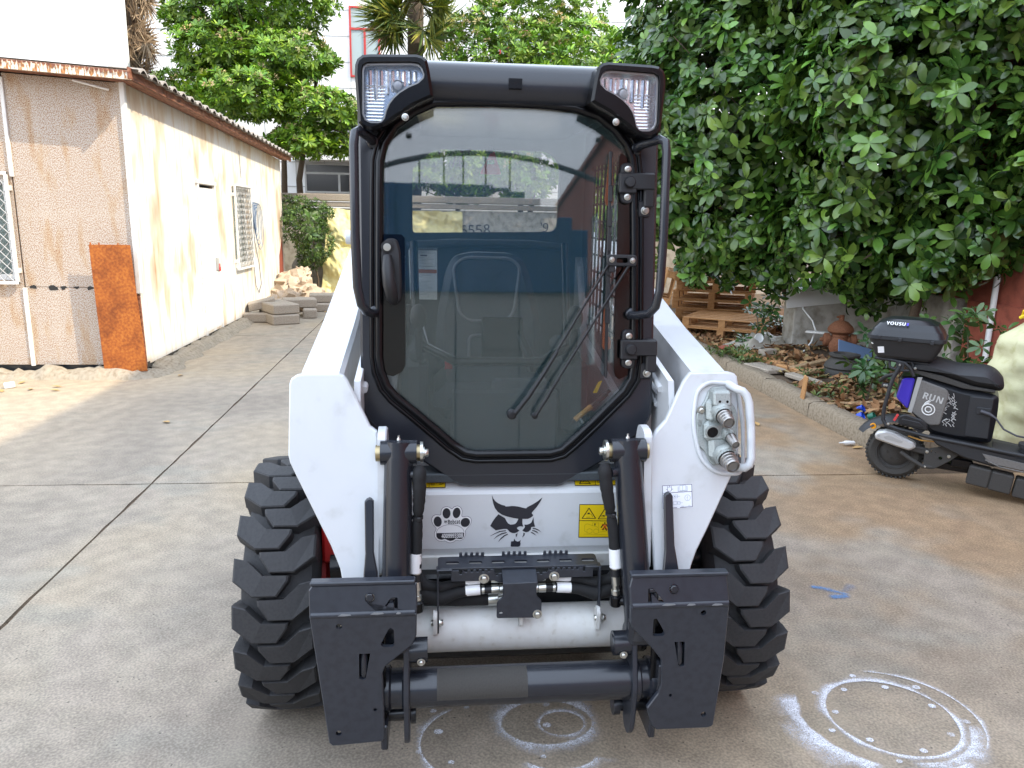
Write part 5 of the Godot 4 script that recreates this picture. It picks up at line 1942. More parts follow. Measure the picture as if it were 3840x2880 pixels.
func cab(o: Node3D) -> void:
	var T := leaned(0.20, -0.105, 0.85)
	var glass := pp("-0.431,1.590 -0.429,1.748 -0.427,1.815 -0.415,1.864 -0.383,1.914 -0.328,1.955 -0.265,1.983 -0.1,1.989 0.050,1.988 0.158,1.981 0.229,1.959 0.283,1.920 0.317,1.880 0.333,1.843 0.341,1.789 0.348,1.595 0.357,1.211 0.351,1.162 0.327,1.123 0.229,1.025 0.161,0.961 0.131,0.936 0.097,0.927 -0.139,0.926 -0.173,0.932 -0.212,0.959 -0.308,1.042 -0.388,1.110 -0.412,1.139 -0.430,1.186 -0.435,1.229")
	var wide := MB.inset(glass, -0.012 if MB.area(glass) > 0 else 0.012)
	var m := MB.new()
	m.xf = T
	m.ext(pp("-0.500,2.035 -0.500,1.067 -0.490,1.04 -0.474,1.019 -0.439,0.971 -0.318,0.901 -0.212,0.826 -0.19,0.816 -0.163,0.813 0.123,0.809 0.14,0.813 0.153,0.821 0.282,0.895 0.391,0.979 0.420,1.02 0.429,1.048 0.425,2.035"), -0.05, 0.0, 0.008, [wide])
	part(o, "door_frame", m, M["paint_dark"])
	m = MB.new()
	m.tube(smooth_loop(MB.inset(glass, -0.008 if MB.area(glass) > 0 else 0.008), 0.002, T), 0.013, 8, true)
	m.tube(smooth_loop(MB.inset(glass, -0.030 if MB.area(glass) > 0 else 0.030), 0.0, T), 0.008, 6, true)
	part(o, "door_seal", m, M["paint_black"])
	m = MB.new()
	m.xf = T
	m.ext(glass, -0.012, -0.006, 0.0)
	var gl := part(o, "windscreen", m, M["door_glass"])
	m = MB.new()
	m.xf = T
	m.ext(MB.inset(glass, 0.004 if MB.area(glass) > 0 else -0.004), -0.024, -0.020, 0.0)
	part(gl, "added_reflection_pane", m, M["thin_glass"])  # added second pane, only there to strengthen the windscreen's reflection
	for e in ["-0.429,1.60 -0.372,1.60 -0.362,1.59 -0.362,1.20 -0.372,1.18 -0.40,1.165 -0.425,1.172 -0.433,1.22", "0.341,1.84 0.308,1.86 0.302,1.85 0.301,1.74 0.301,1.18 0.306,1.165 0.318,1.155 0.350,1.17 0.355,1.22 0.346,1.6"]:
		m = MB.new()
		m.xf = T
		m.ext(pp(e), -0.005, -0.0035)
		part(gl, "tinted_border", m, M["frit_glass"])
	# roof visor and lamp housings
	m = MB.new()
	m.xf = Transform3D(SIDE, Vector3(-0.33, 0, 0))
	m.ext(rp(pp("-0.09,1.985 -0.12,2.02 -0.12,2.065 -0.10,2.10 -0.05,2.118 1.0,2.10 1.0,2.0"), 0.02, 4), 0.0, 0.62, 0.0, [], true)
	part(o, "roof_visor", m, M["paint_dark"])
	m = MB.new()
	m.xf = Transform3D(SIDE, Vector3(-0.05, 0, 0))
	m.ext(pp("-0.12,2.03 -0.128,2.032 -0.128,2.06 -0.12,2.062"), 0.0, 0.04)
	m.box(Vector3(), Vector3(0.001, 0.001, 0.001))
	part(o, "visor_catch", m, M["paint_black"])
	for s in [-1, 1]:
		var house := pp("-0.494,2.045 -0.492,2.07 -0.486,2.085 -0.472,2.096 -0.45,2.099 -0.32,2.103 -0.302,2.099 -0.290,2.089 -0.283,2.06 -0.277,2.020 -0.273,1.992 -0.33,1.965 -0.38,1.932 -0.416,1.905 -0.45,1.895 -0.472,1.90 -0.487,1.915")
		var lens := pp("-0.471,2.055 -0.468,2.067 -0.458,2.073 -0.43,2.075 -0.335,2.079 -0.317,2.077 -0.307,2.069 -0.300,2.052 -0.302,2.042 -0.317,2.028 -0.345,2.016 -0.369,2.001 -0.387,1.985 -0.400,1.968 -0.408,1.95 -0.414,1.929 -0.422,1.92 -0.431,1.917 -0.452,1.917 -0.467,1.924 -0.474,1.94")
		var off := 0.0
		if s > 0:
			for p in [house, lens]:
				for i in p.size():
					p[i] = Vector2(-0.087 - p[i].x, p[i].y + 0.0)
		var rim := MB.inset(lens, -0.004 if MB.area(lens) > 0 else 0.004)
		m = MB.new()
		m.xf = Transform3D(Basis(), Vector3(0, 0, 0.2))
		m.ext(house, -0.14, 0.0, 0.008, [rim])
		var hs := part(o, "work_lamp", m, M["paint_black"])
		m = MB.new()
		m.xf = Transform3D(Basis(), Vector3(0, 0, 0.2))
		m.ext(rim, -0.07, -0.055, 0.0)
		part(hs, "bowl", m, M["reflector"])
		m = MB.new()
		m.xf = Transform3D(Basis(), Vector3(0, 0, 0.2))
		m.ext(rim, -0.02, -0.013, 0.002, [MB.inset(lens, 0.002 if MB.area(lens) > 0 else -0.002)])
		part(hs, "lens_rim", m, M["lens_rim"])
		m = MB.new()
		m.xf = Transform3D(Basis(), Vector3(0, 0, 0.2))
		m.ext(lens, -0.019, -0.015, 0.0)
		part(hs, "lens", m, M["clear_lens"])
		var cx := -0.375 if s < 0 else 0.288
		m = MB.new()
		# facets and ribs of the reflector
		for i in 9:
			var u := i / 8.0
			var x0: float = lerpf(-0.455, -0.325, u) if s < 0 else lerpf(0.368, 0.238, u)
			var ylow := lerpf(1.975, 2.035, u)
			m.box(Vector3(x0, (2.068 + ylow) * 0.5, 0.142 + 0.004 * (i % 2)), Vector3(0.013, 2.068 - ylow, 0.012), 0.004, Basis(Vector3.UP, 0.5 * (1 if i % 2 else -1)))
		for i in 11:
			m.box(Vector3(cx - 0.07 * (1 if s < 0 else -1), 1.928 + 0.0095 * i, 0.144), Vector3(0.05 + 0.002 * i, 0.0055, 0.012), 0.002, Basis(Vector3.RIGHT, 0.4))
		part(hs, "reflector_facets", m, M["reflector"])
		m = MB.new()
		m.lathe(Vector3(cx, 2.022, 0.145), Vector3(0, 0, 1), [[0.018, 0.0], [0.017, 0.018], [0.012, 0.024], [0.0, 0.026]], 16)
		part(hs, "bulb", m, M["steel_dark"])
		bolt(o, Vector3(-0.353 if s < 0 else 0.262, 1.932 if s < 0 else 1.937, 0.2), Vector3(0, 0, 1), 0.007)
		# grab handle
		var hx0 := -0.455 if s < 0 else 0.352
		var hx1 := -0.497 if s < 0 else 0.410
		m = MB.new()
		var d := 1.0 if s > 0 else -1.0
		m.tube([Vector3(hx0, 1.87, 0.09), Vector3(hx0 + d * 0.006, 1.88, 0.14), Vector3(hx1 - d * 0.012, 1.892, 0.20), Vector3(hx1 - d * 0.002, 1.882, 0.225), Vector3(hx1, 1.85, 0.235), Vector3(hx1, 1.60, 0.255), Vector3(hx1 - d * 0.004, 1.45, 0.262), Vector3(hx1 - d * 0.014, 1.40, 0.262), Vector3(hx1 - d * 0.026, 1.378, 0.245), Vector3(hx0, 1.365, 0.20), Vector3(hx0 - d * 0.004, 1.362, 0.14)], 0.0135, 12)
		part(o, "grab_handle", m, M["paint_dark"])
		for e in [Vector3(hx0 - d * 0.001, 1.364, 0.152), Vector3(hx0, 1.87, 0.098)]:
			m = MB.new()
			m.blob(e, Vector3(0.02, 0.02, 0.008), 6, 0.3, 2.0)
			part(o, "weld", m, M["paint_dark"])
	# door handle with its lock
	m = MB.new()
	m.xf = T
	m.ext(rp(pp("-0.435,1.545 -0.42,1.588 -0.385,1.588 -0.374,1.55 -0.372,1.45 -0.374,1.40 -0.392,1.385 -0.412,1.392 -0.43,1.45"), 0.015), -0.004, 0.016, 0.005)
	var dh := part(o, "door_handle", m, M["black_plastic"])
	m = MB.new()
	m.tube([T * Vector3(-0.412, 1.535, 0.03), T * Vector3(-0.41, 1.50, 0.045), T * Vector3(-0.405, 1.45, 0.05), T * Vector3(-0.398, 1.41, 0.042), T * Vector3(-0.395, 1.398, 0.02)], [0.014, 0.019, 0.02, 0.018, 0.012], 12)
	part(dh, "lever", m, M["black_plastic"])
	m = MB.new()
	m.lathe(T * Vector3(-0.414, 1.562, 0.012), Vector3(0, 0, 1), [[0.019, 0.0], [0.019, 0.008], [0.012, 0.009]], 18)
	part(dh, "lock_ring", m, M["black_plastic"])
	m = MB.new()
	m.lathe(T * Vector3(-0.414, 1.562, 0.02), Vector3(0, 0, 1), [[0.0115, 0.0], [0.0115, 0.003], [0.0, 0.0035]], 16)
	m.box(T * Vector3(-0.414, 1.562, 0.024), Vector3(0.008, 0.002, 0.001))
	part(dh, "key_cylinder", m, M["zinc"])
	# hinges
	for e in [[0.326, 1.768, 0.355, 0.407, 1.788, 1.686], [0.343, 1.254, 0.368, 0.428, 1.27, 1.178]]:
		m = MB.new()
		m.xf = T
		m.ext(rp(rect(e[0] - 0.02, e[1] - 0.062, e[0] + 0.02, e[1] + 0.062), 0.019), -0.004, 0.014, 0.003)
		m.box(Vector3(e[0], e[1], 0.016), Vector3(0.055, 0.062, 0.022), 0.004)
		m.box(Vector3((e[2] + e[3]) * 0.5 - 0.01, e[1] + 0.006, 0.018), Vector3(e[3] - e[2] + 0.03, 0.05, 0.02), 0.004)
		m.box(Vector3(e[3] - 0.012, e[1] - 0.02, 0.008), Vector3(0.034, 0.105, 0.03), 0.005)
		m.box(Vector3(e[3] - 0.025, e[5] + 0.005, 0.004), Vector3(0.036, 0.05, 0.012), 0.004)
		var hg := part(o, "hinge", m, M["black_plastic"])
		m = MB.new()
		m.xf = T
		m.lathe(Vector3(e[0] + 0.003, e[1] + 0.003, 0.02), Vector3(0, 0, 1), [[0.017, 0.0], [0.017, 0.02], [0.014, 0.024], [0.0, 0.025]], 18)
		part(hg, "pivot", m, M["black_plastic"])
		for y in [-0.042, 0.042]:
			m = MB.new()
			m.lathe(T * Vector3(e[0], e[1] + y, 0.012), Vector3(0, 0, 1), [[0.0105, 0.0], [0.0105, 0.006], [0.008, 0.008], [0.004, 0.008], [0.004, 0.005], [0.0, 0.005]], 14)
			part(hg, "screw", m, M["zinc"])
		bolt(hg, T * Vector3(e[3] - 0.023, e[5], 0.01), Vector3(0, 0, 1), 0.009)
	# wiper
	m = MB.new()
	for e in [[[0.277, 1.535], [0.107, 1.249], [0.073, 1.191], 0.006], [[0.343, 1.533], [0.12, 1.175], [0.103, 1.148], 0.006]]:
		m.tube([T * Vector3(e[0][0], e[0][1], 0.03), T * Vector3(e[1][0], e[1][1], 0.038), T * Vector3(e[2][0], e[2][1], 0.04)], [0.004, 0.004, 0.005], 6)
	m.tube([T * Vector3(0.11, 1.25, 0.04), T * Vector3(0.073, 1.191, 0.042), T * Vector3(0.02, 1.11, 0.042), T * Vector3(-0.02, 1.058, 0.034)], [0.005, 0.0065, 0.008, 0.008], 8)
	m.tube([T * Vector3(0.103, 1.148, 0.04), T * Vector3(0.075, 1.10, 0.042), T * Vector3(0.045, 1.05, 0.034)], [0.0045, 0.005, 0.0055], 8)
	var wp := part(o, "wiper_arm", m, M["black_plastic"])
	m = MB.new()
	m.xf = T
	m.ext(rp(rect(0.262, 1.515, 0.358, 1.55), 0.012), 0.02, 0.036, 0.003, [rp(rect(0.292, 1.525, 0.330, 1.541), 0.006)])
	m.box(Vector3(0.279, 1.51, 0.02), Vector3(0.022, 0.03, 0.02), 0.003)
	part(wp, "link", m, M["black_plastic"])
	m = MB.new()
	m.xf = T
	for y in [[1.862, 1.545, 0.008], [1.565, 1.335, 0.012], [1.34, 1.165, 0.008]]:
		m.box(Vector3(0.271, (y[0] + y[1]) * 0.5, 0.012), Vector3(y[2], y[0] - y[1], 0.016), 0.002)
	for i in 6:
		m.box(Vector3(0.271, 1.36 + 0.075 * i, 0.022), Vector3(0.014, 0.05, 0.006), 0.002)
	part(wp, "blade", m, M["black_plastic"])
	m = MB.new()
	m.lathe(T * Vector3(-0.028, 1.046, -0.004), Vector3(0, 0, 1), [[0.015, 0.0], [0.015, 0.016], [0.011, 0.022], [0.0, 0.024]], 18)
	m.lathe(T * Vector3(0.045, 1.042, -0.004), Vector3(0, 0, 1), [[0.009, 0.0], [0.009, 0.02], [0.0, 0.024]], 14)
	part(wp, "motor_cap", m, M["black_plastic"])
	for e in [Vector3(0.277, 1.535, 0.036), Vector3(0.343, 1.533, 0.036)]:
		bolt(wp, T * e, Vector3(0, 0, 1), 0.006)
	interior(o, T)


func interior(o: Node3D, T: Transform3D) -> void:
	var m := MB.new()
	# side walls with openings, rear wall with the back window, roof lining, floor
	for s in [-1, 1]:
		var x := -0.49 if s < 0 else 0.40
		m = MB.new()
		m.xf = Transform3D(SIDE, Vector3(x - (0.0 if s < 0 else 0.0), 0, 0))
		m.ext(pp("-0.14,0.85 -0.06,2.02 1.05,2.05 1.05,0.85"), 0.0, 0.018, 0.0, [rp(pp("0.02,1.2 0.08,1.86 0.88,1.88 0.88,1.2"), 0.06)])
		var sw := part(o, "cab_side", m, M["paint_dark"])
		m = MB.new()
		m.xf = Transform3D(SIDE, Vector3(x + 0.009, 0, 0))
		for i in 12:
			m.box(Vector3(0.04 + 0.07 * i, 1.54, 0.0), Vector3(0.008, 0.7, 0.008))
		for i in 10:
			m.box(Vector3(0.45, 1.23 + 0.07 * i, 0.002), Vector3(0.9, 0.008, 0.008))
		part(sw, "side_mesh", m, M["paint_black"])
	m = MB.new()
	m.xf = Transform3D(Basis(), Vector3(0, 0, -1.0))
	var rw := rp(pp("-0.376,1.62 -0.376,1.874 -0.275,1.951 0.232,1.954 0.286,1.90 0.28,1.60 -0.376,1.585"), 0.04)
	m.ext(pp("-0.50,0.85 0.42,0.85 0.42,2.05 -0.50,2.05"), -0.03, 0.0, 0.0, [rw])
	var back := part(o, "cab_rear_wall", m, M["cab_trim"])
	m = MB.new()
	m.xf = Transform3D(Basis(), Vector3(0, 0, -1.02))
	m.ext(rw, 0.0, 0.004)
	part(back, "rear_window", m, M["thin_glass"])
	m = MB.new()
	m.box(Vector3(-0.04, 2.045, -0.45), Vector3(0.90, 0.03, 1.1), 0.004)
	part(o, "roof_lining", m, M["cab_trim"])
	m = MB.new()
	m.box(Vector3(-0.04, 0.84, -0.4), Vector3(0.9, 0.03, 1.2), 0.004)
	m.box(Vector3(-0.04, 0.98, 0.06), Vector3(0.36, 0.24, 0.03), 0.01)
	part(o, "cab_floor", m, M["cab_trim"])
	m = MB.new()
	m.xf = Transform3D(Basis(), Vector3(0, 0, -0.985))
	m.ext(rp(pp("-0.028,1.942 -0.012,1.942 0.018,1.850 0.015,1.846 -0.072,1.846 -0.075,1.850"), 0.004), 0.0, 0.006, 0.001, [rect(-0.045, 1.888, -0.012, 1.907)])
	part(o, "exit_pull_tag", m, M["red_plastic"])
	m = MB.new()
	m.box(Vector3(-0.03, 1.95, -0.985), Vector3(0.02, 0.03, 0.02), 0.004)
	m.tube([Vector3(-0.40, 1.53, -0.96), Vector3(-0.2, 1.545, -0.955), Vector3(0.15, 1.545, -0.955), Vector3(0.32, 1.53, -0.96)], 0.018, 8)
	part(o, "rear_rail", m, M["cab_trim"])
	# seat
	m = MB.new()
	m.xf = leaned(-0.66, -0.12, 1.3)
	m.ext(rp(pp("-0.275,1.05 -0.265,1.252 -0.232,1.43 -0.198,1.497 -0.12,1.515 0.04,1.512 0.085,1.495 0.12,1.44 0.165,1.26 0.175,1.05"), 0.03), -0.1, 0.0, 0.03)
	var seat := part(o, "seat_back", m, M["seat_vinyl"])
	m = MB.new()
	var ring := rp(pp("-0.20,1.46 -0.15,1.495 0.04,1.492 0.08,1.46 0.055,1.27 0.02,1.235 -0.14,1.235 -0.175,1.27"), 0.03)
	m.tube(smooth_loop(ring, 0.004, leaned(-0.66, -0.12, 1.3)), 0.007, 7, true)
	var ring2 := rp(pp("-0.133,1.03 -0.133,1.175 0.053,1.173 0.053,1.03"), 0.03)
	m.tube(smooth_loop(ring2, 0.004, leaned(-0.66, -0.12, 1.3)), 0.007, 7, true)
	part(seat, "piping", m, M["seam_grey"])
	m = MB.new()
	m.xf = leaned(-0.66, -0.12, 1.3)
	cat_head(m, Vector2(-0.055, 1.38), 0.0001, 0.0, 0.006)
	part(seat, "embossed_emblem", m, M["cab_trim"])
	m = MB.new()
	m.box(Vector3(-0.22, 1.08, -0.5), Vector3(0.03, 0.05, 0.02), 0.004)
	part(o, "belt_buckle", m, M["red_plastic"])
	m = MB.new()
	m.tube([Vector3(0.06, 1.22, -0.6), Vector3(0.10, 1.12, -0.5), Vector3(0.12, 1.0, -0.4), Vector3(0.14, 0.92, -0.3)], 0.02, 6)
	m.box(Vector3(0.0, 1.16, -0.57), Vector3(0.17, 0.2, 0.02), 0.006)
	part(o, "seat_belt", m, M["paint_black"])
	m = MB.new()
	m.box(Vector3(-0.05, 0.99, -0.42), Vector3(0.46, 0.14, 0.46), 0.05)
	part(o, "seat_cushion", m, M["seat_vinyl"])
	# armrests, joysticks, lap bar
	for s in [-1, 1]:
		var x: float = -0.05 + s * 0.28
		m = MB.new()
		m.box(Vector3(x, 1.16, -0.40), Vector3(0.07, 0.06, 0.36), 0.02)
		m.box(Vector3(x + s * 0.02, 1.0, -0.42), Vector3(0.10, 0.3, 0.4), 0.03)
		part(o, "armrest", m, M["cab_trim"])
		m = MB.new()
		m.tube([Vector3(x, 1.15, -0.2), Vector3(x, 1.24, -0.19), Vector3(x, 1.29, -0.18)], [0.012, 0.016, 0.014], 10)
		m.blob(Vector3(x, 1.31, -0.18), Vector3(0.03, 0.045, 0.032), 8)
		part(o, "joystick", m, M["black_plastic"])
	m = MB.new()
	m.tube([Vector3(-0.36, 1.55, -0.7), Vector3(-0.35, 1.3, -0.5), Vector3(-0.3, 1.2, -0.18), Vector3(-0.2, 1.16, -0.12), Vector3(0.1, 1.16, -0.12), Vector3(0.2, 1.2, -0.18), Vector3(0.25, 1.3, -0.5), Vector3(0.27, 1.55, -0.7)], 0.017, 9)
	part(o, "lap_bar", m, M["paint_black"])
	m = MB.new()
	m.box(Vector3(0.02, 1.06, 0.0), Vector3(0.20, 0.13, 0.03), 0.02, Basis(Vector3.RIGHT, -0.4))
	part(o, "front_console", m, M["cab_trim"])
	# booklet hanging at the left rear
	m = MB.new()
	m.uvq(Vector3(-0.378, 1.317, -0.70), Vector3(-0.265, 1.317, -0.69), Vector3(-0.265, 1.52, -0.70), Vector3(-0.383, 1.52, -0.71))
	var bk := part(o, "hanging_booklet", m, M["print_booklet"])
	m = MB.new()
	for i in 17:
		m.box(Vector3(-0.378 + 0.007 * i, 1.523, -0.703), Vector3(0.002, 0.014, 0.006))
	part(bk, "spiral", m, M["zinc"])
	m = MB.new()
	m.box(Vector3(-0.365, 1.27, -0.4), Vector3(0.02, 0.12, 0.015), 0.003, Basis(Vector3.BACK, 0.12))
	part(o, "side_display", m, M["black_plastic"])
	m = MB.new()
	m.xf = T
	m.ext(rp(pp("0.280,1.84 0.284,1.86 0.291,1.85 0.293,1.74 0.300,1.72 0.298,1.70 0.274,1.70 0.270,1.72"), 0.006), -0.06, -0.045, 0.003)
	m.ext(rp(pp("0.275,1.37 0.280,1.375 0.286,1.37 0.288,1.29 0.300,1.275 0.300,1.245 0.278,1.24 0.272,1.25"), 0.006), -0.06, -0.045, 0.003)
	part(o, "exit_lever", m, M["orange_plastic"])
	# gas strut of the door with its tan label
	m = MB.new()
	m.cyl(T * Vector3(0.17, 1.0, -0.05), T * Vector3(0.30, 1.11, -0.05), 0.006, -1.0, 8)
	m.cyl(T * Vector3(0.26, 1.075, -0.05), T * Vector3(0.29, 1.1, -0.05), 0.010, -1.0, 8)
	part(o, "gas_strut", m, M["black_plastic"])
	m = MB.new()
	m.cyl(T * Vector3(0.185, 1.013, -0.05), T * Vector3(0.24, 1.058, -0.05), 0.009, -1.0, 10)
	part(o, "strut_label", m, M["tan_label"])
	m = MB.new()
	m.xf = T
	m.ext(pp("0.245,1.10 0.262,1.135 0.275,1.14 0.258,1.10"), -0.06, -0.055)
	part(o, "yellow_sticker", m, M["yellow"])


func aux_coupler(o: Node3D) -> void:
	var T := leaned(0.30, -0.30, 1.15)
	var m := MB.new()
	var rimp := rp(pp("0.515,1.071 0.528,1.148 0.565,1.174 0.634,1.170 0.658,1.155 0.672,1.05 0.668,0.93 0.655,0.905 0.585,0.906 0.535,0.946 0.518,1.017"), 0.03)
	m.tube(smooth_loop(rimp, 0.004, T), 0.007, 8, true)
	part(o, "coupler_rim", m, M["paint_white"])
	m = MB.new()
	m.xf = T
	m.ext(rp(pp("0.522,1.081 0.552,1.118 0.565,1.15 0.583,1.162 0.612,1.160 0.625,1.145 0.632,1.120 0.652,1.092 0.650,0.985 0.640,0.962 0.605,0.952 0.579,0.93 0.565,0.935 0.545,0.975 0.524,0.99"), 0.016), 0.001, 0.010, 0.003)
	var pl := part(o, "quick_coupler", m, M["cast_zinc"])
	m = MB.new()
	m.xf = T
	m.box(Vector3(0.592, 1.135, 0.03), Vector3(0.056, 0.045, 0.05), 0.006)
	m.box(Vector3(0.585, 1.095, 0.02), Vector3(0.07, 0.07, 0.03), 0.012)
	m.box(Vector3(0.592, 0.985, 0.02), Vector3(0.075, 0.07, 0.03), 0.014)
	m.box(Vector3(0.582, 1.035, 0.02), Vector3(0.08, 0.06, 0.026), 0.012)
	part(pl, "coupler_body", m, M["cast_zinc"])
	var fwd := Vector3(0.03, -0.28, 1.0).normalized()
	for e in [[0.592, 1.095, 0.030, 1.15], [0.612, 1.032, 0.026, 0.75], [0.6, 0.972, 0.030, 1.3]]:
		var p := T * Vector3(e[0], e[1], e[2])
		var s: float = e[3]
		m = MB.new()
		m.lathe(p, fwd, [[0.029 * s, 0.0], [0.029 * s, 0.014], [0.026 * s, 0.02], [0.024 * s, 0.02]], 8)
		m.lathe(p, fwd, [[0.025 * s, 0.015], [0.023 * s, 0.03]], 20)
		part(pl, "coupler_nut", m, M["cast_zinc"])
		m = MB.new()
		m.lathe(p, fwd, [[0.020 * s, 0.02], [0.0205 * s, 0.034], [0.019 * s, 0.036], [0.0195 * s, 0.046], [0.018 * s, 0.048], [0.018 * s, 0.058], [0.0165 * s, 0.06], [0.0165 * s, 0.07], [0.0155 * s, 0.072], [0.014 * s, 0.072], [0.014 * s, 0.066], [0.0, 0.066]], 22)
		part(pl, "coupler_nipple", m, M["nipple_steel"])
		m = MB.new()
		m.lathe(p, fwd, [[0.0142 * s, 0.0668], [0.010 * s, 0.0668], [0.010 * s, 0.069], [0.0, 0.069]], 18)
		part(pl, "nipple_face", m, M["steel_dark"])
	m = MB.new()
	m.lathe(T * Vector3(0.562, 1.037, 0.032), Vector3(0, -0.1, 1), [[0.022, 0.0], [0.022, 0.008], [0.017, 0.009]], 20)
	part(pl, "port_ring", m, M["cast_zinc"])
	m = MB.new()
	m.lathe(T * Vector3(0.562, 1.037, 0.032), Vector3(0, -0.1, 1), [[0.0168, 0.0085], [0.0, 0.0085]], 20)
	part(pl, "port_hole", m, M["paint_black"])
	for e in [Vector2(0.582, 1.128), Vector2(0.605, 1.128)]:
		m = MB.new()
		m.lathe(T * Vector3(e.x, e.y, 0.0552), Vector3(0, 0, 1), [[0.004, 0.0], [0.004, 0.001], [0.0, 0.001]], 10)
		part(pl, "screw_hole", m, M["paint_black"])
	bolt(pl, T * Vector3(0.538, 1.094, 0.010), Vector3(0, -0.1, 1), 0.009)
	bolt(pl, T * Vector3(0.63, 1.0, 0.010), Vector3(0, -0.1, 1), 0.008)
	var b := Basis(Vector3.BACK, PI * 0.5)
	flat_text(pl, "lettering", "Bobcat", 0.018, T * Vector3(0.531, 1.045, 0.0102), Basis(Vector3.RIGHT, 0.29) * b, "cast_zinc", true, 0.9)
	m = MB.new()
	m.tube([T * Vector3(0.630, 1.168, 0.0), T * Vector3(0.632, 1.166, 0.03), T * Vector3(0.64, 1.162, 0.045), T * Vector3(0.655, 1.158, 0.052), T * Vector3(0.666, 1.145, 0.054), T * Vector3(0.673, 1.125, 0.054), T * Vector3(0.676, 1.05, 0.054), T * Vector3(0.674, 0.965, 0.054), T * Vector3(0.668, 0.945, 0.052), T * Vector3(0.655, 0.935, 0.048), T * Vector3(0.642, 0.932, 0.03), T * Vector3(0.64, 0.932, 0.0)], 0.0125, 12)
	part(o, "coupler_guard", m, M["paint_white"])


func hose_rack(o: Node3D) -> void:
	# folded plate with slots and two rows of teeth, on two bent straps
	var m := MB.new()
	m.xf = Transform3D(Basis(Vector3(1, 0, 0), Vector3(0, 0.09, -0.996), Vector3(0, 0.996, 0.09)), Vector3(0, 0.604, 0.322))
	var slots := []
	for i in 7:
		slots.append(rp(rect(-0.238 + 0.071 * i, -0.006, -0.196 + 0.071 * i, 0.010), 0.007, 3))
	m.ext(rp(rect(-0.262, -0.03, 0.238, 0.04), 0.012), -0.003, 0.003, 0.001, slots)
	var rk := part(o, "hose_rack", m, M["paint_coupler"])
	m = MB.new()
	for e in [[-0.225, 0.605, 0.352], [-0.19, 0.66, 0.275], [-0.06, 0.66, 0.275], [0.07, 0.66, 0.275]]:
		pass
	# rear teeth in three groups
	for e in [-0.157, -0.022, 0.11]:
		var poly := PackedVector2Array([Vector2(e - 0.040, 0.598), Vector2(e + 0.040, 0.598)])
		for k in 5:
			var x: float = e + 0.040 - 0.0175 * k
			poly.append_array(PackedVector2Array([Vector2(x, 0.624), Vector2(x - 0.008, 0.624), Vector2(x - 0.010, 0.614), Vector2(x - 0.0165, 0.614)]))
		poly.resize(poly.size() - 2)
		m.xf = Transform3D(Basis(), Vector3(0, 0, 0.285))
		m.ext(poly, -0.003, 0.003, 0.001)
	# front apron with its comb
	var comb := PackedVector2Array([Vector2(-0.222, 0.552), Vector2(-0.09, 0.552), Vector2(-0.075, 0.545), Vector2(0.06, 0.545), Vector2(0.075, 0.555), Vector2(0.219, 0.557)])
	comb.append_array(pp("0.219,0.588 0.196,0.588 0.194,0.575 0.188,0.575 0.186,0.588"))
	for k in 6:
		var x := 0.184 - 0.017 * k
		comb.append_array(PackedVector2Array([Vector2(x - 0.002, 0.590), Vector2(x - 0.009, 0.590), Vector2(x - 0.011, 0.582), Vector2(x - 0.016, 0.582)]))
	comb.append_array(pp("0.08,0.588 0.076,0.572"))
	for k in 8:
		var x := 0.072 - 0.0195 * k
		comb.append_array(PackedVector2Array([Vector2(x - 0.002, 0.576), Vector2(x - 0.011, 0.576), Vector2(x - 0.013, 0.568), Vector2(x - 0.019, 0.568)]))
	comb.append_array(pp("-0.086,0.574 -0.09,0.588"))
	for k in 5:
		var x := -0.092 - 0.0175 * k
		comb.append_array(PackedVector2Array([Vector2(x - 0.002, 0.590), Vector2(x - 0.009, 0.590), Vector2(x - 0.011, 0.582), Vector2(x - 0.017, 0.582)]))
	comb.append_array(pp("-0.187,0.588 -0.189,0.575 -0.196,0.575 -0.198,0.588 -0.222,0.588"))
	m.xf = Transform3D(Basis(), Vector3(0, 0.010, 0.354))
	m.ext(comb, -0.003, 0.003, 0.001)
	part(rk, "comb", m, M["paint_coupler"])
	for s in [-1, 1]:
		m = MB.new()
		var x := -0.262 if s < 0 else 0.24
		m.xf = Transform3D()
		m.box(Vector3(x + (0.02 if s < 0 else -0.02), 0.60, 0.345), Vector3(0.05, 0.006, 0.03), 0.002)
		m.box(Vector3(x, 0.50, 0.36), Vector3(0.006, 0.20, 0.026), 0.002, Basis(Vector3.RIGHT, -0.09))
		part(rk, "strap", m, M["paint_coupler"])
		bolt(rk, Vector3(x + 0.004 * -s, 0.437, 0.377), Vector3(-s, 0, 0.0), 0.009)
		bolt(rk, Vector3(x + 0.01 * s, 0.437, 0.377), Vector3(s, 0, 0.0), 0.009)
	# centre plate
	m = MB.new()
	m.xf = Transform3D(Basis(), Vector3(0, 0, 0.405))
	m.ext(rp(pp("-0.066,0.575 0.040,0.578 0.036,0.555 0.038,0.531 0.053,0.516 0.054,0.459 -0.084,0.461 -0.084,0.514 -0.066,0.532"), 0.007), -0.004, 0.0, 0.0015, [circ(-0.071, 0.478, 0.006, 10, 0.004)])
	m.xf = Transform3D(Basis.from_euler(Vector3(0, 0, 0)), Vector3(0, 0, 0.375))
	m.box(Vector3(-0.013, 0.583, 0.0), Vector3(0.106, 0.006, 0.062), 0.001, Basis(Vector3.RIGHT, 0.35))
	part(o, "centre_plate", m, M["paint_coupler"])
	for e in [[Vector3(-0.121, 0.570, 0.356), 0.011], [Vector3(0.097, 0.572, 0.356), 0.011], [Vector3(0.041, 0.472, 0.405), 0.010], [Vector3(0.131, 0.499, 0.222), 0.009], [Vector3(-0.208, 0.496, 0.222), 0.009]]:
		bolt(o, e[0], Vector3(0, 0, 1), e[1])
	m = MB.new()
	m.box(Vector3(0, 0.46, 0.212), Vector3(0.72, 0.13, 0.016), 0.003)
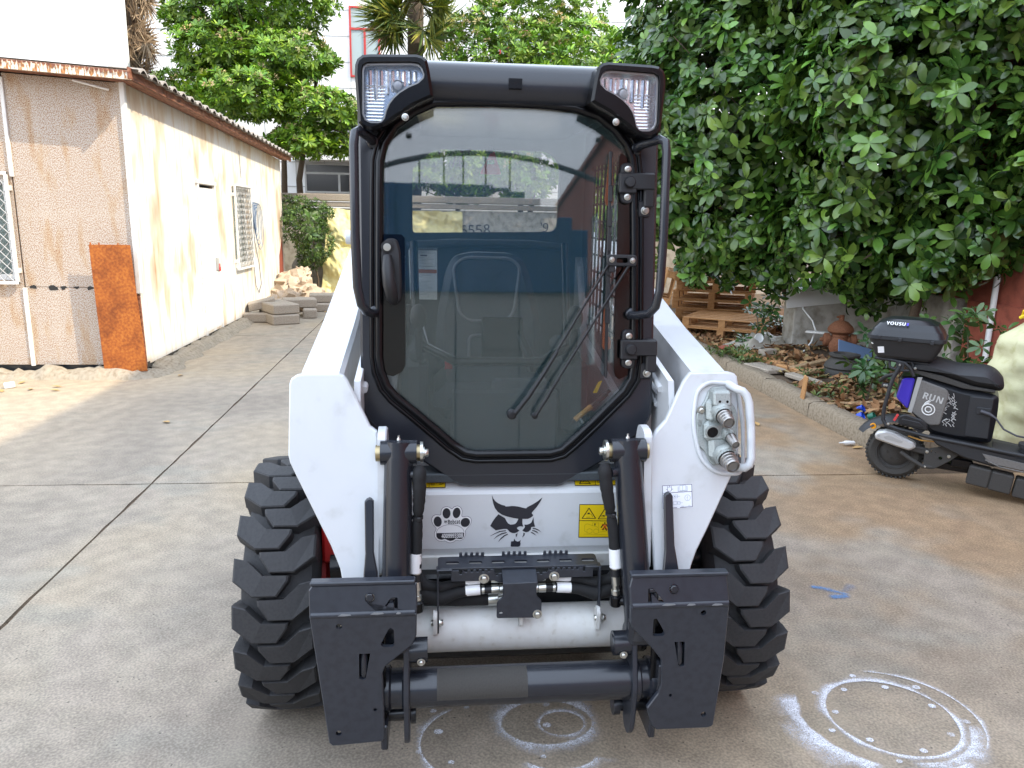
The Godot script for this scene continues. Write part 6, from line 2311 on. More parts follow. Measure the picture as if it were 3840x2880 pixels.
	part(o, "dark_bulkhead", m, M["paint_black"])
	# hoses running in from both sides
	for e in [[-1, 0.555, 0.553, 0.0095, 0.332], [-1, 0.525, 0.527, 0.0125, 0.345], [1, 0.56, 0.556, 0.0095, 0.332], [1, 0.528, 0.528, 0.0125, 0.345]]:
		var s: float = e[0]
		var r0: float = e[3]
		m = MB.new()
		var xe := -0.012 + s * 0.135
		var pts := [Vector3(-0.01 + s * 0.34, e[1] + 0.03, 0.30), Vector3(-0.01 + s * 0.29, e[1] - 0.01, 0.345), Vector3(-0.01 + s * 0.24, e[1] - 0.024, e[4]), Vector3(-0.01 + s * 0.19, e[2] - 0.008, e[4]), Vector3(xe, e[2], e[4])]
		m.tube(pts, [r0 * 1.7, r0 * 2.1, r0 * 1.8, r0 * 1.35, r0 * 1.15], 11)
		part(o, "cross_hose", m, M["sleeve"])
		m = MB.new()
		m.cyl(Vector3(xe + s * 0.03, e[2] - 0.003, e[4]), Vector3(xe - s * 0.015, e[2], e[4]), r0 * 1.3, -1.0, 14)
		part(o, "hose_tag", m, M["white_label"])
		m = MB.new()
		m.cyl(Vector3(xe - s * 0.012, e[2], e[4]), Vector3(-0.012 + s * 0.075, e[2], e[4]), r0, -1.0, 12)
		part(o, "hose_end", m, M["black_plastic"])
		m = MB.new()
		m.lathe(Vector3(xe - s * 0.02, e[2], e[4]), Vector3(-s, 0, 0), [[r0 * 1.12, 0.0], [r0 * 1.12, 0.008]], 14)
		part(o, "crimp_band", m, M["zinc"])
		m = MB.new()
		m.lathe(Vector3(-0.012 + s * 0.085, e[2], e[4]), Vector3(-s, 0, 0), [[r0 * 1.15, 0.0], [r0 * 1.15, 0.022], [r0 * 0.95, 0.024], [r0 * 1.15, 0.026], [r0 * 1.2, 0.036]], 14)
		part(o, "hose_fitting", m, M["zinc"])
	m = MB.new()
	m.tube([Vector3(-0.36, 0.475, 0.28), Vector3(-0.3, 0.48, 0.31), Vector3(-0.2, 0.482, 0.32), Vector3(-0.1, 0.482, 0.32)], 0.020, 10)
	part(o, "cross_hose", m, M["sleeve"])
	m = MB.new()
	m.lathe(Vector3(-0.105, 0.482, 0.32), Vector3.RIGHT, [[0.0, 0.0], [0.0215, 0.0], [0.0215, 0.03], [0.015, 0.032], [0.015, 0.05], [0.0, 0.05]], 16)
	part(o, "hose_fitting", m, M["zinc"])


func coupler(o: Node3D) -> void:
	# two face plates leaning a little, each with a folded top
	var L := pp("-0.611,0.582 -0.320,0.582 -0.321,0.516 -0.332,0.487 -0.409,0.422 -0.416,0.402 -0.413,0.196 -0.421,0.184 -0.560,0.176 -0.570,0.186")
	var R := pp("0.283,0.582 0.573,0.588 0.571,0.404 0.555,0.19 0.55,0.183 0.537,0.180 0.382,0.181 0.367,0.198 0.349,0.256 0.379,0.302 0.387,0.333 0.383,0.411 0.352,0.451 0.292,0.515 0.286,0.53")
	var HL := [circ(-0.532, 0.550, 0.0085, 12), rp(pp("-0.399,0.535 -0.393,0.542 -0.383,0.536 -0.382,0.488 -0.389,0.482 -0.415,0.484 -0.421,0.490"), 0.006, 2), pp("-0.480,0.465 -0.449,0.465 -0.463,0.388 -0.470,0.384 -0.481,0.388"), circ(-0.439, 0.288, 0.005, 10), circ(-0.542, 0.218, 0.0085, 12)]
	var HR := [circ(0.498, 0.557, 0.0085, 12), rp(pp("0.352,0.543 0.361,0.545 0.388,0.497 0.384,0.488 0.352,0.489"), 0.006, 2), pp("0.418,0.468 0.449,0.468 0.452,0.390 0.440,0.388 0.434,0.392"), circ(0.417, 0.295, 0.005, 10), circ(0.522, 0.227, 0.0085, 12)]
	for s in [0, 1]:
		var m := MB.new()
		m.xf = Transform3D(Basis(), Vector3(0, 0, 0.58))
		m.ext(R if s else L, -0.014, 0.0, 0.003, HR if s else HL)
		var pl := part(o, "mounting_plate", m, M["paint_coupler"])
		# folded upper flange, leaning back
		m = MB.new()
		m.xf = Transform3D(Basis(Vector3(1, 0, 0), Vector3(0, 0.97, -0.25), Vector3(0, 0.25, 0.97)), Vector3(0, 0.583, 0.58))
		if s:
			m.ext(pp("0.284,0.0 0.573,0.005 0.566,0.083 0.288,0.083 0.280,0.055"), -0.012, 0.0, 0.003, [circ(0.409, 0.046, 0.014, 14), rp(pp("0.334,0.005 0.334,0.05 0.35,0.05 0.385,0.005 0.378,0.0 0.345,0.035 0.345,0.005"), 0.003, 2)])
		else:
			m.ext(pp("-0.611,0.0 -0.320,0.0 -0.318,0.026 -0.320,0.082 -0.605,0.082 -0.613,0.07"), -0.012, 0.0, 0.003, [circ(-0.448, 0.045, 0.014, 14), rp(pp("-0.425,0.0 -0.39,0.045 -0.372,0.045 -0.372,-0.0 -0.380,0.0 -0.383,0.03 -0.395,0.03 -0.418,-0.003"), 0.003, 2)])
		part(pl, "top_flange", m, M["paint_coupler"])
		m = MB.new()
		var x0 := 0.284 if s else -0.611
		m.box(Vector3(x0 + 0.144, 0.667, 0.548), Vector3(0.286, 0.012, 0.03), 0.003)
		m.cyl(Vector3(x0 + 0.004, 0.583, 0.574), Vector3(x0 + 0.286, 0.583, 0.574), 0.010, -1.0, 10)
		part(pl, "fold", m, M["paint_coupler"])
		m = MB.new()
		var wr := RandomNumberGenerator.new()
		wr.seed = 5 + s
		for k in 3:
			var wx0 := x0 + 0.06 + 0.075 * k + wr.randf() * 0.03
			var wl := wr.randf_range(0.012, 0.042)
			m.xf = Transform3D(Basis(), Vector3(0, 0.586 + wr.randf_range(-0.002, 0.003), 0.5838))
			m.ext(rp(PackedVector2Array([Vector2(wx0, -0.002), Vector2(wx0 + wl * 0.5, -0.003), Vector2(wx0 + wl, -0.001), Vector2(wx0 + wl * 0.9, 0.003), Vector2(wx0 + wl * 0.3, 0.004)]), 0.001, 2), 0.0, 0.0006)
		part(pl, "worn_fold_highlight", m, M["seam_grey"])  # strips for worn edges and for a highlight painted along the fold
		# back box, wedge and pin showing through the openings
		m = MB.new()
		var c := 0.425 if s else -0.47
		m.box(Vector3(c, 0.37, 0.535), Vector3(0.12, 0.36, 0.02), 0.004)
		m.box(Vector3(c + (0.08 if s else -0.08), 0.42, 0.53), Vector3(0.02, 0.4, 0.06), 0.004)
		part(pl, "back_box", m, M["paint_black"])
		m = MB.new()
		var wx := 0.438 if s else -0.468
		m.tube([Vector3(wx, 0.462, 0.558), Vector3(wx, 0.44, 0.566), Vector3(wx, 0.40, 0.57), Vector3(wx, 0.386, 0.566)], [0.008, 0.011, 0.011, 0.009], 10)
		part(pl, "wedge", m, M["paint_dark"])
		m = MB.new()
		m.hexbolt(Vector3(0.409 if s else -0.448, 0.628, 0.563), Vector3(0, 0.2, 1), 0.012, 0.014)
		part(pl, "lever_bolt", m, M["paint_dark"])
		m = MB.new()
		var gx := 0.36 if s else -0.39
		m.box(Vector3(gx, 0.61, 0.55), Vector3(0.016, 0.07, 0.03), 0.004)
		m.cyl(Vector3(gx - 0.02, 0.622, 0.556), Vector3(gx + 0.01, 0.622, 0.556), 0.011, -1.0, 10)
		part(pl, "spring_clevis", m, M["paint_dark"])
		# inner flange plate carrying the pivots
		m = MB.new()
		var fx := 0.318 if s else -0.352
		m.xf = Transform3D(SIDE, Vector3(fx - 0.008, 0, 0))
		m.ext(rp(pp("-0.52,0.455 -0.44,0.47 -0.40,0.42 -0.41,0.30 -0.44,0.2 -0.47,0.13 -0.52,0.125 -0.545,0.16 -0.56,0.30"), 0.02), 0.0, 0.016, 0.004)
		m.xf = Transform3D()
		part(pl, "pivot_flange", m, M["paint_coupler"])
		m = MB.new()
		var px := 0.284 if s else -0.32
		m.lathe(Vector3(px - 0.028, 0.417, 0.49), Vector3.RIGHT, [[0.0, 0.0], [0.024, 0.0], [0.026, 0.003], [0.036, 0.003], [0.036, 0.056], [0.0, 0.056]], 22)
		part(pl, "pivot_boss", m, M["paint_dark"])
		bolt(pl, Vector3(px + (0.0 if s else 0.01), 0.40, 0.527), Vector3(0, -0.1, 1), 0.008)
		m = MB.new()
		var qx := 0.35 if s else -0.395
		m.cyl(Vector3(qx - 0.065, 0.175, 0.44), Vector3(qx + 0.055, 0.175, 0.44), 0.022, -1.0, 14)
		m.cyl(Vector3(qx + (-0.07 if s else 0.052), 0.175, 0.44), Vector3(qx + (-0.05 if s else 0.066), 0.175, 0.44), 0.032, -1.0, 16)
		m.box(Vector3(qx + (0.02 if s else -0.02), 0.19, 0.5), Vector3(0.02, 0.08, 0.15), 0.004)
		m.box(Vector3(0.385 if s else -0.425, 0.29, 0.54), Vector3(0.012, 0.2, 0.07), 0.004)
		part(pl, "lower_pin", m, M["paint_dark"])
	# cross tube with a bare, dusty stretch
	var m2 := MB.new()
	m2.lathe(Vector3(-0.415, 0.294, 0.49), Vector3.RIGHT, [[0.0, 0.0], [0.057, 0.0], [0.057, 0.82], [0.0, 0.82]], 40)
	var ct := part(o, "coupler_cross_tube", m2, M["paint_dark"])
	m2 = MB.new()
	m2.sm()
	for i in 14:
		var a0 := -0.15 + 1.75 * i / 14.0
		var a1 := -0.15 + 1.75 * (i + 1) / 14.0
		var P := []
		for e in [[-0.265, a0], [0.0, a0], [0.0, a1], [-0.265, a1]]:
			P.append(Vector3(e[0], 0.294 + sin(e[1]) * 0.0578, 0.49 + cos(e[1]) * 0.0578))
		m2.fan(P, Vector3(0, sin(a0), cos(a0)))
	part(ct, "dusty_stretch", m2, M["rubber_dusty"])
	m2 = MB.new()
	for e in [-0.415, -0.36, 0.325, 0.37]:
		m2.lathe(Vector3(e, 0.294, 0.49), Vector3.RIGHT, [[0.057, -0.006], [0.066, 0.0], [0.066, 0.012], [0.057, 0.018]], 30)
	part(ct, "weld_collar", m2, M["paint_dark"])


func scooter() -> void:
	var o := thing("electric_scooter", "black electric scooter with rear top box parked against the kerb", "scooter", Vector3(2.86, 0, -2.06), deg_to_rad(-36.87))
	var m := MB.new()
	var wc := Vector3(-0.09, 0.178, -0.01)
	var Z := Vector3(0, 0, 1)
	m.lathe(wc - Z * 0.05, Z, [[0.115, 0.005], [0.145, -0.002], [0.165, 0.012], [0.177, 0.03], [0.178, 0.05], [0.177, 0.07], [0.165, 0.088], [0.145, 0.102], [0.115, 0.095]], 40)
	for i in 40:
		var a := TAU * i / 40.0
		for s in [0.016, 0.084]:
			m.box(wc + Vector3(cos(a) * 0.172, sin(a) * 0.172, s - 0.05), Vector3(0.014, 0.014, 0.02), 0.003, Basis(Z, a))
	part(o, "rear_tyre", m, M["rubber_dusty"])
	m = MB.new()
	m.lathe(wc - Z * 0.05, Z, [[0.0, 0.0], [0.118, 0.005], [0.122, 0.092], [0.108, 0.094], [0.102, 0.075], [0.095, 0.07], [0.07, 0.088], [0.0, 0.092]], 32)
	for i in 6:
		var a := TAU * i / 6.0
		m.cyl(wc + Vector3(cos(a) * 0.045, sin(a) * 0.045, 0.03), wc + Vector3(cos(a) * 0.045, sin(a) * 0.045, 0.046), 0.006, -1.0, 8)
	part(o, "hub_motor", m, M["scooter_dusty"])
	# rear mudguard
	m = MB.new()
	m.sm()
	for i in 14:
		var a0 := lerpf(0.75, 2.75, i / 14.0)
		var a1 := lerpf(0.75, 2.75, (i + 1) / 14.0)
		for e in [[-0.07, -0.05, 0.0, 0.02], [-0.05, 0.05, 0.02, 0.02], [0.05, 0.075, 0.02, -0.015]]:
			var P := []
			for k in [[a0, e[0], e[2]], [a1, e[0], e[2]], [a1, e[1], e[3]], [a0, e[1], e[3]]]:
				var rr: float = 0.20 + k[2] + 0.05 * maxf(0.0, k[0] - 2.1)
				P.append(wc + Vector3(cos(k[0]) * rr, sin(k[0]) * rr + 0.03, k[1]))
			m.fan(P, Vector3(cos(a0), sin(a0), 0.2))
	part(o, "rear_mudguard", m, M["scooter_plastic"])
	m = MB.new()
	m.lathe(Vector3(-0.232, 0.345, 0.05), Vector3(-0.3, 0.1, 1), [[0.02, 0.0], [0.02, 0.012], [0.012, 0.013], [0.011, 0.01], [0.0, 0.01]], 16)
	part(o, "amber_reflector", m, M["amber"])
	# silver side cover over the shock absorber
	m = MB.new()
	m.xf = Transform3D(Basis(), Vector3(0, 0, 0.10))
	m.ext(rp(pp("-0.215,0.30 -0.20,0.325 -0.15,0.338 -0.10,0.33 0.02,0.285 0.035,0.255 0.0,0.228 -0.08,0.242 -0.205,0.272"), 0.01), -0.05, 0.02, 0.012)
	var sv := part(o, "silver_cover", m, M["silver_plastic"])
	m = MB.new()
	m.xf = Transform3D(Basis(), Vector3(0, 0, 0.10))
	m.ext(rp(pp("-0.16,0.30 -0.13,0.312 -0.04,0.285 -0.05,0.272 -0.15,0.285"), 0.006), 0.019, 0.022, 0.001)
	m.lathe(Vector3(-0.19, 0.30, 0.018), Z, [[0.009, 0.0], [0.009, 0.004], [0.004, 0.003], [0.0, 0.003]], 10)
	part(sv, "cover_panel", m, M["metal_grey"])
	# body shell
	m = MB.new()
	m.xf = Transform3D(Basis(), Vector3(0, 0, 0))
	m.ext(rp(pp("-0.115,0.70 0.02,0.72 0.25,0.665 0.40,0.655 0.445,0.64 0.45,0.53 0.44,0.34 0.24,0.335 0.10,0.35 0.06,0.40 -0.03,0.48 -0.125,0.57"), 0.03), -0.15, 0.085, 0.03)
	part(o, "body_shell", m, M["scooter_black"])
	m = MB.new()
	m.xf = Transform3D(Basis(), Vector3(0, 0, 0.085))
	m.ext(rp(pp("-0.095,0.695 -0.022,0.705 -0.042,0.495 -0.12,0.565"), 0.02), -0.01, 0.012, 0.008)
	part(o, "purple_panel", m, M["scooter_purple"], "glossy purple rear side panel")
	m = MB.new()
	m.xf = Transform3D(Basis(), Vector3(0, 0, 0.085))
	m.ext(pp("0.018,0.715 -0.010,0.712 -0.040,0.48 -0.015,0.475"), 0.0, 0.014, 0.002)
	part(o, "grey_strap", m, M["metal_grey"])
	m = MB.new()
	m.xf = Transform3D(Basis(), Vector3(0, 0, 0.085))
	m.ext(rp(pp("0.012,0.698 0.16,0.655 0.178,0.625 0.15,0.42 0.09,0.41 -0.016,0.48"), 0.015), -0.01, 0.014, 0.006)
	var gp := part(o, "grey_panel", m, M["scooter_grey"])
	flat_text(gp, "lettering", "RUN", 0.058, Vector3(0.092, 0.59, 0.1), Basis(Z, -0.2), "silver_plastic", true)
	m = MB.new()
	var ring := []
	for i in 18:
		var a := TAU * i / 18.0
		ring.append(Vector3(0.075 + cos(a) * 0.036, 0.513 + sin(a) * 0.036, 0.1))
	m.tube(ring, 0.004, 6, true)
	var ring2 := []
	for i in 14:
		var a := TAU * i / 14.0
		ring2.append(Vector3(0.075 + cos(a) * 0.018, 0.513 + sin(a) * 0.018, 0.1))
	m.tube(ring2, 0.004, 6, true)
	m.tube([Vector3(0.041, 0.526, 0.1), Vector3(0.056, 0.556, 0.1), Vector3(0.075, 0.572, 0.1)], 0.004, 6)
	m.tube([Vector3(0.056, 0.545, 0.1), Vector3(0.082, 0.568, 0.1)], 0.003, 6)
	part(gp, "number_six", m, M["white_plastic"])
	m = MB.new()
	m.xf = Transform3D(Basis(), Vector3(0, 0, 0.088))
	var lr := RandomNumberGenerator.new()
	lr.seed = 31
	for i in 16:
		var c := Vector3(lr.randf_range(0.165, 0.225), lr.randf_range(0.43, 0.61), 0.0)
		var pth := []
		for k in 5:
			pth.append(c + Vector3(lr.randf_range(-0.018, 0.018), 0.012 * (k - 2), 0.0))
		m.tube(pth, 0.0022, 5)
	part(o, "grille_tracery", m, M["silver_plastic"])
	m = MB.new()
	m.box(Vector3(0.355, 0.5, 0.088), Vector3(0.13, 0.26, 0.012), 0.008)
	m.box(Vector3(0.375, 0.545, 0.098), Vector3(0.08, 0.045, 0.008), 0.005)
	part(o, "front_body_panel", m, M["scooter_plastic"])
	m = MB.new()
	m.tube([Vector3(0.36, 0.545, 0.102), Vector3(0.41, 0.535, 0.12), Vector3(0.44, 0.52, 0.13), Vector3(0.49, 0.46, 0.15), Vector3(0.56, 0.43, 0.15), Vector3(0.75, 0.41, 0.12), Vector3(1.0, 0.3, -0.1)], [0.012, 0.011, 0.006, 0.006, 0.006, 0.006, 0.006], 8)
	part(o, "charging_lead", m, M["wire"])
	# seat
	m = MB.new()
	m.xf = Transform3D(Basis(), Vector3(0, 0, 0))
	m.ext(rp(pp("-0.085,0.79 -0.05,0.825 -0.005,0.84 0.05,0.838 0.12,0.82 0.20,0.80 0.28,0.803 0.37,0.805 0.42,0.78 0.46,0.73 0.462,0.695 0.445,0.675 0.31,0.68 0.13,0.728 -0.03,0.758 -0.08,0.768"), 0.03, 5), -0.125, 0.105, 0.045, [], true)
	part(o, "seat", m, M["scooter_plastic"])
	m = MB.new()
	m.xf = Transform3D(Basis(), Vector3(0, 0, 0))
	m.ext(pp("-0.05,0.765 0.13,0.735 0.30,0.69 0.42,0.68 0.42,0.665 0.25,0.67 0.02,0.722 -0.08,0.75"), -0.1, 0.088, 0.004)
	part(o, "seat_base", m, M["scooter_dusty"])
	# tubular tail frame
	m = MB.new()
	m.tube([Vector3(-0.27, 0.815, 0.1), Vector3(-0.16, 0.81, 0.115), Vector3(-0.09, 0.80, 0.12), Vector3(-0.055, 0.77, 0.122), Vector3(-0.03, 0.72, 0.12)], 0.011, 9)
	m.tube([Vector3(-0.11, 0.79, 0.12), Vector3(-0.145, 0.70, 0.13), Vector3(-0.16, 0.62, 0.135), Vector3(-0.175, 0.50, 0.14), Vector3(-0.175, 0.42, 0.14), Vector3(-0.155, 0.385, 0.14), Vector3(-0.08, 0.368, 0.14), Vector3(0.11, 0.345, 0.145), Vector3(0.29, 0.335, 0.15), Vector3(0.62, 0.315, 0.16), Vector3(0.75, 0.32, 0.15)], 0.0125, 10)
	m.tube([Vector3(-0.18, 0.80, 0.12), Vector3(-0.175, 0.765, 0.12), Vector3(-0.13, 0.75, 0.12), Vector3(-0.06, 0.752, 0.12)], 0.009, 8)
	m.tube([Vector3(-0.13, 0.725, 0.12), Vector3(-0.19, 0.70, 0.10), Vector3(-0.225, 0.66, 0.06), Vector3(-0.23, 0.645, 0.0), Vector3(-0.22, 0.64, -0.1)], 0.012, 9)
	m.box(Vector3(-0.115, 0.78, 0.125), Vector3(0.05, 0.05, 0.008), 0.003)
	m.box(Vector3(-0.185, 0.64, 0.11), Vector3(0.05, 0.03, 0.008), 0.003)
	m.box(Vector3(-0.1, 0.805, -0.02), Vector3(0.28, 0.012, 0.24), 0.003)
	var tf := part(o, "tail_frame", m, M["scooter_plastic"])
	for e in [Vector3(-0.117, 0.785, 0.128), Vector3(-0.193, 0.64, 0.113), Vector3(-0.178, 0.64, 0.113), Vector3(-0.14, 0.395, 0.152), Vector3(-0.03, 0.77, 0.11)]:
		bolt(tf, e, Z, 0.006)
	# top box: tub, lid, seam
	m = MB.new()
	m.xf = Transform3D(Basis(Vector3(1, 0, 0), Vector3(0, 0, -1), Vector3(0, 1, 0)), Vector3(-0.1, 0.82, 0.0))
	topbox(m, [[0.0, 0.16, 0.12], [0.02, 0.175, 0.14], [0.08, 0.20, 0.16], [0.125, 0.215, 0.175]], 0.05)
	var bx := part(o, "top_box", m, M["scooter_plastic"])
	m = MB.new()
	m.xf = Transform3D(Basis(Vector3(1, 0, 0), Vector3(0, 0, -1), Vector3(0, 1, 0)), Vector3(-0.1, 0.82, 0.0))
	topbox(m, [[0.128, 0.226, 0.186], [0.15, 0.226, 0.186]], 0.05)
	part(bx, "lid_rim", m, M["scooter_plastic"])
	m = MB.new()
	m.xf = Transform3D(Basis(Vector3(1, 0, 0), Vector3(0, 0, -1), Vector3(0, 1, 0)), Vector3(-0.1, 0.82, 0.0))
	topbox(m, [[0.15, 0.218, 0.178], [0.19, 0.20, 0.165], [0.23, 0.17, 0.145], [0.255, 0.12, 0.10], [0.262, 0.05, 0.05]], 0.06)
	part(bx, "lid", m, M["scooter_black"])
	for e in [Vector3(-0.13, 0.955, 0.192), Vector3(-0.25, 0.96, 0.182), Vector3(0.05, 0.95, 0.186)]:
		m = MB.new()
		m.box(e, Vector3(0.022, 0.026, 0.012), 0.003)
		part(bx, "latch", m, M["scooter_plastic"])
	flat_text(bx, "lettering", "YOUSU", 0.034, Vector3(-0.165, 1.052, 0.163), Basis(Vector3.RIGHT, -0.75) * Basis(Z, 0.0), "white_plastic", true)
	m = MB.new()
	m.box(Vector3(-0.10, 1.052, 0.163), Vector3(0.012, 0.022, 0.002), 0.0, Basis(Vector3.RIGHT, -0.75))
	part(bx, "blue_bar", m, M["scooter_purple"])
	m = MB.new()
	m.box(Vector3(-0.235, 0.877, 0.156), Vector3(0.036, 0.042, 0.002), 0.0, Basis.from_euler(Vector3(0.2, 0, 0.15)))
	part(bx, "sticker", m, M["white_label"])
	m = MB.new()
	for k in 4:
		m.box(Vector3(-0.247 + 0.008 * k, 0.885, 0.1575), Vector3(0.005, 0.012, 0.001), 0.0, Basis.from_euler(Vector3(0.2, 0, 0.15)))
	m.box(Vector3(-0.233, 0.868, 0.1545), Vector3(0.026, 0.008, 0.001), 0.0, Basis.from_euler(Vector3(0.2, 0, 0.15)))
	part(bx, "sticker_print", m, M["ink"])
	m = MB.new()
	m.blob(Vector3(-0.285, 0.915, 0.15), Vector3(0.012, 0.008, 0.008), 6)
	part(bx, "white_blot", m, M["white_plastic"])
	# folded passenger footboard
	m = MB.new()
	m.xf = Transform3D(Basis(), Vector3(0, 0, 0.15))
	m.ext(rp(pp("-0.085,0.455 -0.05,0.475 0.05,0.452 0.085,0.42 0.09,0.385 -0.08,0.40"), 0.015), -0.01, 0.01, 0.006)
	m.ext(rp(pp("-0.065,0.445 0.04,0.435 0.065,0.41 0.06,0.40 -0.065,0.41"), 0.01), 0.009, 0.014, 0.003)
	part(o, "passenger_footboard", m, M["black_plastic"])
	# floor, belly, battery boxes
	m = MB.new()
	m.xf = Transform3D(Basis(), Vector3(0, 0, 0))
	m.ext(pp("0.10,0.35 0.29,0.335 0.62,0.30 0.95,0.32 1.05,0.42 1.10,0.40 0.98,0.24 0.62,0.235 0.46,0.215 0.31,0.24 0.15,0.30"), -0.18, 0.15, 0.012)
	part(o, "floor_pan", m, M["scooter_plastic"])
	m = MB.new()
	m.xf = Transform3D(Basis(), Vector3(0, 0, 0.152))
	m.ext(pp("0.40,0.29 0.65,0.265 0.90,0.27 0.80,0.235 0.62,0.222 0.44,0.235"), -0.01, 0.004, 0.003)
	m.tube([Vector3(0.42, 0.255, 0.006), Vector3(0.5, 0.225, 0.006), Vector3(0.65, 0.212, 0.006), Vector3(0.8, 0.22, 0.006)], 0.004, 5)
	part(o, "scuffed_skirt", m, M["scooter_grey"])
	m = MB.new()
	m.box(Vector3(0.60, 0.31, 0.03), Vector3(0.30, 0.012, 0.22), 0.004, Basis(Z, -0.04))
	part(o, "floor_mat", m, M["rubber"])
	for e in [[0.40, 0.135], [0.52, 0.12], [0.65, 0.10], [0.80, 0.10]]:
		m = MB.new()
		m.box(Vector3(e[0], e[1], 0.10), Vector3(0.12, 0.12, 0.10), 0.008, Basis(Z, -0.1))
		part(o, "battery_case", m, M["scooter_dusty"])
	# swing arm, bracket, stand
	m = MB.new()
	m.tube([Vector3(-0.05, 0.205, 0.085), Vector3(0.0, 0.175, 0.095), Vector3(0.08, 0.135, 0.095), Vector3(0.14, 0.135, 0.09)], 0.014, 9)
	m.box(Vector3(0.04, 0.235, 0.07), Vector3(0.16, 0.045, 0.03), 0.008, Basis(Z, -0.12))
	part(o, "swing_arm", m, M["scooter_dusty"])
	m = MB.new()
	m.xf = Transform3D(Basis(), Vector3(0, 0, 0.09))
	m.ext(rp(pp("0.085,0.245 0.19,0.285 0.28,0.245 0.24,0.20 0.15,0.125 0.09,0.12"), 0.012), -0.01, 0.008, 0.003, [circ(0.18, 0.205, 0.012, 12), rect(0.12, 0.235, 0.128, 0.25), circ(0.15, 0.24, 0.004, 8)])
	var br := part(o, "frame_bracket", m, M["scooter_dusty"])
	for e in [Vector3(0.1, 0.235, 0.098), Vector3(0.1, 0.135, 0.098), Vector3(0.225, 0.225, 0.098)]:
		bolt(br, e, Z, 0.007)
	m = MB.new()
	m.box(Vector3(0.24, 0.15, 0.0), Vector3(0.22, 0.05, 0.14), 0.008)
	m.box(Vector3(0.3, 0.19, 0.02), Vector3(0.12, 0.06, 0.16), 0.008)
	part(o, "centre_stand", m, M["paint_black"])
	m = MB.new()
	m.tube([Vector3(-0.02, 0.32, 0.09), Vector3(0.06, 0.305, 0.1), Vector3(0.14, 0.31, 0.1)], 0.005, 6)
	part(o, "orange_lead", m, M["tan_label"])
	m = MB.new()
	m.box(Vector3(-0.1, 0.44, 0.13), Vector3(0.015, 0.05, 0.01), 0.002, Basis(Z, -0.4))
	part(o, "red_tag", m, M["red_plastic"])
	m = MB.new()
	m.lathe(Vector3(0.66, 0.315, 0.06), Vector3.UP, [[0.0, 0.0], [0.075, 0.0], [0.078, 0.012], [0.068, 0.014], [0.068, 0.03], [0.08, 0.034], [0.08, 0.055], [0.0, 0.06]], 22)
	part(o, "coiled_lock", m, M["rubber"])
	# front end, just past the picture's edge
	m = MB.new()
	m.xf = Transform3D(Basis(), Vector3(0, 0, 0))
	m.ext(rp(pp("0.98,0.25 1.02,0.6 1.0,0.95 1.08,0.98 1.14,0.7 1.12,0.3"), 0.03), -0.17, 0.13, 0.03)
	part(o, "leg_shield", m, M["scooter_black"])
	m = MB.new()
	m.lathe(Vector3(1.25, 0.178, -0.06), Z, [[0.0, 0.02], [0.115, 0.005], [0.165, 0.012], [0.178, 0.05], [0.165, 0.088], [0.115, 0.095], [0.0, 0.08]], 32)
	part(o, "front_tyre", m, M["rubber_dusty"])
	m = MB.new()
	m.tube([Vector3(1.25, 0.178, 0.06), Vector3(1.12, 0.6, 0.04), Vector3(1.05, 1.0, -0.02)], 0.018, 8)
	m.tube([Vector3(0.98, 1.06, 0.3), Vector3(1.04, 1.03, 0.1), Vector3(1.04, 1.03, -0.14), Vector3(0.98, 1.06, -0.34)], 0.013, 8)
	part(o, "handlebar", m, M["black_plastic"])
	# the full woven sack behind it
	o = thing("woven_sack", "full pale yellow woven sack tied with yellow cord behind the scooter", "sack", Vector3(4.02, 0.0, -2.42))
	m = MB.new()
	m.sm()
	var rows := []
	for i in 25:
		var u := i / 24.0
		var row := []
		for k in 40:
			var a := TAU * k / 40.0
			var r := 0.31 * (0.9 + 0.14 * sin(u * PI)) * (1.0 - smoothstep(0.86, 1.0, u) * 0.55)
			r *= 1.0 - 0.5 * smoothstep(0.06, 0.0, u)
			var pinch := 0.010 * sin(u * 40.0 + 2.0 * sin(a * 2.0)) * smoothstep(0.0, 0.3, u) + 0.05 * lump.get_noise_3d(cos(a) * 2.2, u * 7.0, sin(a) * 2.2)
			var c := cos(a)
			var s := sin(a)
			row.append(Vector3((absf(c) ** 0.8) * signf(c) * (r + pinch), u * 1.04, (absf(s) ** 0.8) * signf(s) * (r * 0.8 + pinch)))
		rows.append(row)
	for i in 24:
		for k in 40:
			var k2 := (k + 1) % 40
			m.fan([rows[i][k], rows[i][k2], rows[i + 1][k2], rows[i + 1][k]], rows[i][k] * Vector3(1, 0, 1) + Vector3(0, 0.01, 0))
	part(o, "bag", m, M["sack_weave"])
	m = MB.new()
	m.blob(Vector3(0, 1.045, 0), Vector3(0.17, 0.04, 0.13), 8, 0.5, 4.0)
	for i in 9:
		var a := TAU * i / 9.0
		m.tube([Vector3(cos(a) * 0.1, 1.05, sin(a) * 0.1), Vector3(cos(a + 0.3) * 0.17, 1.085, sin(a + 0.3) * 0.15), Vector3(cos(a + 0.7) * 0.2, 1.04, sin(a + 0.7) * 0.16)], 0.012, 6)
	part(o, "tie_cord", m, M["yellow"])


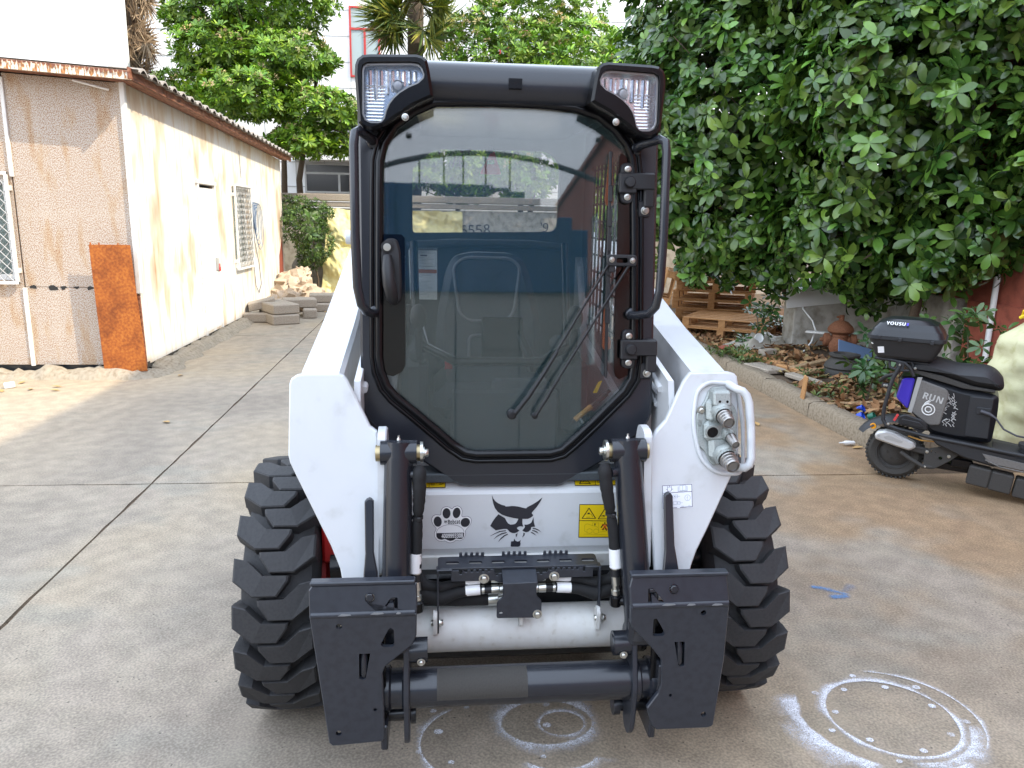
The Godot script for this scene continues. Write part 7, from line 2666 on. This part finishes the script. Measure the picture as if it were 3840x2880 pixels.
# rounded-rectangle slices (height, half length, half width) stacked into a shell; local z is up
func topbox(m: MB, slices: Array, r: float) -> void:
	var rings := []
	for e in slices:
		var ring := []
		for p in rp(rect(-e[1], -e[2], e[1], e[2]), r, 5):
			ring.append(Vector3(p.x, p.y, e[0]))
		rings.append(ring)
	for i in rings.size() - 1:
		m.sm()
		var n: int = rings[i].size()
		for k in n:
			var k2 := (k + 1) % n
			m.fan([rings[i][k], rings[i][k2], rings[i + 1][k2], rings[i + 1][k]], (rings[i][k] + rings[i][k2]) * Vector3(1, 1, 0))
	m.fl()
	m.fan(rings[0], Vector3(0, 0, -1))
	m.fan(rings[rings.size() - 1], Vector3(0, 0, 1))


func slab_of(n: String, label: String, category: String, at: Vector3, size: Vector3, r: Basis, material: String, group := "", b := 0.008) -> void:
	var m := MB.new()
	m.box(Vector3(), size, b)
	var i := put(self, numbered(n), m.done(), M[material])
	i.transform = Transform3D(r, at)
	tag(i, label, category, group)


# a lump of broken concrete
func rock(at: Vector3, s: Vector3, k: int, label: String, n := "rubble_stone", material := "rubble", group := "broken concrete heaped at the cabin's far corner") -> void:
	var m := MB.new()
	m.blob(Vector3(), s, 9, 0.8, 1.0 + k * 0.37, true)
	var i := put(self, numbered(n), m.done(), M[material])
	i.position = at
	i.rotation = Vector3(k * 0.7, k * 1.3, k * 0.4)
	tag(i, label, "stone", group)


func pallet(at: Vector3, turn: float, label: String, w := 1.1, d := 1.0, pitch := Vector3()) -> void:
	var o := thing("wooden_pallet", label, "pallet", at, turn, "wooden pallets stacked beside the tree")
	o.rotation += pitch
	for i in 6:
		var m := MB.new()
		m.box(Vector3(0, 0.128, -d * 0.5 + 0.05 + (d - 0.1) * i / 5.0), Vector3(w, 0.018, 0.095), 0.003)
		part(o, "top_board", m, M["wood_pallet"])
	for i in 3:
		var m := MB.new()
		m.box(Vector3(-w * 0.5 + 0.05 + (w - 0.1) * i / 2.0, 0.111, 0), Vector3(0.095, 0.016, d), 0.003)
		part(o, "stringer", m, M["wood_pallet"])
		for k in 3:
			m = MB.new()
			m.box(Vector3(-w * 0.5 + 0.05 + (w - 0.1) * i / 2.0, 0.06, -d * 0.5 + 0.06 + (d - 0.12) * k / 2.0), Vector3(0.095, 0.085, 0.11), 0.004)
			part(o, "block", m, M["wood_pallet"])
		m = MB.new()
		m.box(Vector3(0, 0.009, -d * 0.5 + 0.06 + (d - 0.12) * i / 2.0), Vector3(w, 0.017, 0.1), 0.003)
		part(o, "bottom_board", m, M["wood_pallet"])


func bed_things() -> void:
	# pallets
	var lv := ["lowest", "second", "third", "fourth", "fifth", "sixth", "seventh", "topmost"]
	for i in 2:
		pallet(Vector3(3.86, 0.10 + 0.138 * i, -7.9), -0.62 + 0.03 * i, "%s pallet of the low front stack" % ["bottom", "top"][i], 1.1, 1.0)
	for i in 8:
		pallet(Vector3(4.0 + 0.02 * sin(i * 2.1), 0.11 + 0.138 * i, -8.95), -0.4 + 0.05 * sin(i * 1.7), "%s pallet of the tall stack under the leaves" % lv[i], 1.15, 1.0)
	pallet(Vector3(3.00, 0.58, -8.05), -0.27, "pallet tipped on edge leaning against the stacks", 0.85, 0.9, Vector3(0.0, 0, 1.38))
	for i in 2:
		pallet(Vector3(5.05, 0.1 + 0.138 * i, -8.3), -0.5, "%s pallet of the dark right hand stack" % ["lower", "upper"][i], 1.1, 1.0)
	# hydrant
	var o := thing("fire_hydrant", "rusty old fire hydrant with hanging caps in front of the plinth", "hydrant", Vector3(4.50, 0.08, -6.05))
	o.scale = Vector3(1.1, 1.15, 1.1)
	var m := MB.new()
	m.lathe(Vector3(), Vector3.UP, [[0.11, 0.0], [0.11, 0.03], [0.085, 0.035], [0.085, 0.27], [0.13, 0.30], [0.135, 0.32], [0.13, 0.335], [0.115, 0.36], [0.07, 0.40], [0.045, 0.41], [0.03, 0.415]], 24)
	part(o, "barrel", m, M["hydrant_rust"])
	m = MB.new()
	m.tube([Vector3(0, 0.41, 0), Vector3(0, 0.47, 0)], 0.028, 5)
	m.box(Vector3(-0.03, 0.45, 0.0), Vector3(0.05, 0.02, 0.03), 0.004)
	part(o, "operating_nut", m, M["hydrant_rust"])
	for e in [Vector3(-0.55, 0, 0.85), Vector3(0.95, 0, 0.3), Vector3(-0.9, 0, -0.3)]:
		var d: Vector3 = e.normalized()
		var big := 1.0 if e.z > 0.5 else 0.75
		m = MB.new()
		m.lathe(Vector3(0, 0.16 if big == 1.0 else 0.21, 0), d, [[0.06 * big, 0.05], [0.06 * big, 0.1], [0.088 * big, 0.105], [0.092 * big, 0.12], [0.092 * big, 0.155], [0.08 * big, 0.165], [0.03 * big, 0.17], [0.028 * big, 0.2], [0.0, 0.202]], 22)
		part(o, "outlet_cap", m, M["hydrant_rust"])
	for i in 8:
		var a := TAU * i / 8.0
		bolt(o, Vector3(cos(a) * 0.12, 0.334, sin(a) * 0.12), Vector3.UP, 0.01, "hydrant_rust")
	m = MB.new()
	for i in 7:
		m.tube([Vector3(-0.1, 0.12 - 0.02 * i, 0.2), Vector3(-0.09 + 0.012 * (i % 2), 0.11 - 0.02 * i, 0.205), Vector3(-0.1, 0.10 - 0.02 * i, 0.2)], 0.004, 5)
	part(o, "cap_chain", m, M["steel_dark"])
	# old air spring used as a pot
	m = MB.new()
	m.lathe(Vector3(), Vector3.UP, [[0.165, 0.0], [0.18, 0.03], [0.175, 0.07], [0.165, 0.085], [0.178, 0.10], [0.165, 0.13], [0.13, 0.165], [0.118, 0.18], [0.13, 0.19], [0.14, 0.2], [0.14, 0.215], [0.10, 0.222], [0.095, 0.21], [0.09, 0.1], [0.0, 0.1]], 32)
	var i := solo("rubber_air_spring", m, M["rubber_dusty"], "old ribbed black rubber air spring standing open beside the hydrant", "rubber bellows")
	i.position = Vector3(4.02, 0.07, -5.05)
	i.scale = Vector3(1.12, 1.2, 1.12)
	# odds and ends of wood
	slab_of("timber", "long sawn timber lying across the dry leaves", "timber", Vector3(3.37, 0.155, -5.72), Vector3(0.085, 0.05, 0.75), Basis(Vector3.UP, 0.33), "wood_pallet")
	slab_of("timber", "short square timber in line with the long one", "timber", Vector3(3.47, 0.15, -5.13), Vector3(0.08, 0.05, 0.36), Basis(Vector3.UP, 0.28), "wood_pallet")
	slab_of("timber", "grey weathered plank with pale sawn end pointing to the hydrant", "timber", Vector3(3.76, 0.165, -5.28), Vector3(0.75, 0.05, 0.075), Basis(Vector3.UP, 0.62), "wood_old")
	slab_of("timber", "broken dark board end among the dry leaves", "timber", Vector3(3.60, 0.15, -4.97), Vector3(0.35, 0.04, 0.08), Basis(Vector3.UP, 0.6), "wood_old")
	slab_of("paving_slab", "loose grey paving slab by the kerb", "slab", Vector3(3.24, 0.135, -5.25), Vector3(0.24, 0.05, 0.42), Basis(Vector3.UP, 0.25), "concrete_block")
	slab_of("paving_slab", "broken grey slab in front of the timber", "slab", Vector3(3.42, 0.13, -4.72), Vector3(0.12, 0.045, 0.45), Basis(Vector3.UP, 0.2), "concrete_block")
	slab_of("brick", "grey brick below the plastic film", "brick", Vector3(3.62, 0.17, -6.05), Vector3(0.2, 0.08, 0.11), Basis(Vector3.UP, 0.4), "concrete_block")
	slab_of("brick", "reddish brick at the pallet corner", "brick", Vector3(3.2, 0.16, -6.35), Vector3(0.2, 0.07, 0.1), Basis(Vector3.UP, 0.7), "red_wall")
	slab_of("wood_stake", "flat wooden stake leaning on the kerb edge", "stake", Vector3(2.995, 0.16, -3.86), Vector3(0.09, 0.36, 0.018), Basis.from_euler(Vector3(0.06, 1.45, 0.06)), "wood_pallet")
	slab_of("wood_branch", "thin dark stick lying in the leaves near the scooter", "stick", Vector3(3.52, 0.15, -3.62), Vector3(0.9, 0.02, 0.035), Basis(Vector3.UP, 0.12), "wood_old")
	# board and panel against the red building
	m = MB.new()
	m.box(Vector3(4.82, 0.45, -6.85), Vector3(1.2, 0.9, 0.3), 0.01)
	solo("low_wall", m, M["plaster"], "low grey plastered wall stub behind the hydrant", "wall")
	m = MB.new()
	m.box(Vector3(), Vector3(0.72, 0.24, 0.02), 0.004)
	i = solo("white_board", m, M["white_plastic"], "white painted board hung on the low grey wall among the leaves", "board")
	i.position = Vector3(4.45, 0.78, -6.68)
	i.rotation.z = 0.1
	m = MB.new()
	m.tube([Vector3(4.30, 0.75, -6.7), Vector3(4.32, 0.62, -6.68), Vector3(4.42, 0.48, -6.6), Vector3(4.45, 0.36, -6.55), Vector3(4.38, 0.22, -6.5), Vector3(4.26, 0.1, -6.45)], 0.011, 7)
	solo("white_hose", m, M["white_plastic"], "thin white hose hanging in an s curve behind the leaves", "hose")
	m = MB.new()
	m.box(Vector3(), Vector3(0.26, 0.025, 0.1), 0.006)
	i = solo("shelf_board", m, M["white_trim"], "narrow pale board sticking out behind the hydrant", "board")
	i.position = Vector3(4.40, 0.36, -6.42)
	i.rotation.y = -0.6
	m = MB.new()
	m.box(Vector3(), Vector3(0.42, 0.012, 0.16), 0.004)
	i = solo("blue_board", m, M["wire_blue"], "blue and white board tilted beside the air spring", "board")
	i.transform = Transform3D(Basis.from_euler(Vector3(0.9, -0.4, -0.45)), Vector3(4.42, 0.28, -5.55))
	# crumpled plastic film
	m = MB.new()
	m.sm()
	var n := 22
	for a in n:
		for b in n:
			var P := []
			for e in [[0, 0], [1, 0], [1, 1], [0, 1]]:
				var u: float = (a + e[0]) / float(n) - 0.5
				var v: float = (b + e[1]) / float(n) - 0.5
				var edge := 1.0 - 4.0 * maxf(u * u, v * v)
				P.append(Vector3(u * 1.1, 0.02 + 0.16 * maxf(0.0, edge) * (0.6 + lump.get_noise_2d(u * 3.0, v * 3.0)) + 0.03 * lump.get_noise_2d(u * 14.0, v * 14.0), v * 0.42))
			m.fan(P, Vector3.UP)
	i = solo("plastic_film", m, M["plastic_film"], "crumpled dirty clear plastic film in front of the pallets", "plastic film")
	i.transform = Transform3D(Basis(Vector3.UP, 0.62), Vector3(3.86, 0.12, -6.85))
	m = MB.new()
	m.lathe(Vector3(), Vector3(0.2, 0.3, 1), [[0.0, 0.0], [0.06, 0.0], [0.062, 0.02], [0.055, 0.02], [0.05, 0.006], [0.0, 0.006]], 20)
	i = solo("white_plastic_disc", m, M["white_plastic"], "round white plastic lid resting on the plastic film", "lid")
	i.position = Vector3(3.78, 0.24, -6.7)
	for e in [[3.27, -3.42, "bottle_blue", "blue plastic bottle cap, farther from the kerb"], [3.13, -3.18, "bottle_blue", "blue plastic bottle cap beside the green one"], [3.22, -3.17, "bottle_green", "dark green plastic cup lying near the kerb"]]:
		m = MB.new()
		m.lathe(Vector3(), Vector3(0.6, 0.5, 0.6), [[0.0, 0.0], [0.024, 0.0], [0.03, 0.004], [0.033, 0.05], [0.028, 0.05], [0.024, 0.008], [0.0, 0.008]], 16)
		i = solo("bottle_cap", m, M[e[2]], e[3], "bottle cap")
		i.position = Vector3(e[0], 0.13, e[1])
	# dry leaves, weeds, seedlings
	var r := RandomNumberGenerator.new()
	r.seed = 61
	var lone := []
	for k in 4:
		m = MB.new()
		m.colored = true
		m.tint = [Color(0.24, 0.12, 0.05), Color(0.33, 0.19, 0.09), Color(0.16, 0.085, 0.04), Color(0.30, 0.23, 0.10)][k]
		m.leaf(Vector3(0, 0.01, 0), Vector3.FORWARD, Vector3.RIGHT, 0.11, 0.055, -0.35 + 0.3 * k, 0.5, 0.5)
		lone.append(m.done())
	var beds := struct_node("fallen_leaves")
	var where := [[], [], [], []]
	var made := 0
	while made < 3600:
		var x := 3.12 + absf(r.randfn()) * 0.8
		var z := r.randf_range(-8.5, -2.9)
		if x > 5.4 or lump.get_noise_2d(x * 1.3 + 20.0, z * 1.3) < -0.18 + 0.3 * smoothstep(3.4, 3.1, x):
			continue
		var k := r.randi() % 4
		var s := r.randf_range(0.6, 1.15)
		where[k].append(Transform3D(Basis.from_euler(Vector3(r.randf_range(-0.7, 0.7), r.randf() * TAU, r.randf_range(-0.7, 0.7))).scaled(Vector3(s, s, s)), Vector3(x, bed_y(x, z) + r.randf_range(0.0, 0.035), z)))
		made += 1
	for k in 4:
		many(beds, "leaf_litter", lone[k], M["leaf_dry"], where[k])
	var weeds := struct_node("weeds")
	var wl := []
	for e in [[3.18, -6.15, 60, 0.16], [3.2, -5.6, 40, 0.14], [3.15, -5.9, 30, 0.12], [3.36, -4.15, 14, 0.14], [3.55, -4.85, 14, 0.1], [3.5, -5.6, 14, 0.1]]:
		for k in e[2]:
			wl.append([Vector3(e[0] + r.randfn() * e[3], 0.13 + r.randf() * 0.06, e[1] + r.randfn() * e[3]), Vector3(0, 1, 0)])
	foliage(weeds, 62, wl, [whorl(401, 6, 0.06, 0.022, 0.9, Color(0.05, 0.1, 0.02), Color(0.14, 0.19, 0.05), 0.3, 0.6).done()], M["leaf_bright"], 0.6, 0.5, 1.1, "weed")
	var dk := [whorl(410, 6, 0.13, 0.06, 1.1, Color(0.03, 0.075, 0.022), Color(0.07, 0.13, 0.04), 0.4, 0.62).done()]
	for e in [[3.66, -3.95, 12, 0.34, "seedling with a few dark leaves between stake and scooter"], [3.95, -4.35, 26, 0.55, "bushy dark seedling below the air spring"], [4.3, -3.6, 40, 0.85, "tall dark leafy shoot behind the scooter box"], [3.75, -6.75, 16, 0.6, "thin seedling in front of the pallets"], [4.45, -2.9, 34, 0.75, "dark leafy shoot between scooter seat and sack"], [4.3, -7.6, 26, 0.8, "slender leafy shoot between pallets and tree trunk"]]:
		o = thing("seedling", e[4], "plant", Vector3(e[0], 0.1, e[1]), 0.0, "seedlings in the bed")
		var sp := []
		for k in e[2]:
			var h := r.randf_range(0.1, e[3])
			sp.append([Vector3(e[0] + r.randfn() * 0.14, 0.1 + h, e[1] + r.randfn() * 0.14), Vector3(r.randfn() * 0.4, 0.6, 0.4)])
		foliage(o, 63 + int(e[2]), sp, dk, M["leaf_big"], 0.4, 0.6, 1.0)
		trunk(o, "stem", [Vector3(e[0], 0.08, e[1]), Vector3(e[0] + 0.03, 0.1 + e[3] * 0.5, e[1]), Vector3(e[0] - 0.02, 0.1 + e[3] * 0.9, e[1])], 0.009, 0.004, 6)


func struct_node(n: String) -> Node3D:
	var o := Node3D.new()
	o.name = numbered(n)
	add_child(o)
	o.set_meta("kind", "stuff")
	return o


func small_things() -> void:
	# rusty sheet leaning on the cabin corner
	var m := MB.new()
	m.xf = Transform3D(Basis(), Vector3(0, 0, -5.45))
	m.ext(pp("-3.695,1.332 -3.60,1.335 -3.304,1.336 -3.29,1.0 -3.262,0.5 -3.238,0.062 -3.50,0.045 -3.660,0.035 -3.668,0.3 -3.685,0.9"), -0.006, 0.0, 0.0015)
	for e in [-3.68, -3.60, -3.42]:
		m.xf = Transform3D()
		m.box(Vector3(e, 1.34, -5.455), Vector3(0.012, 0.03, 0.012), 0.003)
	solo("rusty_sheet", m, M["rust_sheet"], "tall orange rusted steel sheet standing against the cabin corner", "metal sheet")
	# concrete blocks stacked by the cabin wall
	var sets := [
		[Vector3(-2.78, 0.075, -9.75), Vector3(0.42, 0.15, 0.75), 0.5, "broad lower concrete block at the near end of the stack"],
		[Vector3(-2.80, 0.232, -9.80), Vector3(0.42, 0.15, 0.75), 0.55, "broad upper concrete block at the near end of the stack"],
		[Vector3(-2.40, 0.075, -10.35), Vector3(0.22, 0.15, 0.34), 0.2, "small concrete block low behind the near pair"],
		[Vector3(-2.60, 0.225, -10.55), Vector3(0.55, 0.14, 0.4), 0.25, "long concrete block on top behind the near pair"],
		[Vector3(-2.30, 0.07, -11.3), Vector3(0.35, 0.14, 0.4), 0.05, "sunlit pale block at the bottom of the far stack"],
		[Vector3(-2.36, 0.215, -11.5), Vector3(0.45, 0.14, 0.45), 0.15, "sunlit pale block on top of the far stack"],
		[Vector3(-2.75, 0.07, -11.4), Vector3(0.4, 0.14, 0.4), -0.1, "pale block behind the small rubble"],
		[Vector3(-3.10, 0.075, -9.72), Vector3(0.42, 0.14, 0.2), 0.1, "stained narrow block nearest the cabin wall"],
		[Vector3(-3.08, 0.26, -9.95), Vector3(0.42, 0.13, 0.3), 0.25, "mossy broken block tilted on the narrow one"],
	]
	for e in sets:
		slab_of("concrete_block", e[3], "concrete block", e[0], e[1], Basis(Vector3.UP, e[2]) * (Basis(Vector3.BACK, 0.22) if e[3].begins_with("mossy") else Basis()), "concrete_block", "concrete blocks stacked beside the cabin", 0.015)
	var heap := [[-3.05, 0.42, -12.2, 0.30, 0.2, "topmost jagged lump of the rubble heap"], [-2.78, 0.30, -12.0, 0.3, 0.2, "broad pale lump on the right of the heap"], [-3.16, 0.24, -11.8, 0.2, 0.16, "lump against the cabin end on the left of the heap"], [-2.95, 0.16, -11.3, 0.24, 0.13, "flat lump at the front of the heap"], [-3.14, 0.12, -10.9, 0.17, 0.11, "brownish lump near the tilted block"], [-2.7, 0.14, -11.15, 0.15, 0.12, "rounded tan stone before the heap"], [-2.95, 0.12, -10.5, 0.2, 0.1, "low crumbled lump behind the mossy block"], [-2.5, 0.16, -12.1, 0.2, 0.14, "squarish lump at the right foot of the heap"], [-2.85, 0.55, -12.35, 0.18, 0.13, "small lump behind the topmost one"], [-2.85, 0.16, -11.75, 0.2, 0.12, "middle lump buried in the heap"]]
	for k in heap.size():
		var e: Array = heap[k]
		rock(Vector3(e[0], e[1], e[2]), Vector3(e[3], e[4], e[3] * 0.8), k, e[5])
	# yellow tarpaulin hung over the boundary wall
	m = MB.new()
	m.sm()
	var nx := 90
	var ny := 56
	for a in nx:
		for b in ny:
			var P := []
			for e in [[0, 0], [1, 0], [1, 1], [0, 1]]:
				var u: float = (a + e[0]) / float(nx)
				var v: float = (b + e[1]) / float(ny)
				P.append(tarp_at(u, v))
			m.fan(P, Vector3(0, 0.3, 1))
	solo("yellow_tarpaulin", m, M["tarp"], "creased yellow tarpaulin hung from the boundary wall down to the ground", "tarpaulin")
	# spray painted outlines on the concrete
	var o := paint_patch("ring_mark", "white sprayed double ring with bolt dots right of the loader", Vector3(1.27, 0.004, 0.33), 0.78, 1)
	o = paint_patch("ring_mark", "white sprayed rings overlapping below the coupler cross tube", Vector3(0.02, 0.004, 0.34), 0.86, 2)
	o = paint_patch("blue_paint_mark", "short faded streaks of blue paint on the concrete behind the white ring", Vector3(1.54, 0.004, -0.55), 0.34, 3)
	# litter
	slab_of("paper_cup", "crumpled white paper scrap on the sunlit concrete", "litter", Vector3(-4.31, 0.03, -4.93), Vector3(0.09, 0.05, 0.05), Basis.from_euler(Vector3(0.2, 0.5, 0.1)), "white_plastic")
	m = MB.new()
	m.lathe(Vector3(), Vector3(1, 0.05, 0.15), [[0.0, 0.0], [0.016, 0.0], [0.018, 0.004], [0.018, 0.075], [0.011, 0.085], [0.008, 0.1], [0.004, 0.125], [0.0, 0.128]], 14)
	var i := solo("white_tube", m, M["white_plastic"], "small white plastic nozzle bottle lying beside the kerb", "bottle")
	i.transform = Transform3D(Basis(Vector3.UP, PI + 0.2), Vector3(2.92, 0.02, -2.83))
	var r := RandomNumberGenerator.new()
	r.seed = 77
	var lv := []
	for e in [[-3.8, -4.8], [-3.86, -4.97], [-4.32, -5.1], [-4.28, -4.74], [-4.1, -4.9], [-2.49, -9.1], [-2.48, -3.66], [-2.93, -5.55], [-4.6, -4.6], [-2.25, -11.0], [-2.1, -11.2], [1.9, -2.6], [2.4, -3.4], [2.86, -2.75]]:
		lv.append(Transform3D(Basis(Vector3.UP, r.randf() * TAU), Vector3(e[0], 0.006, e[1])))
	m = MB.new()
	m.colored = true
	m.tint = Color(0.42, 0.26, 0.1)
	m.leaf(Vector3(), Vector3.FORWARD, Vector3.RIGHT, 0.1, 0.045, -0.1, 0.3, 0.5)
	many(struct_node("stray_leaves"), "dry_leaf", m.done(), M["leaf_dry"], lv)


func tarp_at(u: float, v: float) -> Vector3:
	# u along the wall from left to right, v from the wall top down to the ground
	var x := lerpf(-2.62 + 0.05 * (1.0 - v), 0.24, u)
	var top := 1.80
	var y := top * (1.0 - v)
	var z := -14.12 + 1.5 * pow(v, 1.5) * (0.55 + 0.3 * sin(u * 3.0 + 0.4)) + 0.35 * sin(PI * v) * (0.5 + 0.5 * sin(u * 5.0 + 1.0))
	var f := sin((x * 1.2 + y * 2.2) * 3.4 + 2.5 * lump.get_noise_2d(x * 0.9, y * 1.1))
	z += 0.09 * pow(absf(f), 0.6) * signf(f) * sin(PI * minf(v * 1.6, 0.8)) + 0.10 * lump.get_noise_2d(x * 2.3, y * 2.3) + 0.05 * lump.get_noise_2d(x * 7.0, y * 7.0)
	y += 0.03 * lump.get_noise_2d(x * 3.0, 5.0)
	if v > 0.97:
		y = maxf(0.015, y)
	return Vector3(x, maxf(0.01, y), z)


func paint_patch(n: String, label: String, at: Vector3, size: float, kind: int) -> MeshInstance3D:
	var px := 384
	var im := Image.create(px, px, false, Image.FORMAT_RGBA8)
	var f := FastNoiseLite.new()
	f.seed = 90 + kind
	f.frequency = 0.011
	var r := RandomNumberGenerator.new()
	r.seed = 90 + kind
	# rings: centre, radii, width, start, end, strength (in metres from the middle)
	var rings := [[0.02, 0.0, 0.215, 0.205, 0.018, -0.2, 6.1, 1.0], [0.03, 0.0, 0.285, 0.262, 0.010, -1.5, 0.9, 0.8], [0.02, 0.01, 0.275, 0.255, 0.035, 1.0, 2.0, 0.9], [-0.01, 0.0, 0.29, 0.265, 0.05, 2.0, 3.75, 1.0], [0.02, 0.0, 0.25, 0.235, 0.045, 0.2, 1.9, 0.7]]
	if kind == 2:
		rings = [[-0.10, 0.02, 0.24, 0.20, 0.016, 2.3, 4.2, 0.9], [0.08, -0.06, 0.155, 0.115, 0.03, 0.0, 6.28, 0.75], [0.13, -0.05, 0.075, 0.062, 0.014, 0.0, 6.28, 0.7], [0.10, 0.10, 0.12, 0.07, 0.028, 0.2, 2.8, 0.7]]
	if kind == 3:
		rings = []
	var dots := []
	for k in (0 if kind == 3 else 14):
		var a := TAU * k / 14.0 + 0.2
		var rad := 0.185 if k % 2 else 0.25
		dots.append(Vector2(cos(a), sin(a) * 0.95) * rad + Vector2(0.02 if kind == 1 else -0.1, 0.0))
	for y in px:
		for x in px:
			var p := Vector2((x + 0.5) / px - 0.5, (y + 0.5) / px - 0.5) * size
			var wob := f.get_noise_2d(x, y)
			var a := 0.0
			for e in rings:
				var d := p - Vector2(e[0], e[1])
				var ang := fposmod(atan2(d.y / e[3], d.x / e[2]), TAU)
				var lo: float = fposmod(e[5], TAU)
				var span: float = e[6] - e[5]
				var rel := fposmod(ang - lo, TAU)
				if span < 6.2 and rel > span:
					continue
				var fade := 1.0 if span > 6.2 else smoothstep(0.0, 0.25, rel) * smoothstep(span, span - 0.25, rel)
				var q := Vector2(d.x / e[2], d.y / e[3]).length()
				var off: float = (q - 1.0) * (e[2] + e[3]) * 0.5
				var w: float = e[4] * 0.8 * (1.0 + 0.9 * wob)
				# a crisp inner edge where the stencil lay, a misty outer one
				var body := exp(-pow(maxf(off, 0.0) / w, 1.4)) if off > 0.0 else exp(-pow(off / (w * 0.22), 2.0))
				a = maxf(a, body * fade * e[7] * (0.75 + 0.5 * wob))
			if kind == 3:
				for e in [[Vector2(-0.06, -0.05), Vector2(-0.03, -0.045), 0.014, 1.0], [Vector2(-0.03, -0.045), Vector2(0.05, 0.02), 0.016, 0.6], [Vector2(-0.015, 0.05), Vector2(0.04, 0.04), 0.015, 1.0], [Vector2(0.05, 0.0), Vector2(0.12, -0.05), 0.02, 0.25]]:
					var near := Geometry2D.get_closest_point_to_segment(p, e[0], e[1])
					a = maxf(a, e[3] * exp(-pow(p.distance_to(near) / (e[2] * (1.0 + 0.8 * wob)), 2.0)))
			for d in dots:
				var q2: Vector2 = (p - d) * Vector2(1.0, 1.15)
				if q2.length() < 0.0125 + 0.005 * f.get_noise_2d(d.x * 900.0, d.y * 900.0):
					a = maxf(a, 0.5 + 0.3 * f.get_noise_2d(d.y * 700.0, d.x * 700.0))
			var grain := r.randf()
			a = clampf(a * (1.6 + 0.6 * f.get_noise_2d(x * 4.0 + 300.0, y * 4.0)) - 0.05, 0.0, 1.0)
			a = clampf(a * (0.35 + 0.8 * grain) - (0.2 if grain < 0.3 else 0.0), 0.0, 0.92)
			im.set_pixel(x, y, Color(0.9, 0.91, 0.94, a) if kind < 3 else Color(0.32, 0.52, 0.72, a * 0.85))
	var m := mat("spray_%d" % kind, Color.WHITE, 0.7)
	m.albedo_texture = ImageTexture.create_from_image(im)
	m.transparency = BaseMaterial3D.TRANSPARENCY_ALPHA
	var b := MB.new()
	var h := size * 0.5
	b.uvq(Vector3(-h, 0, h), Vector3(h, 0, h), Vector3(h, 0, -h), Vector3(-h, 0, -h))
	var i := solo(n, b, m, label, "paint mark")
	i.position = at
	return i
